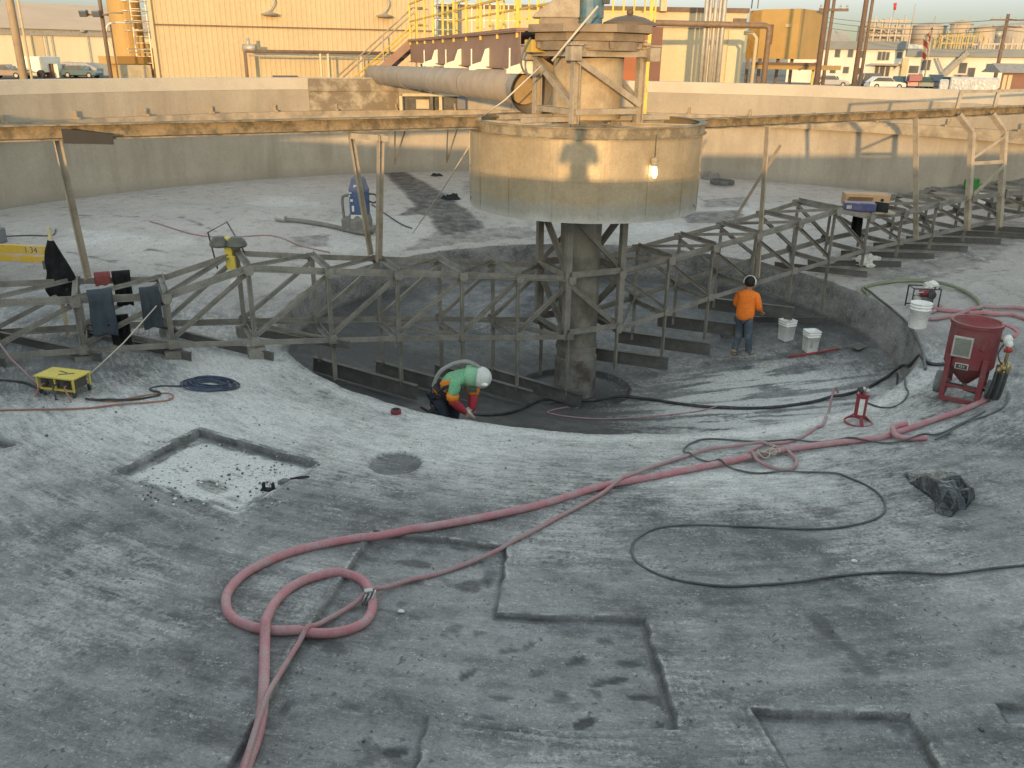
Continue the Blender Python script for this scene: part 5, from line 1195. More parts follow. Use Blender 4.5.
q = at(437, 176); crumple('rag', 'tiny dark rag near the far wall', 'rag', V((q.x, q.y, gz(q.x, q.y))), .25, .2, .15, M_BLKC, 8)
q = at(396, 413.5); o = V((q.x, q.y, gz(q.x, q.y))); tr_ = thing('tape_roll', 'small dark red lid on the pale pit edge near the bent worker', 'lid', o)
b = MB(); b.lathe([(0, 0), (.065, 0), (.07, .01), (.07, .05), (.062, .06), (0, .06)], o, 24); b.build('lid', mat('lid_red', (.22, .03, .045), .45), tr_); b = MB(); b.lathe([(0, .061), (.05, .061), (.05, .066), (0, .066)], o, 20); b.build('top', M_BLKC, tr_)
# red handled scraper in the pit
q0, q1, q2 = at(788, 358.5), at(838, 351.5), at(858, 349); sc_ = thing('scraper', 'red handled scraper with a grey blade lying on the pit floor', 'scraper', q1)
b = MB(); b.tube([q0+V((0, 0, .03)), q1+V((0, 0, .05))], .022, 8); b.build('handle', mat('handle_red', (.36, .05, .05), .5), sc_); b = MB(); b.tube([q1+V((0, 0, .05)), q1.lerp(q2, .5)+V((0, 0, .06))], .016, 8); b.build('socket', M_STEELD, sc_)
b = MB(); b.box(q2+V((0, 0, .06)), (.34, .22, .018), .7, .12); b.build('blade', M_STEEL, sc_, .004)
q0, q1 = at(720, 338), at(748, 326); b = MB(); b.bar(q0+V((0, 0, .10)), q1+V((.05, 0, .20)), .05, .17); tag(b.build('blue_board', mat('board_blue', (.07, .08, .22), .6, (.2, .21, .28), .5, 5), None, .008), 'blue board leaning against the scraper blade behind the orange worker', 'board')
# grinder and clamp in the square hole
q = at(288, 480); o = V((q.x, q.y, gz(q.x, q.y))); gr = thing('angle_grinder', 'black angle grinder with its disc on the dusty square patch', 'grinder', o); gr.scale = (.72, .72, .72)
b = MB(); b.tube([o+V((.02, .03, .05)), o+V((.16, .10, .055)), o+V((.26, .15, .05))], [.032, .036, .026], 10); b.build('body', M_BLKC, gr); b = MB(); b.cyl(o+V((-.05, -.01, .03)), o+V((-.05, -.01, .045)), .10, n=24); b.build('disc', M_STEELD, gr, .004); b = MB(); b.lathe([(.0, .05), (.07, .05), (.055, .075), (0, .08)], o+V((-.05, -.01, 0)), 18); b.build('guard', M_STEELD, gr)
q = at(268, 483); o = V((q.x, q.y, gz(q.x, q.y))); cl = thing('anchor_bracket', 'small black bracket with a round eye on the dusty square patch', 'bracket', o); cl.scale = (.7, .7, .7)
b = MB(); b.box(o+V((0, 0, .015)), (.22, .09, .03)); b.build('foot', M_BLKC, cl, .005)
for dx in (-.07, .07):
    b = MB(); b.box(o+V((dx, 0, .075)), (.035, .06, .10)); b.build('cheek', M_BLKC, cl, .005)
b = MB(); b.tube([o+V((.035*math.cos(a), 0, .12+.035*math.sin(a))) for a in np.linspace(0, 2*math.pi, 18)[:-1]], .010, 6, closed=True); b.build('eye', M_ALU, cl)
# loose chips of concrete
b = MB(); rnd = random.Random(4)
for k in range(420):
    if k < 260: u, v = rnd.uniform(140, 295), rnd.uniform(438, 508)
    elif k < 340: u, v = rnd.uniform(40, 480), rnd.uniform(375, 470)
    else: u, v = rnd.uniform(300, 1000), rnd.uniform(440, 760)
    q = at(u, v); s = (rnd.uniform(.006, .018) if k < 190 else rnd.uniform(.004, .012)) if k % 11 else rnd.uniform(.012, .024)
    b.mi = 0 if (k < 260 and k % 4 == 0) else 1
    b.box((q.x, q.y, gz(q.x, q.y)+s*.3), (s*rnd.uniform(.7, 1.6), s, s*.8), rnd.uniform(0, 3), rnd.uniform(-.4, .4), rnd.uniform(-.4, .4))
o = b.build('debris', [M_RAG, M_STEELD]); tag(o, 'loose chips of concrete and dark grit scattered over the floor', 'debris', kind='stuff')
M_CHIP = mat('chip_white', (.75, .75, .73), .8)
for u, v, w in ((671.5, 484, 'white flake beside the thick pink hose'), (712, 490, 'white pebble below the pink hose crossing'), (854, 562, 'white chip inside the black cable loop'), (401, 607, 'white chip right of the hose clamp')):
    q = at(u, v); b = MB(); b.sphere((q.x, q.y, gz(q.x, q.y)+.012), .024, 8, (1.2, .8, .5)); tag(b.build('concrete_chip', M_CHIP), w, 'chip', 'white chips on the near floor')
# ------------------------------------------------------------------ people
def skin_mesh(name, nodes, edges, m, parent, root=0, sub=2, smooth_k=0):
    """nodes: {key: (position, radius or (rx, ry))}; one continuous skinned surface"""
    keys = list(nodes); idx = {k: i for i, k in enumerate(keys)}; org = ORG.get(parent.name, V((0, 0, 0)))
    me = bpy.data.meshes.new(name); me.from_pydata([tuple(V(nodes[k][0])-org) for k in keys], [(idx[a], idx[b]) for a, b in edges], [])
    o = bpy.data.objects.new(name, me); COL.objects.link(o)
    mod = o.modifiers.new('skin', 'SKIN'); mod.use_smooth_shade = True; mod.branch_smoothing = .4
    sv = me.skin_vertices[0].data
    for k in keys:
        r = nodes[k][1]; sv[idx[k]].radius = r if isinstance(r, (tuple, list)) else (r, r)
        sv[idx[k]].use_root = (idx[k] == root)
    ms = o.modifiers.new('sub', 'SUBSURF'); ms.levels = sub; ms.render_levels = sub
    dg = bpy.context.evaluated_depsgraph_get(); dg.update()
    m2 = bpy.data.meshes.new_from_object(o.evaluated_get(dg)); bpy.data.objects.remove(o); m2.name = name
    m2.materials.clear(); m2.materials.append(m)
    for p in m2.polygons: p.use_smooth = True
    ob = bpy.data.objects.new(name, m2); COL.objects.link(ob); ob.parent = parent; ORG[ob.name] = org
    return ob
def hand_nodes(N, E, wk, wrist, dirv, palm_n, s=1.0, curl=.5, pre='h'):
    """palm and five bent fingers grown on from the wrist node wk"""
    d = dirv.normalized(); n = (palm_n-d*palm_n.dot(d)).normalized(); side = d.cross(n)
    N[pre+'palm'] = (wrist+d*.045*s, (.036*s, .018*s)); E.append((wk, pre+'palm'))
    N[pre+'knuck'] = (wrist+d*.085*s, (.038*s, .016*s)); E.append((pre+'palm', pre+'knuck'))
    for k, (o_, L) in enumerate(((-.030, .062), (-.010, .075), (.010, .070), (.030, .055))):
        b_ = wrist+d*.095*s+side*o_*s; c1 = b_+(d*math.cos(curl*.6)+n*math.sin(curl*.6))*L*.5*s; c2 = c1+(d*math.cos(curl*1.7)+n*math.sin(curl*1.7))*L*.55*s
        N[f'{pre}f{k}a'] = (b_, .0095*s); N[f'{pre}f{k}b'] = (c1, .0088*s); N[f'{pre}f{k}c'] = (c2, .0072*s)
        E.extend([(pre+'knuck', f'{pre}f{k}a'), (f'{pre}f{k}a', f'{pre}f{k}b'), (f'{pre}f{k}b', f'{pre}f{k}c')])
    t0 = wrist+d*.04*s-side*.036*s; t1 = t0+(d*.6-side*.6+n*.35).normalized()*.035*s; t2 = t1+(d*.85+n*.5).normalized()*.032*s
    N[pre+'t1'] = (t1, .011*s); N[pre+'t2'] = (t2, .009*s); E.extend([(pre+'palm', pre+'t1'), (pre+'t1', pre+'t2')])
SKINM = mat('skin', (.42, .25, .17), .55, (.36, .20, .14), .4, 12)
HAIR = mat('dark_hair', (.022, .018, .016), .7)
def head_nodes(N, E, neck, c, fwd, up, r=.098):
    """skull, jaw, nose and ears joined to the neck node"""
    side = fwd.cross(up).normalized()
    N['skull'] = (c+up*.02-fwd*.012, (r*.82, r*.98)); N['crown_'] = (c+up*.088-fwd*.012, (r*.60, r*.72)); N['jaw'] = (c-up*.075+fwd*.018, (r*.62, r*.70))
    E.extend([(neck, 'jaw'), ('jaw', 'skull'), ('skull', 'crown_')])
def face_bits(parent, c, fwd, up):
    side = fwd.cross(up).normalized()
    b = MB(); b.sphere(c+fwd*.098-up*.012, .017, 10, (1, 1, 1.3)); b.build('nose', SKINM, parent)
    b = MB()
    for k in (-1, 1): b.sphere(c+side*.034*k+fwd*.088+up*.018, .011, 8)
    b.build('eyes', HAIR, parent)
    b = MB(); b.sphere(c+fwd*.088-up*.055, .02, 10, (1, 1, .35)); b.build('mouth', mat('lips', (.33, .14, .12), .6), parent)
    for k in (-1, 1):
        b = MB(); b.sphere(c+side*.082*k-fwd*.008, .028, 10, (.5, .8, 1.2)); b.build('ear', SKINM, parent)
def boot(parent, ankle, fwd, m, name='boot', L=.27):
    f = V((fwd.x, fwd.y, 0)).normalized(); z0 = gz(ankle.x, ankle.y)
    N = {'a': (V((ankle.x, ankle.y, z0+.17)), .060), 'h': (V((ankle.x, ankle.y, z0+.055))-f*.03, (.048, .052)), 'm': (V((ankle.x, ankle.y, z0+.055))+f*.09, (.050, .045)), 't': (V((ankle.x, ankle.y, z0+.042))+f*(L-.09), (.042, .036))}
    return skin_mesh(name, N, [('a', 'h'), ('h', 'm'), ('m', 't')], m, parent, 1, 2)
# ---- standing worker in orange
wf = at(739, 356.5); wz = gz(wf.x, wf.y); wd = math.hypot(wf.x-CAM.x, wf.y-CAM.y); H = z_d(741, 277, wd)-wz
K = H/1.80
print('orange worker height', H, wf, NX.dot(wf))
pw = thing('person', 'person in an orange long sleeved shirt and jeans standing in the pit', 'person', (wf.x, wf.y, wz))
vf = (V((wf.x-CAM.x, wf.y-CAM.y, 0))).normalized(); vr = V((vf.y, -vf.x, 0))       # away from the camera, to its right
fwd = (vf*.93+vr*.36).normalized(); rgt = V((fwd.y, -fwd.x, 0)); O = V((wf.x, wf.y, wz))+vr*.02
def J(r, f, z): return O+rgt*r*K+fwd*f*K+V((0, 0, z*K))
hipL, hipR = J(-.10, 0, .93), J(.10, 0, .93)
kL, kR = J(-.12, .10, .50), J(.13, .02, .50); aL, aR = J(-.14, -.02, .09), J(.15, .10, .09)
shL, shR = J(-.20, .05, 1.44), J(.20, .05, 1.44); eL, eR = J(-.27, .06, 1.15), J(.27, .06, 1.16); wL, wR = J(-.16, .30, 1.05), J(.24, .30, 1.03)
hc_ = J(0, .09, 1.66); hup = (V((0, 0, 1))+fwd*.35).normalized(); hf = (fwd-V((0, 0, .35))).normalized()
N = {'pelvis': (J(0, 0, .95), (.135*K, .10*K)), 'waist': (J(0, .01, 1.10), (.13*K, .10*K)), 'chest': (J(0, .03, 1.32), (.155*K, .11*K)), 'up': (J(0, .045, 1.45), (.11*K, .085*K)), 'neck': (J(0, .075, 1.53), .055*K),
     'hl': (hipL, .085*K), 'hr': (hipR, .085*K), 'kl': (kL, .058*K), 'kr': (kR, .058*K), 'al': (aL, .042*K), 'ar': (aR, .042*K),
     'sl': (shL, .058*K), 'sr': (shR, .058*K), 'el': (eL, .042*K), 'er': (eR, .042*K), 'wl': (wL, .029*K), 'wr': (wR, .029*K)}
E = [('pelvis', 'waist'), ('waist', 'chest'), ('chest', 'up'), ('up', 'neck'), ('pelvis', 'hl'), ('pelvis', 'hr'), ('hl', 'kl'), ('hr', 'kr'), ('kl', 'al'), ('kr', 'ar'), ('up', 'sl'), ('up', 'sr'), ('sl', 'el'), ('sr', 'er'), ('el', 'wl'), ('er', 'wr')]
hand_nodes(N, E, 'wl', wL, (wL-eL), V((0, 0, -1)), 1.0, .8, 'l'); hand_nodes(N, E, 'wr', wR, (wR-eR), V((0, 0, -1)), 1.0, .8, 'r')
head_nodes(N, E, 'neck', hc_, hf, hup)
skin_mesh('body', N, E, SKINM, pw)
face_bits(pw, hc_, hf, hup)
M_ORG = mat('hi_vis_orange', (.95, .24, .03), .75, (.82, .19, .02), .5, 5, bump=.8, fine=30)
M_JN = mat('worker_jeans', (.075, .10, .135), .9, (.22, .24, .25), .5, 5, bump=.8, fine=30)
M_BOOT = mat('work_boot', (.33, .27, .19), .8, (.18, .15, .12), .5, 8)
N = {'hem': (J(0, -.005, .79), (.225*K, .17*K)), 'waist': (J(0, .01, 1.10), (.225*K, .165*K)), 'chest': (J(0, .03, 1.32), (.245*K, .165*K)), 'up': (J(0, .045, 1.46), (.13*K, .10*K)), 'neck': (J(0, .07, 1.52), (.075*K, .07*K)),
     'sl': (J(-.19, .05, 1.43), .10*K), 'sr': (J(.19, .05, 1.43), .10*K), 'el': (eL, .078*K), 'er': (eR, .078*K), 'wl': (eL.lerp(wL, .85), .046*K), 'wr': (eR.lerp(wR, .85), .046*K)}
skin_mesh('shirt', N, [('hem', 'waist'), ('waist', 'chest'), ('chest', 'up'), ('up', 'neck'), ('up', 'sl'), ('up', 'sr'), ('sl', 'el'), ('sr', 'er'), ('el', 'wl'), ('er', 'wr')], M_ORG, pw, 0)
N = {'pelvis': (J(0, 0, .96), (.150*K, .115*K)), 'hl': (J(-.095, .0, .86), .115*K), 'hr': (J(.095, 0, .86), .115*K), 'kl': (kL, .088*K), 'kr': (kR, .088*K), 'al': (aL, .076*K), 'ar': (aR, .076*K)}
skin_mesh('trousers', N, [('pelvis', 'hl'), ('pelvis', 'hr'), ('hl', 'kl'), ('hr', 'kr'), ('kl', 'al'), ('kr', 'ar')], M_JN, pw, 0)
boot(pw, aL, fwd-rgt*.3, M_BOOT); boot(pw, aR, fwd+rgt*.5, M_BOOT)
b = MB(); b.sphere(hc_+hup*.03-hf*.02, .112, 18, (1, 1, 1.02)); b.build('hair', HAIR, pw)
# white band of the hearing protection over the head
sd_ = hf.cross(hup).normalized(); b = MB(); b.tube([hc_+hup*.02-hf*.035+sd_*.122*math.cos(a)+hup*.122*math.sin(a) for a in np.linspace(-.3, math.pi+.3, 24)], .013, 8); b.build('white_head_band', M_RAG, pw)
# ---- bent worker in green with a blast hood
gq = at(448, 418)+V((0, .75, 0))
pg = thing('person', 'person in a green shirt and white blast hood bent over in the pit', 'person', (0, 0, 0))
YG = gq.y-.02
def G_(u, v, dy=0.0):
    p = at_y(u, v, YG); return V((p.x, YG+dy, p.z))
hip = G_(443, 392); gx = hip.x; 
gfl = gz(hip.x, YG); print('green hip above floor', hip.z-gfl)
FW_ = V((.92, -.38, 0)).normalized(); SD = V((.38, .92, 0))      # he faces right, turned a little to the camera
kn = hip+V((.05, 0, -.46)); kN, kF = kn-SD*.13+FW_*.03, kn+SD*.13+FW_*.06
zf = gfl; aN, aF = V((hip.x-.02, YG-.14, zf+.09)), V((hip.x+.06, YG+.16, zf+.09))
legk = (hip.z-zf-.09)
kN.z = zf+.09+legk*.50; kF.z = kN.z
sp1, sp2 = G_(452, 379), G_(463, 374); nk = G_(472, 375); hd = G_(481, 377.5)
sN, sF = G_(463, 379)-SD*.19, G_(466, 376)+SD*.18
eN, eF = G_(459, 395)-SD*.20, G_(470, 396)+SD*.10
wN, wF = G_(466.5, 408)-SD*.10, G_(470, 409)+SD*.06
N = {'pelvis': (hip, (.14, .125)), 'sp1': (sp1, (.145, .12)), 'sp2': (sp2, (.15, .125)), 'neck': (nk, .065), 'hn': (hip-SD*.10-V((0, 0, .03)), .095), 'hf': (hip+SD*.10-V((0, 0, .03)), .095),
     'kn': (kN, .062), 'kf': (kF, .062), 'an': (aN, .045), 'af': (aF, .045), 'sn': (sN, .062), 'sf': (sF, .062), 'en': (eN, .045), 'ef': (eF, .045), 'wn': (wN, .032), 'wf': (wF, .032)}
E = [('pelvis', 'sp1'), ('sp1', 'sp2'), ('sp2', 'neck'), ('pelvis', 'hn'), ('pelvis', 'hf'), ('hn', 'kn'), ('hf', 'kf'), ('kn', 'an'), ('kf', 'af'), ('sp2', 'sn'), ('sp2', 'sf'), ('sn', 'en'), ('sf', 'ef'), ('en', 'wn'), ('ef', 'wf')]
hand_nodes(N, E, 'wn', wN, (wN-eN), FW_, 1.0, .9, 'l'); hand_nodes(N, E, 'wf', wF, (wF-eF), FW_, 1.0, .9, 'r')
gu = (nk-sp2).normalized(); gf = (FW_*.55-V((0, 0, .84))).normalized(); gup = (FW_*.84+V((0, 0, .5))).normalized()
head_nodes(N, E, 'neck', hd-V((0, 0, .02)), gf, gup)
skin_mesh('body', N, E, SKINM, pg)
face_bits(pg, hd-V((0, 0, .02)), gf, gup)
M_GS = mat('green_shirt', (.20, .47, .27), .85, (.15, .36, .21), .6, 6, bump=.8, fine=30)
M_NAVY = mat('navy_trousers', (.020, .026, .045), .85, (.06, .065, .08), .5, 6, bump=.3, fine=30)
M_OB = mat('orange_band', (.85, .27, .03), .7)
M_GLOV = mat('red_glove', (.42, .04, .06), .6, (.30, .03, .05), .5, 8)
N = {'hem': (hip.lerp(sp1, .25)+V((0, 0, .01)), (.165, .15)), 'sp1': (sp1, (.178, .15)), 'sp2': (sp2, (.185, .15)), 'neck': (sp2.lerp(nk, .8), .10), 'sn': (sN, .090), 'sf': (sF, .090), 'en': (sN.lerp(eN, .8), .078), 'ef': (sF.lerp(eF, .8), .078)}
skin_mesh('shirt', N, [('hem', 'sp1'), ('sp1', 'sp2'), ('sp2', 'neck'), ('sp2', 'sn'), ('sp2', 'sf'), ('sn', 'en'), ('sf', 'ef')], M_GS, pg, 0)
N = {'pelvis': (hip-V((0, 0, .01)), (.158, .145)), 'hn': (hip-SD*.10-V((0, 0, .08)), .112), 'hf': (hip+SD*.10-V((0, 0, .08)), .112), 'kn': (kN, .088), 'kf': (kF, .088), 'an': (aN, .075), 'af': (aF, .075)}
skin_mesh('trousers', N, [('pelvis', 'hn'), ('pelvis', 'hf'), ('hn', 'kn'), ('hf', 'kf'), ('kn', 'an'), ('kf', 'af')], M_NAVY, pg, 0)
boot(pg, aN, FW_, M_BLKC); boot(pg, aF, FW_, M_BLKC)
for s_, e_, w_ in ((sN, eN, wN), (sF, eF, wF)):
    b = MB(); b.tube([s_.lerp(e_, .62), s_.lerp(e_, .82), s_.lerp(e_, 1.03)], [.088, .090, .078], 16); b.build('sleeve_band', M_OB, pg)
    b = MB(); b.tube([s_.lerp(e_, 1.0), e_.lerp(w_, .15), e_.lerp(w_, .5), e_.lerp(w_, 1.0), w_+(w_-e_).normalized()*.06], [.062, .068, .066, .052, .03], 14); b.build('gauntlet', M_GLOV, pg)
# orange hem panels at hip and flank
b = MB(); hd1 = (sp1-hip).normalized(); c1 = hip.lerp(sp1, .20); c2 = hip.lerp(sp1, .02)
b.tube([c2-hd1*.02, c1], [.166, .176], 24); b.build('hem_band', M_OB, pg)
c0 = sp1.lerp(sp2, .1); b = MB()
b.sphere(c0-SD*.155+V((.0, 0, -.03)), .085, 14, (1.25, .35, .75)); b.build('side_panel', M_OB, pg)
b = MB(); b.tube([c1-hd1*.03, c1+hd1*.02], [.181, .182], 24); b.tube(smooth_path([c1-SD*.18, sp1-SD*.19-V((0, 0, .06)), sp2-SD*.19-V((0, 0, .10))], 6), .022, 8); b.build('harness_belt', M_BLKC, pg)
# hood
hr = .152; b = MB(); b.sphere(hd, hr, 24, (1.0, .95, 1.02)); b.build('blast_hood', mat('hood_white', (.60, .62, .60), .4, (.48, .50, .48), .5, 8, spec=.5), pg)
b = MB(); b.sphere(hd+V((.065, -.125, -.055)), .06, 14, (.8, .5, .45)); b.build('visor', flat('visor_pale', (.86, .87, .84), .15), pg)  # the visor's white highlight is put into its colour
b = MB(); hv = (nk-hd).normalized(); b.tube([hd+hv*.06-V((0, 0, .01)), hd+hv*.15-V((0, 0, .02)), hd+hv*.24-V((0, 0, .02))], [.150, .150, .135], 20); b.build('hood_cape', mat('cape_green', (.26, .50, .32), .8, (.2, .42, .26), .5, 6), pg)
b = MB(); b.box(hd+V((-.10, -.15, -.13)), (.12, .03, .07), 0); b.build('hood_window', mat('dark_green_patch', (.05, .09, .07), .5), pg, .008)
M_AIRH = mat('grey_air_hose', (.27, .27, .26), .6, (.18, .18, .18), .5, 6)
b = MB(); b.tube(smooth_path([G_(434, 398, -.05), G_(434, 386, -.05), G_(440, 372, -.02), G_(452, 364.5, 0), G_(465, 361.5, 0), G_(474, 364, 0), G_(480, 368.5, 0)], 6), .030, 10); b.build('breathing_hose', M_AIRH, pg)
b = MB(); b.tube(smooth_path([G_(433, 384, -.1), G_(432, 396, -.12), G_(433, 404, -.12), G_(440, 408, -.14)], 6), .012, 6); b.build('strap', M_BLKC, pg)
b = MB(); b.tube([G_(437, 402, -.18), G_(432, 408, -.22), G_(428, 413, -.24)], [.03, .045, .03], 10); b.tube([G_(423, 401.5, -.2), G_(431, 406, -.2), G_(441, 408, -.2)], .018, 8); b.tube([G_(434, 406, -.2), G_(434.5, 414, -.2)], .012, 6); b.build('belt_regulator', M_BLKC, pg)
b = MB(); nz = G_(471, 414, -.04); b.tube([nz+V((-.05, 0, .10)), nz, nz+V((.05, .02, -.06))], [.035, .032, .022], 10); b.box(nz+V((0, 0, .05)), (.04, .04, .07)); b.build('blast_nozzle', M_ALU, pg)
# ---- the photographer's own figure on the near rim, who casts the tall shade on the feedwell
PX, PY = -.38, -16.18
pp = thing('person', 'person in a dark jacket holding a phone up at the near rim', 'person', (PX, PY, -.50))
zb = -.50
def Pj(r, f, z): return V((PX+r, PY+f, zb+z))
N = {'pelvis': (Pj(0, 0, .92), (.15, .11)), 'waist': (Pj(0, 0, 1.1), (.15, .11)), 'chest': (Pj(0, .02, 1.32), (.18, .12)), 'up': (Pj(0, .02, 1.43), (.12, .09)), 'neck': (Pj(0, .03, 1.50), .058),
     'hl': (Pj(-.1, 0, .86), .095), 'hr': (Pj(.1, 0, .86), .095), 'kl': (Pj(-.12, .02, .5), .062), 'kr': (Pj(.12, .02, .5), .062), 'al': (Pj(-.13, 0, .09), .045), 'ar': (Pj(.13, 0, .09), .045),
     'sl': (Pj(-.20, .02, 1.41), .065), 'sr': (Pj(.20, .02, 1.41), .065), 'el': (Pj(-.27, .14, 1.13), .05), 'er': (Pj(.27, .14, 1.13), .05), 'wl': (Pj(-.10, .40, 1.40), .032), 'wr': (Pj(.10, .40, 1.40), .032)}
E = [('pelvis', 'waist'), ('waist', 'chest'), ('chest', 'up'), ('up', 'neck'), ('pelvis', 'hl'), ('pelvis', 'hr'), ('hl', 'kl'), ('hr', 'kr'), ('kl', 'al'), ('kr', 'ar'), ('up', 'sl'), ('up', 'sr'), ('sl', 'el'), ('sr', 'er'), ('el', 'wl'), ('er', 'wr')]
hand_nodes(N, E, 'wl', N['wl'][0], V((.05, .1, .1)), V((1, 0, 0)), 1, .8, 'l'); hand_nodes(N, E, 'wr', N['wr'][0], V((-.05, .1, .1)), V((-1, 0, 0)), 1, .8, 'r')
ph = Pj(0, .05, 1.60); head_nodes(N, E, 'neck', ph, V((0, 1, 0)), V((0, 0, 1)))
skin_mesh('body', N, E, SKINM, pp); face_bits(pp, ph, V((0, 1, 0)), V((0, 0, 1)))
N2_ = {k: (N[k][0], tuple(x+.03 for x in N[k][1]) if isinstance(N[k][1], tuple) else N[k][1]+.028) for k in ('pelvis', 'waist', 'chest', 'up', 'sl', 'sr', 'el', 'er', 'wl', 'wr')}
skin_mesh('jacket', N2_, [('pelvis', 'waist'), ('waist', 'chest'), ('chest', 'up'), ('up', 'sl'), ('up', 'sr'), ('sl', 'el'), ('sr', 'er'), ('el', 'wl'), ('er', 'wr')], M_NAVY, pp)
N3_ = {k: (N[k][0], tuple(x+.02 for x in N[k][1]) if isinstance(N[k][1], tuple) else N[k][1]+.02) for k in ('pelvis', 'hl', 'hr', 'kl', 'kr', 'al', 'ar')}
skin_mesh('trousers', N3_, [('pelvis', 'hl'), ('pelvis', 'hr'), ('hl', 'kl'), ('hr', 'kr'), ('kl', 'al'), ('kr', 'ar')], M_NAVY, pp)
for x in (-.13, .13):
    b = MB(); b.box((PX+x, PY+.05, zb+.05), (.10, .28, .10)); b.build('boot', M_BLKC, pp, .03)
b = MB(); b.sphere(ph+V((0, -.01, .03)), .112, 18); b.build('hair', HAIR, pp)
b = MB(); b.box((PX, PY+.46, zb+1.49), (.15, .01, .08)); b.build('phone', M_BLKC, pp, .003)
pf = thing('walkway', 'steel walkway outside the near rim of the tank', 'walkway', (PX, PY-.15, GZ))
b = MB(); b.box((PX, -16.62, zb-.03), (3.0, 1.0, .05)); b.build('grating', M_STEELD, pf)
for x in (-1.4, 1.4):
    for y in (-16.2, -17.05):
        b = MB(); b.bar((PX+x, y, GZ), (PX+x, y, zb-.055), .08, .08); b.build('leg', M_STEELD, pf)
# ------------------------------------------------------------------ yard and buildings behind the tank
def siding(name, col, period=.25, rough=.55, dirt=None, amt=.35):
    t = NT(name); t.set(rough, 0, .4); p_ = t.pos(); ps = t.pos((1, 1, .15))
    n1 = t.noise(ps, .8, 5, .6); n2 = t.noise(p_, 6, 4, .6)
    c = t.mix(t.ramp(n1, .4, .7, 0, amt), col, dirt or tuple(k*.72 for k in col))
    c = t.mix(1.0, c, t_grey(t, t.ramp(n2, .3, .7, .94, 1.06)), 'MULTIPLY'); t.color(c); return t.m
M_YS = siding('yellow_siding', (.52, .41, .25), dirt=(.42, .33, .19)); M_CS = siding('cream_siding', (.70, .60, .42)); M_CREAM = siding('cream_panel', (.54, .44, .28)); M_WH = siding('white_render', (.70, .66, .57), dirt=(.5, .46, .38))
M_ORNG = mat('ochre_paint', (.44, .29, .11), .6, (.36, .23, .08), .5, .8); M_TANR = mat('tan_roof', (.60, .42, .27), .7, (.5, .35, .23), .5, .2)
M_TRIM = mat('brown_trim', (.17, .12, .09), .7); M_GREYT = mat('grey_trim', (.33, .31, .28), .7); M_GLASS = mat('dark_window', (.10, .105, .11), .15, (.16, .16, .16), .5, .6, spec=.7); M_FASC = mat('blue_grey_fascia', (.20, .225, .24), .6, (.26, .27, .27), .4, .4)
M_RUST = mat('red_oxide', (.33, .105, .045), .65, (.24, .09, .05), .6, 1.0); M_MAR = mat('maroon_steel', (.22, .115, .085), .65, (.17, .09, .07), .5, 1.0)
M_WOOD = mat('pole_wood', (.16, .11, .085), .85, (.11, .08, .06), .6, 3); M_GALV = mat('galvanised', (.42, .40, .36), .5, (.30, .28, .25), .5, 4, metal=.3)
def ribbed(b, p, q, z0, z1, period=.30, dep=.035, out=None):
    """a corrugated sheet wall from p to q"""
    p, q = V((p.x, p.y, 0)), V((q.x, q.y, 0)); x = (q-p); L = x.length; x.normalize(); n = V((x.y, -x.x, 0))
    if out is not None and n.dot(out) < 0: n = -n
    k = int(L/period); prof = []
    for i in range(k+1):
        s = i*L/k
        for ds, o in ((0, 0), (.55, 0), (.66, dep), (.88, dep)):
            if i < k: prof.append((s+ds*L/k, o))
    prof.append((L, 0))
    A = [b.bm.verts.new(p+x*s+n*o+V((0, 0, z0))) for s, o in prof]; B = [b.bm.verts.new(p+x*s+n*o+V((0, 0, z1))) for s, o in prof]
    for i in range(len(prof)-1): b.face((A[i], A[i+1], B[i+1], B[i]))
def tocam(p): return V((CAM.x-p.x, CAM.y-p.y, 0))
def block(nm, root, m, p, q, depth, z0, z1, ribs=0, bevel=0):
    """box with its front from p to q, reaching depth behind it"""
    p, q = V((p.x, p.y, 0)), V((q.x, q.y, 0)); x = (q-p).normalized(); n = V((x.y, -x.x, 0))
    if n.dot(tocam(p)) > 0: n = -n
    b = MB(); b.prism([(0, z0), (depth, z0), (depth, z1), (0, z1)], p, q, n, V((0, 0, 1)))
    if ribs: ribbed(b, p-n*.012, q-n*.012, z0, z1, ribs, .016, -n)
    return b.build(nm, m, root, bevel)
def onface(p, q, u, off=.05):
    """point of the front p-q seen in image column u, set off towards the camera"""
    d = ray(u, 60); d = V((d.x, d.y, 0)); x = V((q.x-p.x, q.y-p.y, 0)); w = V((CAM.x-p.x, CAM.y-p.y, 0))
    s = (w.x*d.y-w.y*d.x)/(x.x*d.y-x.y*d.x); n = V((x.y, -x.x, 0)).normalized()
    if n.dot(tocam(p)) < 0: n = -n
    return V((p.x, p.y, 0))+x*s+n*off, x.normalized(), n
def panel(nm, root, m, p, q, u0, u1, z0, z1, off=.06, th=.08, bevel=0):
    a, x, n = onface(p, q, u0, off); c, _, _ = onface(p, q, u1, off); mid = a.lerp(c, .5)
    b = MB(); b.box(V((mid.x, mid.y, (z0+z1)/2)), ((c-a).length, th, z1-z0), math.atan2(x.y, x.x)); return b.build(nm, m, root, bevel)
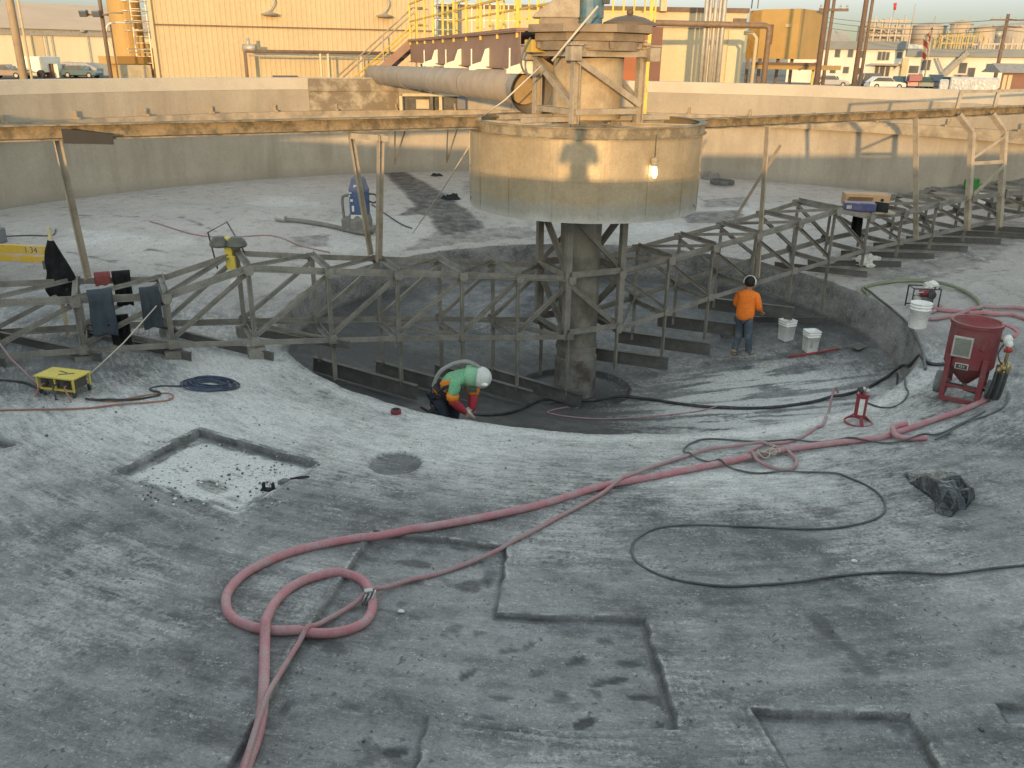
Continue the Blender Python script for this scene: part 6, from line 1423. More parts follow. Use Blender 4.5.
# big yellow hall
yp, yq = at_d(157, 43, GZ), at_d(434, 44.5, GZ)
hall = thing('warehouse', 'big yellow ribbed metal hall behind the tank with a dark seam and two wall lamps', 'warehouse', yp.lerp(yq, .5))
block('wall', hall, M_YS, yp, yq, 14, GZ, 9, .22)
p_, x_, n_ = onface(yp, yq, 157, .06); zs = z_d(157, 24.5, 43)
b = MB(); e_, _, _ = onface(yp, yq, 433, .06); b.bar(V((p_.x, p_.y, zs)), V((e_.x, e_.y, zs)), .05, .06); b.build('seam', M_TRIM, hall)
b = MB(); b.bar(V((p_.x, p_.y, GZ)), V((p_.x, p_.y, 9)), .16, .16); b.build('corner_trim', M_YS, hall)
panel('vent', hall, M_GLASS, yp, yq, 271, 296, z_d(283, 81, 45), z_d(283, 74.5, 45)); panel('vent_frame', hall, M_TRIM, yp, yq, 270, 297, z_d(283, 82, 45), z_d(283, 81.2, 45), .1)
for u, v, d in ((273, 15, 44.5), (385, 19, 48)):
    c, x_, n_ = onface(yp, yq, u, .25); z = z_d(u, v, d); b = MB()
    b.lathe([(0, .10), (.15, .06), (.40, -.02), (.34, -.08), (0, -.10)], V((c.x, c.y, z)), 20); w = b.build('wall_lamp', M_GALV, hall)
    b = MB(); b.tube(smooth_path([V((c.x, c.y, z+.1)), V((c.x, c.y, z+.5))+x_*.25, V((c.x, c.y, z+.9))-n_*.2+x_*.1], 5), .035, 8); b.build('lamp_arm', M_GALV, w)
# pipe rail along the hall
for z_, u0, u1, r in ((z_d(330, 52.5, 44), 252, 392, .065), (z_d(330, 57, 44), 252, 380, .035)):
    pass
rl = thing('pipe_rail', 'long brown pipe on posts along the foot of the yellow hall', 'pipe', at_d(330, 43, GZ))
b = MB(); a, _, _ = onface(yp, yq, 244, 1.2); c, _, _ = onface(yp, yq, 392, 1.2); zz = z_d(318, 52.3, 44); b.tube([V((a.x, a.y, GZ+.2)), V((a.x, a.y, zz-.05)), V((a.x, a.y, zz))+(c-a)*.01, V((c.x, c.y, zz))], .075, 10); b.build('pipe', M_TRIM, rl)
b = MB(); b.tube([V((a.x, a.y, zz-.18))+(c-a)*.02, V((c.x, c.y, zz-.18))], .035, 8); b.build('pipe', M_GALV, rl)
for f in (.48, .53, .75, .95):
    q = a.lerp(c, f); b = MB(); b.bar(V((q.x, q.y, GZ)), V((q.x, q.y, zz-.03)), .09, .09); b.build('post', M_CREAM, rl)
c, _, _ = onface(yp, yq, 249, 1.1); b = MB(); z = z_d(249, 48, 42.7); b.cyl(V((c.x-.3, c.y, z)), V((c.x+.3, c.y, z)), .16, n=14); b.cyl(V((c.x-.05, c.y, z)), V((c.x-.05, c.y, z+.4)), .08); tag(b.build('pipe_valve', M_GALV), 'grey valve at the elbow of the brown pipe by the yellow hall', 'valve')
# low cream building to the right of the hall
cp_, cq_ = at_d(438, 53, GZ), at_d(742, 55, GZ); zc = z_d(735, 13, 55)
low = thing('warehouse', 'low cream panel building behind the tower with pipes up its front', 'warehouse', cp_.lerp(cq_, .5))
block('wall', low, M_CREAM, cp_, cq_, 16, GZ, zc)
panel('parapet', low, M_TRIM, cp_, cq_, 436, 744, zc, zc+.25, -.1, .4)
panel('flashing', low, M_GREYT, cp_, cq_, 640, 742, z_d(690, 28, 54.5), z_d(690, 25, 54.5), .1, .15)
panel('shutter', low, siding('ribbed_shutter', (.55, .47, .31)), cp_, cq_, 726, 742, GZ, z_d(730, 30, 55), .06); panel('vent', low, M_TRIM, cp_, cq_, 729, 742, z_d(735, 22, 55), z_d(735, 18.5, 55), .08)
panel('downpipe', low, M_CREAM, cp_, cq_, 655, 661, zc, zc+3.5, .4, .5); panel('skirt', low, M_TRIM, cp_, cq_, 645, 735, z_d(690, 86, 54.5)-.1, z_d(690, 85, 54.5), .07)
for k, u in enumerate((702, 706, 711, 715.5, 719.5)):
    d = 46; q = at_d(u+ (0), d); b = MB(); b.tube([V((q.x, q.y, GZ)), V((q.x, q.y, 7))], .085 if k % 2 else .11, 10)
    o = b.build('standpipe', M_GALV); tag(o, ['leftmost', 'second from the left', 'middle', 'fourth from the left', 'rightmost'][k]+' of the five grey pipes rising before the cream building', 'pipe', 'five grey standpipes')
q0, q1, q2 = at_d(630, 44), at_d(766, 47), at_d(768, 47); z = z_d(690, 24, 45.5)
b = MB(); b.tube([V((q0.x, q0.y, z)), V((q1.x-.25, q1.y, z)), V((q1.x-.05, q1.y, z-.06)), V((q1.x, q1.y, z-.28)), V((q1.x, q1.y, GZ))], .14, 12); tag(b.build('overhead_pipe', mat('pipe_brown', (.22, .15, .10), .6)), 'brown overhead pipe turning down by the ochre cabin', 'pipe')
q0, q1 = at_d(741, 49), at_d(754, 49); z = z_d(748, 33, 49); b = MB(); b.tube([V((q0.x, q0.y, z)), V((q1.x-.2, q1.y, z)), V((q1.x, q1.y, z-.25)), V((q1.x, q1.y, GZ))], .10, 10); tag(b.build('overhead_pipe', M_CREAM), 'cream pipe bending down the corner of the cream building', 'pipe')
# red oxide box behind the tower
rp, rq = at_d(586, 40, GZ), at_d(648, 40, GZ); rb = thing('steel_hopper', 'red oxide steel hopper with a maroon side behind the tower', 'hopper', rp.lerp(rq, .5)); z1 = z_d(640, 27, 40)
block('front', rb, M_RUST, rp, rq, .5, GZ, z1); rs = at_d(661, 40.4, GZ); block('side', rb, M_MAR, rq, rs, .4, GZ, z1+.02)
panel('stiffener', rb, M_GREYT, rp, rq, 590, 647, z_d(615, 41.5, 40), z_d(615, 40, 40), .1)
# railings and ladder frames between
def rail_run(name, label, u0, u1, dist, z0, z1, n, m, bars=2, r=.035):
    t_ = thing(name, label, 'railing', at_d((u0+u1)/2, dist, z0)); a, c = at_d(u0, dist), at_d(u1, dist)
    for k in range(n):
        q = a.lerp(c, k/(n-1)); b = MB(); b.bar(V((q.x, q.y, z0)), V((q.x, q.y, z1)), r*2, r*2); b.build('post', m, t_)
    for k in range(bars):
        z = z1-(z1-z0)*.5*k; b = MB(); b.bar(V((a.x, a.y, z)), V((c.x, c.y, z)), r*1.8, r*1.8); b.build('bar', m, t_)
    return t_
rail_run('railing', 'yellow railing in front of the cream building right of the blue motor', 600, 652, 38, z_d(620, 26, 38), z_d(620, -3, 38), 6, M_YEL, 3)
rail_run('railing', 'yellow railing over the roof edge between the bridge and the tower', 500, 585, 40, z_d(540, 40, 40), z_d(540, -2, 40), 7, M_YEL, 3)
rail_run('railing', 'pale railing on a high gantry behind the bridge', 436, 520, 37, z_d(470, 36, 37), z_d(470, 4, 37), 8, M_GALV, 4, .025)
yp_ = at_d(648, 30); b = MB(); b.bar(V((yp_.x, yp_.y, GZ)), V((yp_.x, yp_.y, 6)), .11, .11); tag(b.build('yellow_post', M_YEL), 'tall yellow post standing behind the tower deck', 'post')
def cage_ladder(label, u, dist, z0, z1, m, w=.5, hoops=8, dirx=1):
    q = at_d(u, dist); t_ = thing('caged_ladder', label, 'ladder', V((q.x, q.y, z0)))
    for s in (-w/2, w/2):
        b = MB(); b.tube([V((q.x+s, q.y, z0)), V((q.x+s, q.y, z1))], .035, 8); b.build('rail', m, t_)
    for k in range(int((z1-z0)/.3)):
        b = MB(); b.tube([V((q.x-w/2, q.y, z0+.15+k*.3)), V((q.x+w/2, q.y, z0+.15+k*.3))], .018, 6); b.build('rung', m, t_)
    for k in range(hoops):
        z = z1-.1-k*.42; b = MB(); b.tube([V((q.x-w*.5*math.cos(a)*1.5, q.y-w*.9*math.sin(a)*1.6, z)) for a in np.linspace(0, math.pi, 12)], .022, 6); b.build('hoop', m, t_)
cage_ladder('pale ladder with safety hoops behind the left end of the bridge', 447, 36, GZ, 4.2, M_GALV, .7, 9)
cage_ladder('pale ladder with safety hoops beside the yellow hall and ochre tanks', 145, 47, GZ, 4.6, M_WHT, .75, 7)
# ochre tanks, frame and grey cabinet left of the hall
t_ = thing('ochre_tank', 'tall ochre tank with pipes beside the yellow hall', 'tank', at_d(137, 49, GZ)); q = at_d(131, 49)
b = MB(); b.lathe([(0, GZ), (.75, GZ), (.75, 6.5), (0, 6.7)], (q.x, q.y, 0), 24); b.build('shell', M_ORNG, t_)
for k, u in enumerate((139, 144, 149, 153)):
    q = at_d(u, 48); b = MB(); b.tube([V((q.x, q.y, GZ)), V((q.x, q.y, 2.0-.25*k))], .13, 10); b.build('pipe', M_ORNG, t_)
sk = thing('orange_skid', 'orange steel skid with a low rail beside the yellow hall', 'skid', at_d(137, 46.5, GZ)); a, c = at_d(117, 46), at_d(163, 47.5)
block('side', sk, M_ORNG, a, c, 1.4, z_d(140, 64, 46.5), z_d(140, 56.5, 46.5)); block('pedestal', sk, M_ORNG, at_d(121, 46.3), at_d(162, 47.6), 1, GZ, z_d(140, 64, 46.5)-.003)
b = MB(); 
for z in (z_d(140, 49, 46.5), z_d(140, 52.5, 46.5)): b.bar(V((a.x+.6, a.y, z)), V((c.x, c.y, z)), .05, .05)
b.build('guard_rail', M_WHT, sk)
cab = thing('electrical_cabinet', 'olive grey electrical cabinet on the orange skid left of the yellow hall', 'cabinet', at_d(133, 44, GZ)); a, c = at_d(117.5, 44), at_d(150, 44)
block('cabinet_body', cab, mat('olive_grey', (.37, .32, .22), .6, (.30, .26, .19), .4, 2), a, c, .8, GZ, z_d(133, 65, 44), 0, .02); block('side_box', cab, M_TRIM, at_d(150.5, 44.2), at_d(157, 44.2), .6, GZ, z_d(153, 70, 44)); panel('door', cab, mat('olive_door', (.40, .345, .24), .6), a, c, 122, 146, GZ+.3, z_d(133, 67, 44), .012, .03)
gt = thing('pipe_gantry', 'pale bent pipe handrail with a hanging hook left of the caged ladder', 'handrail', at_d(122, 45, GZ)); qa, qb, qc = at_d(109.5, 45), at_d(136, 45), at_d(113, 45); z = z_d(122, 23, 45)
b = MB(); b.tube(smooth_path([V((qc.x, qc.y, z_d(113, 46, 45))), V((qa.x, qa.y, z_d(110, 38, 45))), V((qa.x, qa.y, z-.5)), V((qa.x+.15, qa.y, z-.12)), V((qa.x+.5, qa.y, z)), V((qb.x, qb.y, z))], 5), .045, 8); b.build('curved_rail', M_WHT, gt)
q = at_d(115.5, 45); b = MB(); b.tube([V((q.x, q.y, GZ)), V((q.x, q.y, z-.05))], .035, 8); b.build('post', M_TRIM, gt); q = at_d(110, 46); q2 = at_d(130, 46); b = MB(); z2 = z_d(120, 13, 46); b.tube([V((q.x, q.y, z_d(110, 24, 46))), V((q.x, q.y, z2-.1)), V((q.x+.1, q.y, z2)), V((q2.x, q2.y, z2))], .03, 8); b.build('upper_rail', M_GALV, gt)
q = at_d(119.5, 50); tag(MB().tube([V((q.x, q.y, GZ)), V((q.x, q.y, 5.2))], .05, 8).build('mast', M_WHT), 'thin white mast behind the bent pipe handrail', 'mast')
# cream shed with tan roof far left
sp_, sq_ = at_d(-120, 128, GZ), at_d(175, 136, GZ); ze = z_d(60, 29.5, 131); shed = thing('shed', 'long cream shed with a tan hipped roof across the asphalt lot', 'shed', at_d(40, 131, GZ))
block('wall', shed, M_CS, sp_, sq_, 40, GZ, ze)
ea, xx, nn = onface(sp_, sq_, -130, .6); eb, _, _ = onface(sp_, sq_, 180, .6); zr_ = z_d(60, 3.5, 150)
b = MB(); back = -nn*41; A = [V((ea.x, ea.y, ze)), V((eb.x, eb.y, ze)), V((eb.x, eb.y, ze))+back, V((ea.x, ea.y, ze))+back]; r0, _, _ = onface(sp_, sq_, 28, 0); rr0 = V((r0.x, r0.y, zr_))-nn*20; rr1 = V((eb.x, eb.y, zr_))-nn*20
vs = [b.bm.verts.new(k) for k in A+[rr0, rr1]]; b.face((vs[0], vs[1], vs[5], vs[4])); b.face((vs[2], vs[3], vs[4], vs[5])); b.face((vs[3], vs[0], vs[4])); b.face((vs[1], vs[2], vs[5])); b.face((vs[0], vs[3], vs[2], vs[1])); b.build('roof', M_TANR, shed)
panel('eave_band', shed, M_GREYT, sp_, sq_, -120, 174, ze-.75, ze-.01, .16, .2)
for u in (34, 48, 54, 90): panel('downpipe', shed, M_GREYT, sp_, sq_, u, u+.6, GZ+1.0 if u != 63 else 2, ze-.8, .25, .1)
panel('patch', shed, M_CREAM, sp_, sq_, 34, 46, GZ, ze-.8, .05, .06); q_, _, _ = onface(sp_, sq_, 86, .5); b = MB(); b.sphere((q_.x, q_.y, ze-.1), .35, 10, (1, 1, .6)); b.build('eave_lamp', M_GREYT, shed)
# poles
def pole(name, label, u, dist, r0, r1, z1, m=M_WOOD, lean=0.0, cat='pole', group=None, arms=()):
    q = at_d(u, dist); t_ = thing(name, label, cat, V((q.x, q.y, GZ)), group)
    b = MB(); b.tube([V((q.x, q.y, GZ)), V((q.x+lean, q.y, z1))], [r0, r1], 14); b.build('shaft', m, t_)
    for z, w in arms:
        b = MB(); f = (z-GZ)/(z1-GZ); c = V((q.x+lean*f, q.y-.2, z)); b.bar(c-V((w, 0, 0)), c+V((w, 0, 0)), .14, .16); ar = b.build('crossarm', m, t_)
        for s in (-.9, -.45, .45, .9):
            b = MB(); b.lathe([(0, 0), (.07, .01), (.05, .1), (.08, .13), (.05, .22), (0, .24)], c+V((s*w, 0, .08)), 10); b.build('insulator', M_GALV, ar)
    return t_
pole('utility_pole', 'thick wooden pole at the left picture edge before the shed', 20.5, 38, .145, .135, 7.5, mat('pole_tan', (.36, .28, .19), .85, (.27, .21, .15), .6, 3))
pole('utility_pole', 'thin pale pole just right of the thick wooden pole', 28.5, 37, .045, .04, 7.5, M_CREAM)
lp_ = pole('floodlight_pole', 'brown floodlight pole with two dark lamp heads before the cream shed', 108.5, 44, .085, .075, 7.0, M_TRIM, 0, 'light pole'); q = at_d(108.5, 44)
b = MB(); zz = z_d(100, 15, 44); b.bar(V((q.x-.6, q.y-.2, zz)), V((q.x+.4, q.y-.2, zz)), .07, .07); b.build('bracket', M_TRIM, lp_)
for dx in (-.42, .42):
    b = MB(); b.box((q.x-.32+dx*.7, q.y-.35, zz+.05), (.34, .24, .26), 0, .3); b.build('floodlight', M_GLASS, lp_, .03)
b = MB(); b.cyl(V((q.x, q.y, GZ)), V((q.x, q.y, GZ+1.15)), .17, n=16); b.build('yellow_base', M_YEL, lp_)
pole('utility_pole', 'thick dark pole right of the ochre cabin', 819.5, 40, .125, .11, 9, M_WOOD)
pole('utility_pole', 'slim pole with short crossarms behind the thick dark pole', 826, 62, .12, .10, z_d(836, 8, 62)+1.5, M_TRIM, 0, 'pole', None, ((z_d(838, 10, 62), .9),))
pole('utility_pole', 'left one of the two dark poles before the white office block', 857.5, 44, .115, .10, 9, M_WOOD)
pole('utility_pole', 'right and slimmer one of the two dark poles before the white office block', 863.5, 46, .075, .07, 9, M_TRIM)
up_ = pole('utility_pole', 'far wooden pole with crossarms and a transformer at the right', 999, 118, .22, .18, z_d(1010, 14, 118), M_TRIM, 0, 'pole', None, ((z_d(1010, 20, 118), 1.9), (z_d(1010, 27, 118), 1.6))); q = at_d(999, 118)
b = MB(); b.cyl(V((q.x-.7, q.y-.3, z_d(1005, 38, 118))), V((q.x-.7, q.y-.3, z_d(1005, 31, 118))), .35, n=14); b.build('transformer', M_GALV, up_)
for k, (za, zb) in enumerate(((20, 12), (27, 16), (31, 22))):
    a, c = at_d(999, 118), at_d(790, 150); a2 = at_d(1100, 118); P = [V((a2.x, a2.y, z_d(1060, za-2, 118))), V((a.x, a.y-.3, z_d(1005, za-1, 118))), V((c.x, c.y, z_d(800, zb, 150)))]
    Q = []
    for s in range(2):
        for i in range(13):
            f = i/12; p = P[s].lerp(P[s+1], f); p.z -= 1.0*4*f*(1-f)*(.4+.6*s); Q.append(p)
    tag(MB().tube(Q, .035, 5).build('power_line', M_TRIM), ['highest', 'middle', 'lowest'][k]+' of the three overhead wires against the sky at the right', 'power line', 'overhead wires')
# ochre cabin and canopy
op, oq = at_d(745, 62, GZ), at_d(795, 60, GZ); oc = thing('ochre_cabin', 'ochre box cabin raised on legs over a canopy', 'cabin', op.lerp(oq, .5)); z0, z1 = z_d(790, 59, 60), z_d(790, 8.5, 60)
om = at_d(757, 61, GZ); block('side_wall', oc, mat('ochre_shade', (.46, .27, .08), .6), op, om, 4, z0, z1-.03); block('front_wall', oc, M_ORNG, om, oq, 4, z0, z1)
panel('window', oc, M_TRIM, om, oq, 766, 770, z_d(768, 44, 60), z_d(768, 24, 60), .04); panel('vent', oc, M_CREAM, om, oq, 782, 787, z_d(784, 27, 60), z_d(784, 24, 60), .04)
b = MB()
for u in (748, 760, 778, 792):
    q = at_d(u, 61.5); b = MB(); b.bar(V((q.x, q.y, GZ)), V((q.x, q.y, z0)), .18, .18); b.build('leg', M_TRIM, oc)
for u in (746, 752): q = at_d(u, 60); b = MB(); b.bar(V((q.x, q.y, z1)), V((q.x, q.y, z1+.7)), .06, .06); b.build('roof_rail', M_TRIM, oc)
ca, cc = at_d(752, 56), at_d(818, 54); cn = thing('canopy', 'ochre canopy beam on slim posts below the ochre cabin', 'canopy', ca.lerp(cc, .5)); block('roof', cn, M_ORNG, ca, cc, 3, z_d(790, 69.5, 55), z_d(790, 65, 55)); panel('gutter', cn, M_TRIM, ca, cc, 752, 818, z_d(790, 65.1, 55), z_d(790, 62.5, 55), .04, .1)
for u in (754, 766, 816):
    q = at_d(u, 55); b = MB(); b.bar(V((q.x, q.y+.3, GZ)), V((q.x, q.y+.3, z_d(790, 69.6, 55))), .12, .12); b.build('post', M_YEL if u == 816 else M_TRIM, cn)
b = MB(); a = at_d(800, 54); b.bar(V((a.x, a.y, z_d(800, 70, 54))), V((a.x+.9, a.y, z_d(812, 63, 54))), .08, .1); b.build('stay', M_TRIM, cn)
# office block
fa, fb = at_d(788, 146, GZ), at_d(906, 142, GZ); fc = at_d(1100, 140, GZ)
of = thing('office_block', 'long white office block with a blue grey fascia and parked cars before it', 'office', at_d(900, 143, GZ)); zt = z_d(860, 43.5, 144)
block('wall', of, M_WH, fa, fb, 18, GZ, zt); block('low_wing', of, M_WH, fb, fc, 18, GZ, z_d(960, 50, 141))
panel('fascia', of, M_FASC, fa, fb, 786, 906, z_d(860, 49.5, 144), zt+.3, .3, .5); panel('fascia', of, M_FASC, fb, fc, 906.5, 1098, z_d(960, 57, 141), z_d(960, 50.5, 141)+.2, .3, .5)
def win(p, q, u0, u1, v0, v1, d):
    f = panel('window', of, M_GREYT, p, q, u0-.5, u1+.5, z_d((u0+u1)/2, v1+.4, d), z_d((u0+u1)/2, v0-.4, d), .05, .08); ORG[f.name] = ORG[of.name]; panel('pane', f, M_GLASS, p, q, u0, u1, z_d((u0+u1)/2, v1, d), z_d((u0+u1)/2, v0, d), .10, .06)
for a in ((834.5, 839, 50, 57), (847.5, 852, 50, 57), (858.5, 863, 51, 57.5), (877.5, 880.5, 52, 60), (882, 884.5, 52, 60), (886, 888.5, 52.5, 60), (896.5, 901, 52.5, 58), (832, 837, 67, 73), (845, 850, 67, 73), (857.5, 862, 68, 74), (877, 880, 66, 76), (882, 886, 66, 76), (888, 891, 67, 76)): win(fa, fb, *a, 144)
for a in ((911, 920, 66, 73), (923, 931, 60, 70), (961, 968, 63, 73), (988, 995, 64, 70), (970.5, 977, 68, 77)): win(fb, fc, *a, 141)
panel('porch_roof', of, M_GREYT, fa, fb, 874, 903, z_d(888, 65.5, 143), z_d(888, 63.5, 143), 1.0, 2.2); b = MB(); q, _, _ = onface(fb, fc, 948, 1.0); q2, _, _ = onface(fb, fc, 968, 1.0); b.bar(V((q.x, q.y, GZ+1.5)), V((q2.x, q2.y, z_d(966, 52, 140))), .5, .7); b.build('stair_flight', M_GREYT, of); b = MB(); q3, _, _ = onface(fb, fc, 938, 1.0); b.bar(V((q3.x, q3.y, z_d(938, 58, 140))), V((q.x, q.y, GZ+1.5)), .2, .25); b.build('brace', M_GREYT, of)
panel('doorway', of, M_CREAM, fb, fc, 903, 909, GZ, z_d(906, 58, 142), .12, .2)
# plant behind the office
M_PL1 = mat('plant_beige', (.47, .40, .31), .7, (.36, .30, .24), .6, .25); M_PL2 = mat('plant_grey', (.40, .36, .31), .7, (.30, .27, .24), .6, .25); M_HILL = mat('hill_tan', (.36, .29, .22), .95, (.28, .22, .17), .6, .02)
def far_tank(label, u0, u1, v, dist, m, rails=0):
    a, c = at_d(u0, dist), at_d(u1, dist); r = (c-a).length/2; o = a.lerp(c, .5); zt = z_d((u0+u1)/2, v, dist); t_ = thing('storage_tank', label, 'tank', V((o.x, o.y, GZ)), 'storage tanks behind the office')
    b = MB(); b.lathe([(0, GZ), (r, GZ), (r, zt), (r*.5, zt+.5), (0, zt+.8)], (o.x, o.y, 0), 36); b.build('shell', m, t_)
    for k in range(rails):
        b = MB(); z = GZ+(zt-GZ)*(k+1)/rails; b.lathe([(r+.02, z-.12), (r+.25, z-.12), (r+.25, z+.05), (r+.02, z+.05)], (o.x, o.y, 0), 36, close=True); b.build('ring', M_GREYT, t_)
far_tank('grey storage tank with hoops behind the office, left of the flag', 906, 941, 26, 215, M_PL2, 4); far_tank('beige storage tank behind the office, right of the flag', 944, 966, 24, 210, M_PL1, 3); far_tank('low pale storage tank behind the office near the far pole', 968, 990, 28, 205, M_PL1, 2); far_tank('broad grey storage tank at the right picture edge behind the office', 990, 1040, 26, 230, M_PL2, 0)
far_tank('small ochre domed tank left of the dark poles', 815, 821, 18, 190, M_ORNG, 0)
def frame_tower(label, u0, u1, v0, v1, dist, nx, nz, m):
    a, c = at_d(u0, dist), at_d(u1, dist); t_ = thing('pipe_rack', label, 'pipe rack', a.lerp(c, .5)+V((0, 0, GZ))); zt = z_d((u0+u1)/2, v0, dist); zb_ = GZ
    bk = V((0, 4, 0))
    for i in range(nx+1):
        for o_ in (V((0, 0, 0)), bk):
            q = a.lerp(c, i/nx)+o_; b = MB(); b.bar(V((q.x, q.y, zb_)), V((q.x, q.y, zt+(.8 if i % 2 else 0))), .28, .28); b.build('upright', m, t_)
    for k in range(nz):
        z = zt-(zt-GZ)*.62*k/nz
        for o_ in (V((0, 0, 0)), bk):
            b = MB(); b.bar(V((a.x, a.y, z))+o_, V((c.x, c.y, z))+o_, .26, .26); b.build('beam', m, t_)
        b = MB(); q, w = a.lerp(c, .5*(k % 2)), a.lerp(c, .5+.5*(k % 2)); b.bar(V((q.x, q.y, z)), V((w.x, w.y, z-(zt-GZ)*.2)), .16, .16); b.build('brace', M_GREYT, t_)
    return t_
frame_tower('tan pipe rack behind the office right of the two dark poles', 862, 906, 21, 46, 200, 6, 5, M_PL1); frame_tower('yellow pipe rack over the office roof right of the flag', 938, 980, 36, 52, 170, 8, 4, mat('plant_yellow', (.42, .34, .16), .7)); frame_tower('low tan pipe rack over the office roof at the right', 980, 1020, 44, 54, 165, 7, 3, M_PL1)
b = MB(); a, c = at_d(864, 204), at_d(905, 206); tk = thing('plant_building', 'beige plant building behind the tan pipe rack', 'building', a.lerp(c, .5)+V((0, 0, GZ))); block('wall', tk, M_PL1, a, c, 10, GZ, z_d(885, 25, 205)); panel('louvre', tk, M_PL2, a, c, 870, 890, z_d(880, 40, 205), z_d(880, 29, 205), .1)
sp2_, sq2_ = at_d(792, 200, GZ), at_d(850, 200, GZ); hb = thing('plant_building', 'pale gabled plant roof left of the dark poles', 'building', sp2_.lerp(sq2_, .5)); block('wall', hb, M_PL2, sp2_, sq2_, 16, GZ, z_d(820, 44, 200)); b = MB(); x_ = (sq2_-sp2_).normalized(); b.prism([(-1, 0), (17, 0), (8, z_d(820, 31, 208)-z_d(820, 44, 200))], V((sp2_.x, sp2_.y, z_d(820, 44, 200)+.01)), V((sq2_.x, sq2_.y, z_d(820, 44, 200)+.01)), V((0, 1, 0)), V((0, 0, 1))); b.build('roof', M_PL1, hb)
cy_ = thing('conveyor_house', 'tan hopper house on the skyline left of the dark poles', 'building', at_d(800, 195, GZ)); block('wall', cy_, M_PL1, at_d(793, 195), at_d(812, 195), 6, GZ, z_d(800, 28, 195)); block('roof', cy_, M_HILL, at_d(794, 194.8), at_d(803, 194.8), 4, z_d(800, 28, 195), z_d(800, 24, 195))
b = MB(); q = [at_d(u, d) for u, d in ((560, 1500), (800, 1500), (900, 1500), (1000, 1500), (1200, 1500), (1500, 1500))]
hz = [6, 22, 34, 46, 58, 30]; n_ = 60; R0, R1 = [], []
for i in range(n_+1):
    f = i/n_*5; k = min(4, int(f)); p = q[k].lerp(q[k+1], f-k); h = hz[k]+(hz[k+1]-hz[k])*(f-k)+7*noise.noise(V((i*.35, 0, 0))); R0.append(p); R1.append(h)
d_ = V((.25, .97, 0))
rows = []
for s_, kz in ((0, 0), (90, .55), (200, .9), (320, 1), (600, .6), (900, 0)): rows.append([b.bm.verts.new(V((p.x, p.y, GZ-1))+d_*s_+V((0, 0, h*kz*(1+.12*noise.noise(V((i*.5, s_*.01, 3))))))) for i, (p, h) in enumerate(zip(R0, R1))])
for A, B in zip(rows, rows[1:]):
    for i in range(n_): 
        f = b.face((A[i], A[i+1], B[i+1], B[i])); f.smooth = True
tag(b.build('hills', M_HILL), 'low tan hills on the horizon behind the plant', 'hills', kind='structure')
# flag pole and wind sock mast
fpq = at_d(927.5, 132); ft = thing('flag_pole', 'slim pole with a limp red and white striped flag before the office', 'flag pole', V((fpq.x, fpq.y, GZ))); zt = z_d(933, 16, 132); b = MB(); b.tube([V((fpq.x, fpq.y, GZ)), V((fpq.x, fpq.y, zt))], [.10, .06], 10); b.build('shaft', M_GALV, ft)
t = NT('flag_cloth'); t.set(.8); tc_ = t.pos(); sx = t.new('ShaderNodeSeparateXYZ'); t.link(tc_, sx.inputs[0]); wv = t.math('FRACT', t.math('ADD', t.math('MULTIPLY', sx.outputs['X'], 1.0), t.math('MULTIPLY', sx.outputs['Z'], .75)), 0); t.color(t.mix(t.math('GREATER_THAN', wv, .5), (.62, .57, .5), (.42, .13, .10)))
b = MB(); N_, M_2 = 12, 20; G = {}
for i in range(N_+1):
    for j in range(M_2+1):
        u, v = i/N_, j/M_2; G[i, j] = b.bm.verts.new(V((fpq.x-.08-.9*u*(1-.2*v), fpq.y-.05+.35*math.sin(u*9+v), z_d(931, 27, 132)-3.4*v-1.3*u)))
for i in range(N_):
    for j in range(M_2): b.face((G[i, j], G[i+1, j], G[i+1, j+1], G[i, j+1])).smooth = True
bmesh.ops.solidify(b.bm, geom=b.bm.faces[:], thickness=.03); b.build('flag', t.m, ft)
q = at_d(886, 170); ms = thing('mast', 'thin mast with a small red sock above the pipe rack', 'mast', V((q.x, q.y, GZ))); z_ = z_d(889, 4, 170); b = MB(); b.tube([V((q.x, q.y, GZ)), V((q.x, q.y, z_))], .07, 8); b.build('shaft', M_GALV, ms); b = MB(); b.tube([V((q.x, q.y, z_d(889, 3, 170))), V((q.x+.1, q.y, z_d(889, 10, 170)))], [.28, .2], 10); b.build('sock', mat('sock_red', (.5, .06, .05), .7), ms)
for u, v in ((902, 15), (910, 4), (953, 20), (966, 15)):
    q = at_d(u-4, 180); tag(MB().tube([V((q.x, q.y, GZ)), V((q.x, q.y, z_d(u, v, 180)))], .09, 8).build('mast', M_PL2), {902: 'short dark mast over the left end of the pipe rack', 910: 'tallest thin mast behind the grey hooped tank', 953: 'thin mast above the yellow pipe rack', 966: 'thin mast behind the low pale tank'}[u], 'mast')
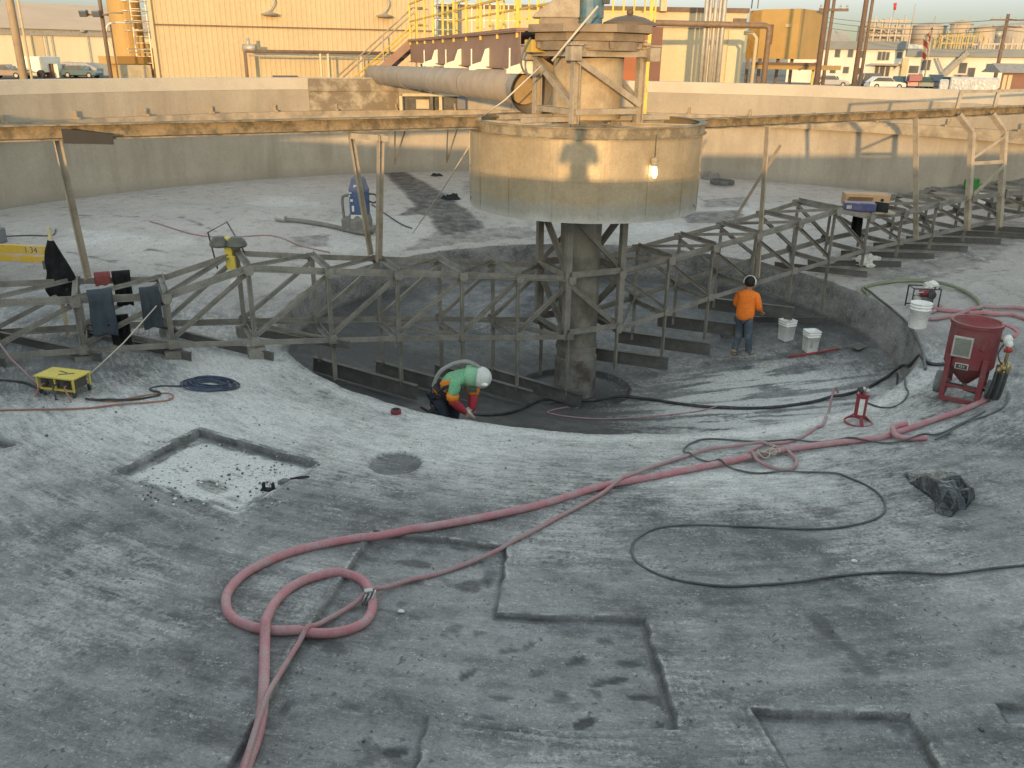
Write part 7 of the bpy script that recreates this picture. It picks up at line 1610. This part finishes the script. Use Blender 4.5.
# cars
M_TY2 = mat('car_tyre', (.03, .03, .03), .8)
def car(label, u, dist, col, L=4.5, Hc=1.45, rz=None, suv=False, nm='parked_car'):
    q = at_d(u, dist); m = mat('car_paint', col, .35, tuple(k*.8 for k in col), .3, 2, spec=.6); W = 1.78; O = V((q.x, q.y, GZ+.004)); t_ = thing(nm, label, 'car', (0, 0, 0), 'cars parked by the office' if u > 500 else 'vehicles parked by the shed')
    hb_ = .86; a = L/2
    def prism(poly, w, name, mm, bev=.05):
        b = MB(); b.prism(poly, V((0, -w/2, 0)), V((0, w/2, 0)), V((1, 0, 0)), V((0, 0, 1))); return b.build(name, mm, t_, bev)
    prism([(-a, .30), (a, .30), (a, .62), (a*.92, .78), (a*.45, .90), (-a*.6, .92), (-a*.97, .88)], W, 'body', m, .07)
    top = Hc; r_ = [(-a*.93, .90), (a*.42, .88), (a*.12, top), (-a*.62 if not suv else -a*.86, top)]
    prism(r_, W*.86, 'cabin', m, .06)
    g = [(-a*.86, .93), (a*.36, .92), (a*.10, top-.09), (-a*.60 if not suv else -a*.82, top-.09)]; prism(g, W*.872, 'side_glass', M_GLASS, 0)
    b = MB(); b.prism([(-W*.38, 0), (W*.38, 0), (W*.34, .46), (-W*.34, .46)], V((a*.40, 0, .93)), V((a*.42, 0, .93)), V((0, 1, 0)), V((-.5, 0, .86)).normalized()); b.build('windscreen', M_GLASS, t_)
    for x in (-a*.62, a*.62):
        for y in (-W/2+.08, W/2-.08):
            b = MB(); b.cyl((x, y-.1, .33), (x, y+.1, .33), .33, n=20); w_ = b.build('wheel', M_TY2, t_, .02); b = MB(); b.cyl((x, y-.11, .33), (x, y+.11, .33), .19, n=14); b.build('rim', M_GALV, w_)
    for y in (-W*.36, W*.36):
        b = MB(); b.box((a*.955, y, .68), (.06, .3, .12)); b.build('headlight', M_ALU, t_); b = MB(); b.box((-a*.985, y, .74), (.05, .24, .14)); b.build('tail_light', M_SEP, t_)
    t_.location = O; t_.rotation_euler = (0, 0, rz if rz is not None else 0); return t_
for i, (lab, u, d, c, rz, suv) in enumerate((('white estate car parked before the office porch', 889, 118, (.62, .61, .58), .12, False), ('dark grey pickup sized car behind the white estate car', 878, 128, (.10, .11, .12), .2, True), ('silver car beside the dark poles by the office', 833, 122, (.36, .36, .36), .1, False), ('dark teal car to the right of the white estate car', 903, 126, (.06, .10, .11), 1.2, False), ('maroon car parked in front of the white low wing', 917, 124, (.20, .035, .04), 1.35, True), ('dark green car right of the maroon car', 929, 124, (.05, .09, .07), 1.3, False), ('dark blue car left of the wrapped pallets', 938, 126, (.05, .07, .11), 1.3, True), ('black car behind the wrapped pallets', 951, 128, (.03, .03, .035), 1.2, False), ('bronze car behind the wrapped pallets near the stairs', 963, 130, (.16, .10, .07), 1.3, True), ('dark car below the ochre canopy', 772, 70, (.05, .05, .055), .2, False))):
    car(lab, u, d, c, 4.5, 1.72 if suv else 1.45, rz, suv)
car('tan car parked at the left picture edge before the shed', 5, 118, (.26, .20, .15), 4.5, 1.5, .1, False); car('dark red car behind the trailer before the shed', 62, 123, (.18, .07, .05), 4.4, 1.45, .1, False); car('teal car in front of the covered load before the shed', 80, 120, (.08, .13, .14), 4.3, 1.4, .0, False)
tr = thing('box_trailer', 'white box trailer parked before the cream shed', 'trailer', at_d(33, 119, GZ)); a, c = at_d(20.5, 120), at_d(41, 119); c2 = at_d(47.5, 123)
block('box', tr, M_WHT, a, c, 5, GZ+.6, z_d(33, 56.5, 119), 0, .05); block('side', tr, M_GREYT, c, c2, .2, GZ+.6, z_d(33, 56.7, 119)-.02)
for u in (24, 38):
    q = at_d(u, 118.8); b = MB(); b.cyl(V((q.x, q.y, GZ+.45)), V((q.x, q.y+.3, GZ+.45)), .45, n=18); b.build('wheel', M_TY2, tr)
a, c = at_d(62, 121), at_d(92, 121); o_ = a.lerp(c, .5); b = MB(); b.prism([(-2.2, 0), (2.2, 0), (2.3, 1.0), (1.0, 1.55), (-2.1, 1.7)], V((o_.x, o_.y, GZ+.1)), V((o_.x, o_.y+1.6, GZ+.1)), V((1, 0, 0)), V((0, 0, 1))); tag(b.build('covered_load', mat('grey_tarp', (.36, .34, .33), .7), None, .1), 'grey tarpaulin covered load before the cream shed', 'covered load')
for u, m_, lab in ((49.5, M_MAR, 'brown crate between the trailer and the covered load'), (55, M_WHT, 'white crate between the trailer and the covered load')):
    q = at_d(u, 121); b = MB(); b.box((q.x, q.y, GZ+.75), (.9, .9, 1.5)); b.box((q.x, q.y, GZ+1.53), (1.0, 1.0, .06)); tag(b.build('crate', m_, None, .03), lab, 'crate')
bl_ = thing('concrete_block', 'row of pale concrete blocks on the lot behind the rim', 'concrete blocks', at_d(90, 60, GZ)); a, c = at_d(78, 60), at_d(102, 60)
for k in range(2):
    for j in range(3):
        p0, p1 = a.lerp(c, j/3+.004), a.lerp(c, (j+1)/3-.004); block('block', bl_, M_COPE, p0, p1, .8, GZ+.6*k, GZ+.595+.6*k, 0, .03)
# wrapped pallets on a rack
t = NT('stretch_wrap'); t.set(.25, 0, .6); p_ = t.pos(); n1 = t.noise(p_, 3, 5, .6); t.color(t.mix(t.ramp(n1, .35, .65), (.47, .48, .50), (.34, .36, .40))); t.bump(t.noise(p_, 9, 3, .6), .6, .05); M_WRAP = t.m
for k, (u0, u1) in enumerate(((943.5, 953.5), (954, 1004))):
    a, c = at_d(u0, 47), at_d(u1, 47); wp_ = thing('wrapped_pallet', ['narrow', 'wide'][k]+' plastic wrapped pallet stack beyond the rim at the right', 'pallet', a.lerp(c, .5)+V((0, 0, GZ)), 'wrapped pallets'); block('load', wp_, M_WRAP, a, c, 1.2, GZ+.16, z_d(975, 77.5, 47)-.12*(1-k), 0, .08)
    for j in range(3):
        p0 = a.lerp(c, j/2*.94+.0); p1 = a.lerp(c, j/2*.94+.06); block('pallet_foot', wp_, M_WOOD, p0, p1, 1.1, GZ, GZ+.155)
for u in (981, 999.5):
    q = at_d(u, 42); tag(MB().tube([V((q.x, q.y, GZ)), V((q.x, q.y, z_d(u, 85, 42)))], .06, 10).build('bollard', M_WHT), {981: 'white bollard before the middle of the wrapped pallet', 999.5: 'white bollard before the right end of the wrapped pallet'}[u], 'bollard', 'white bollards')
gb_ = at_d(1015, 46); b = MB(); b.box((gb_.x+.6, gb_.y, GZ+.55), (3.4, 1.4, 1.1)); b.box((gb_.x+.6, gb_.y, GZ+1.12), (3.5, 1.5, .06)); tag(b.build('skip', mat('grey_green_steel', (.24, .26, .25), .6), None, .03), 'grey green steel skip at the right picture edge beyond the rim', 'skip')
a, c = at_d(1005, 105), at_d(1050, 105); bs = thing('brown_shed', 'small brown gabled shed at the right picture edge', 'shed', a.lerp(c, .5)+V((0, 0, GZ))); block('wall', bs, M_MAR, a, c, 4, GZ, z_d(1015, 73, 105)); b = MB(); x_ = (c-a).normalized(); b.prism([(-.4, 0), (4.4, 0), (2, .9)], V((a.x-.3, a.y, z_d(1015, 73, 105)+.005)), V((c.x, c.y, z_d(1015, 73, 105)+.005)), V((0, 1, 0)), V((0, 0, 1))); b.build('roof', M_GREYT, bs); panel('door', bs, M_CREAM, a, c, 1007, 1011, GZ, z_d(1010, 75, 105), .05); panel('door', bs, M_CREAM, a, c, 1012, 1016, GZ, z_d(1014, 75, 105), .05)
a, c = at_d(920, 50), at_d(955, 49); kb = thing('kerb_block', 'pale concrete blocks lying beyond the rim left of the wrapped pallets', 'concrete blocks', a.lerp(c, .5)+V((0, 0, GZ)))
for j in range(3): block('block', kb, M_COPE, a.lerp(c, j/3+.01), a.lerp(c, (j+1)/3-.01), .8, GZ, GZ+.42, 0, .03)
for u, d, z, lab in ((828, 50, 85, 'yellow bollard between the two left dark poles'), (848, 52, 84, 'yellow bollard left of the two dark poles'), (913, 52, 82, 'yellow bollard standing alone left of the concrete blocks')):
    q = at_d(u, d); tag(MB().tube([V((q.x, q.y, GZ)), V((q.x, q.y, GZ+1.05)), V((q.x, q.y, GZ+1.1))], [.09, .09, .05], 12).build('bollard', M_YEL), lab, 'bollard', 'yellow bollards')
q = at_d(858, 46); cn_ = thing('traffic_drum', 'orange traffic drum at the foot of the dark poles', 'traffic drum', V((q.x-.1, q.y-.5, GZ))); b = MB(); b.lathe([(0, 0), (.30, 0), (.30, .08), (.24, .1), (.20, .95), (0, .98)], (q.x-.1, q.y-.5, GZ), 18); b.build('drum', M_OB, cn_); b = MB(); b.lathe([(.226, .40), (.224, .55)], (q.x-.1, q.y-.5, GZ), 18); b.bm.free(); b = MB(); b.lathe([(.232, .40), (.242, .40), (.232, .55), (.222, .55)], (q.x-.1, q.y-.5, GZ), 18, close=True); b.build('band', M_WHT, cn_)
# ------------------------------------------------------------------ light
w = bpy.data.worlds.new('World'); scn.world = w; w.use_nodes = True; nt = w.node_tree; bg = nt.nodes['Background']
SUN_EL, SUN_AZ = 4.45, 1.2       # the sun stands behind the camera; light travels towards +y, a little to +x
sk_ = nt.nodes.new('ShaderNodeTexSky'); sk_.sky_type = 'NISHITA'; sk_.sun_disc = False
sk_.sun_elevation = R_(SUN_EL); sk_.sun_rotation = R_(180+SUN_AZ); sk_.air_density = 1.0; sk_.dust_density = .15; sk_.ozone_density = 0.02; sk_.altitude = 0
tcw = nt.nodes.new('ShaderNodeTexCoord'); sxw = nt.nodes.new('ShaderNodeSeparateXYZ'); nt.links.new(tcw.outputs['Generated'], sxw.inputs[0])
mrw = nt.nodes.new('ShaderNodeMapRange'); mrw.interpolation_type = 'SMOOTHSTEP'; mrw.inputs['From Min'].default_value = .02; mrw.inputs['From Max'].default_value = .30; nt.links.new(sxw.outputs['Z'], mrw.inputs['Value'])
hz_ = nt.nodes.new('ShaderNodeMix'); hz_.data_type = 'RGBA'; hz_.inputs[6].default_value = (.08, .13, .46, 1); hz_.inputs[7].default_value = (1.07, 1, .985, 1); nt.links.new(mrw.outputs['Result'], hz_.inputs[0])
mlw = nt.nodes.new('ShaderNodeMix'); mlw.data_type = 'RGBA'; mlw.blend_type = 'MULTIPLY'; mlw.inputs[0].default_value = 1.0   # sky dimmed and tinted along the horizon
nt.links.new(sk_.outputs[0], mlw.inputs[6]); nt.links.new(hz_.outputs[2], mlw.inputs[7]); nt.links.new(mlw.outputs[2], bg.inputs['Color']); bg.inputs['Strength'].default_value = SKY_S
sl = bpy.data.lights.new('sun', 'SUN'); sl.energy = SUN_E; sl.angle = R_(.55); sl.color = SUN_C
so = bpy.data.objects.new('sun', sl); COL.objects.link(so)
e_ = R_(SUN_EL); a_ = R_(SUN_AZ); dv = V((math.sin(a_)*math.cos(e_), math.cos(a_)*math.cos(e_), -math.sin(e_)))
so.rotation_euler = dv.to_track_quat('-Z', 'Y').to_euler()
scn.view_settings.view_transform = 'Standard'; scn.view_settings.look = 'None'; scn.view_settings.exposure = EXPO; scn.view_settings.gamma = 1; scn.view_settings.use_curve_mapping = False
scn.cycles.max_bounces = 8; scn.cycles.use_denoising = True
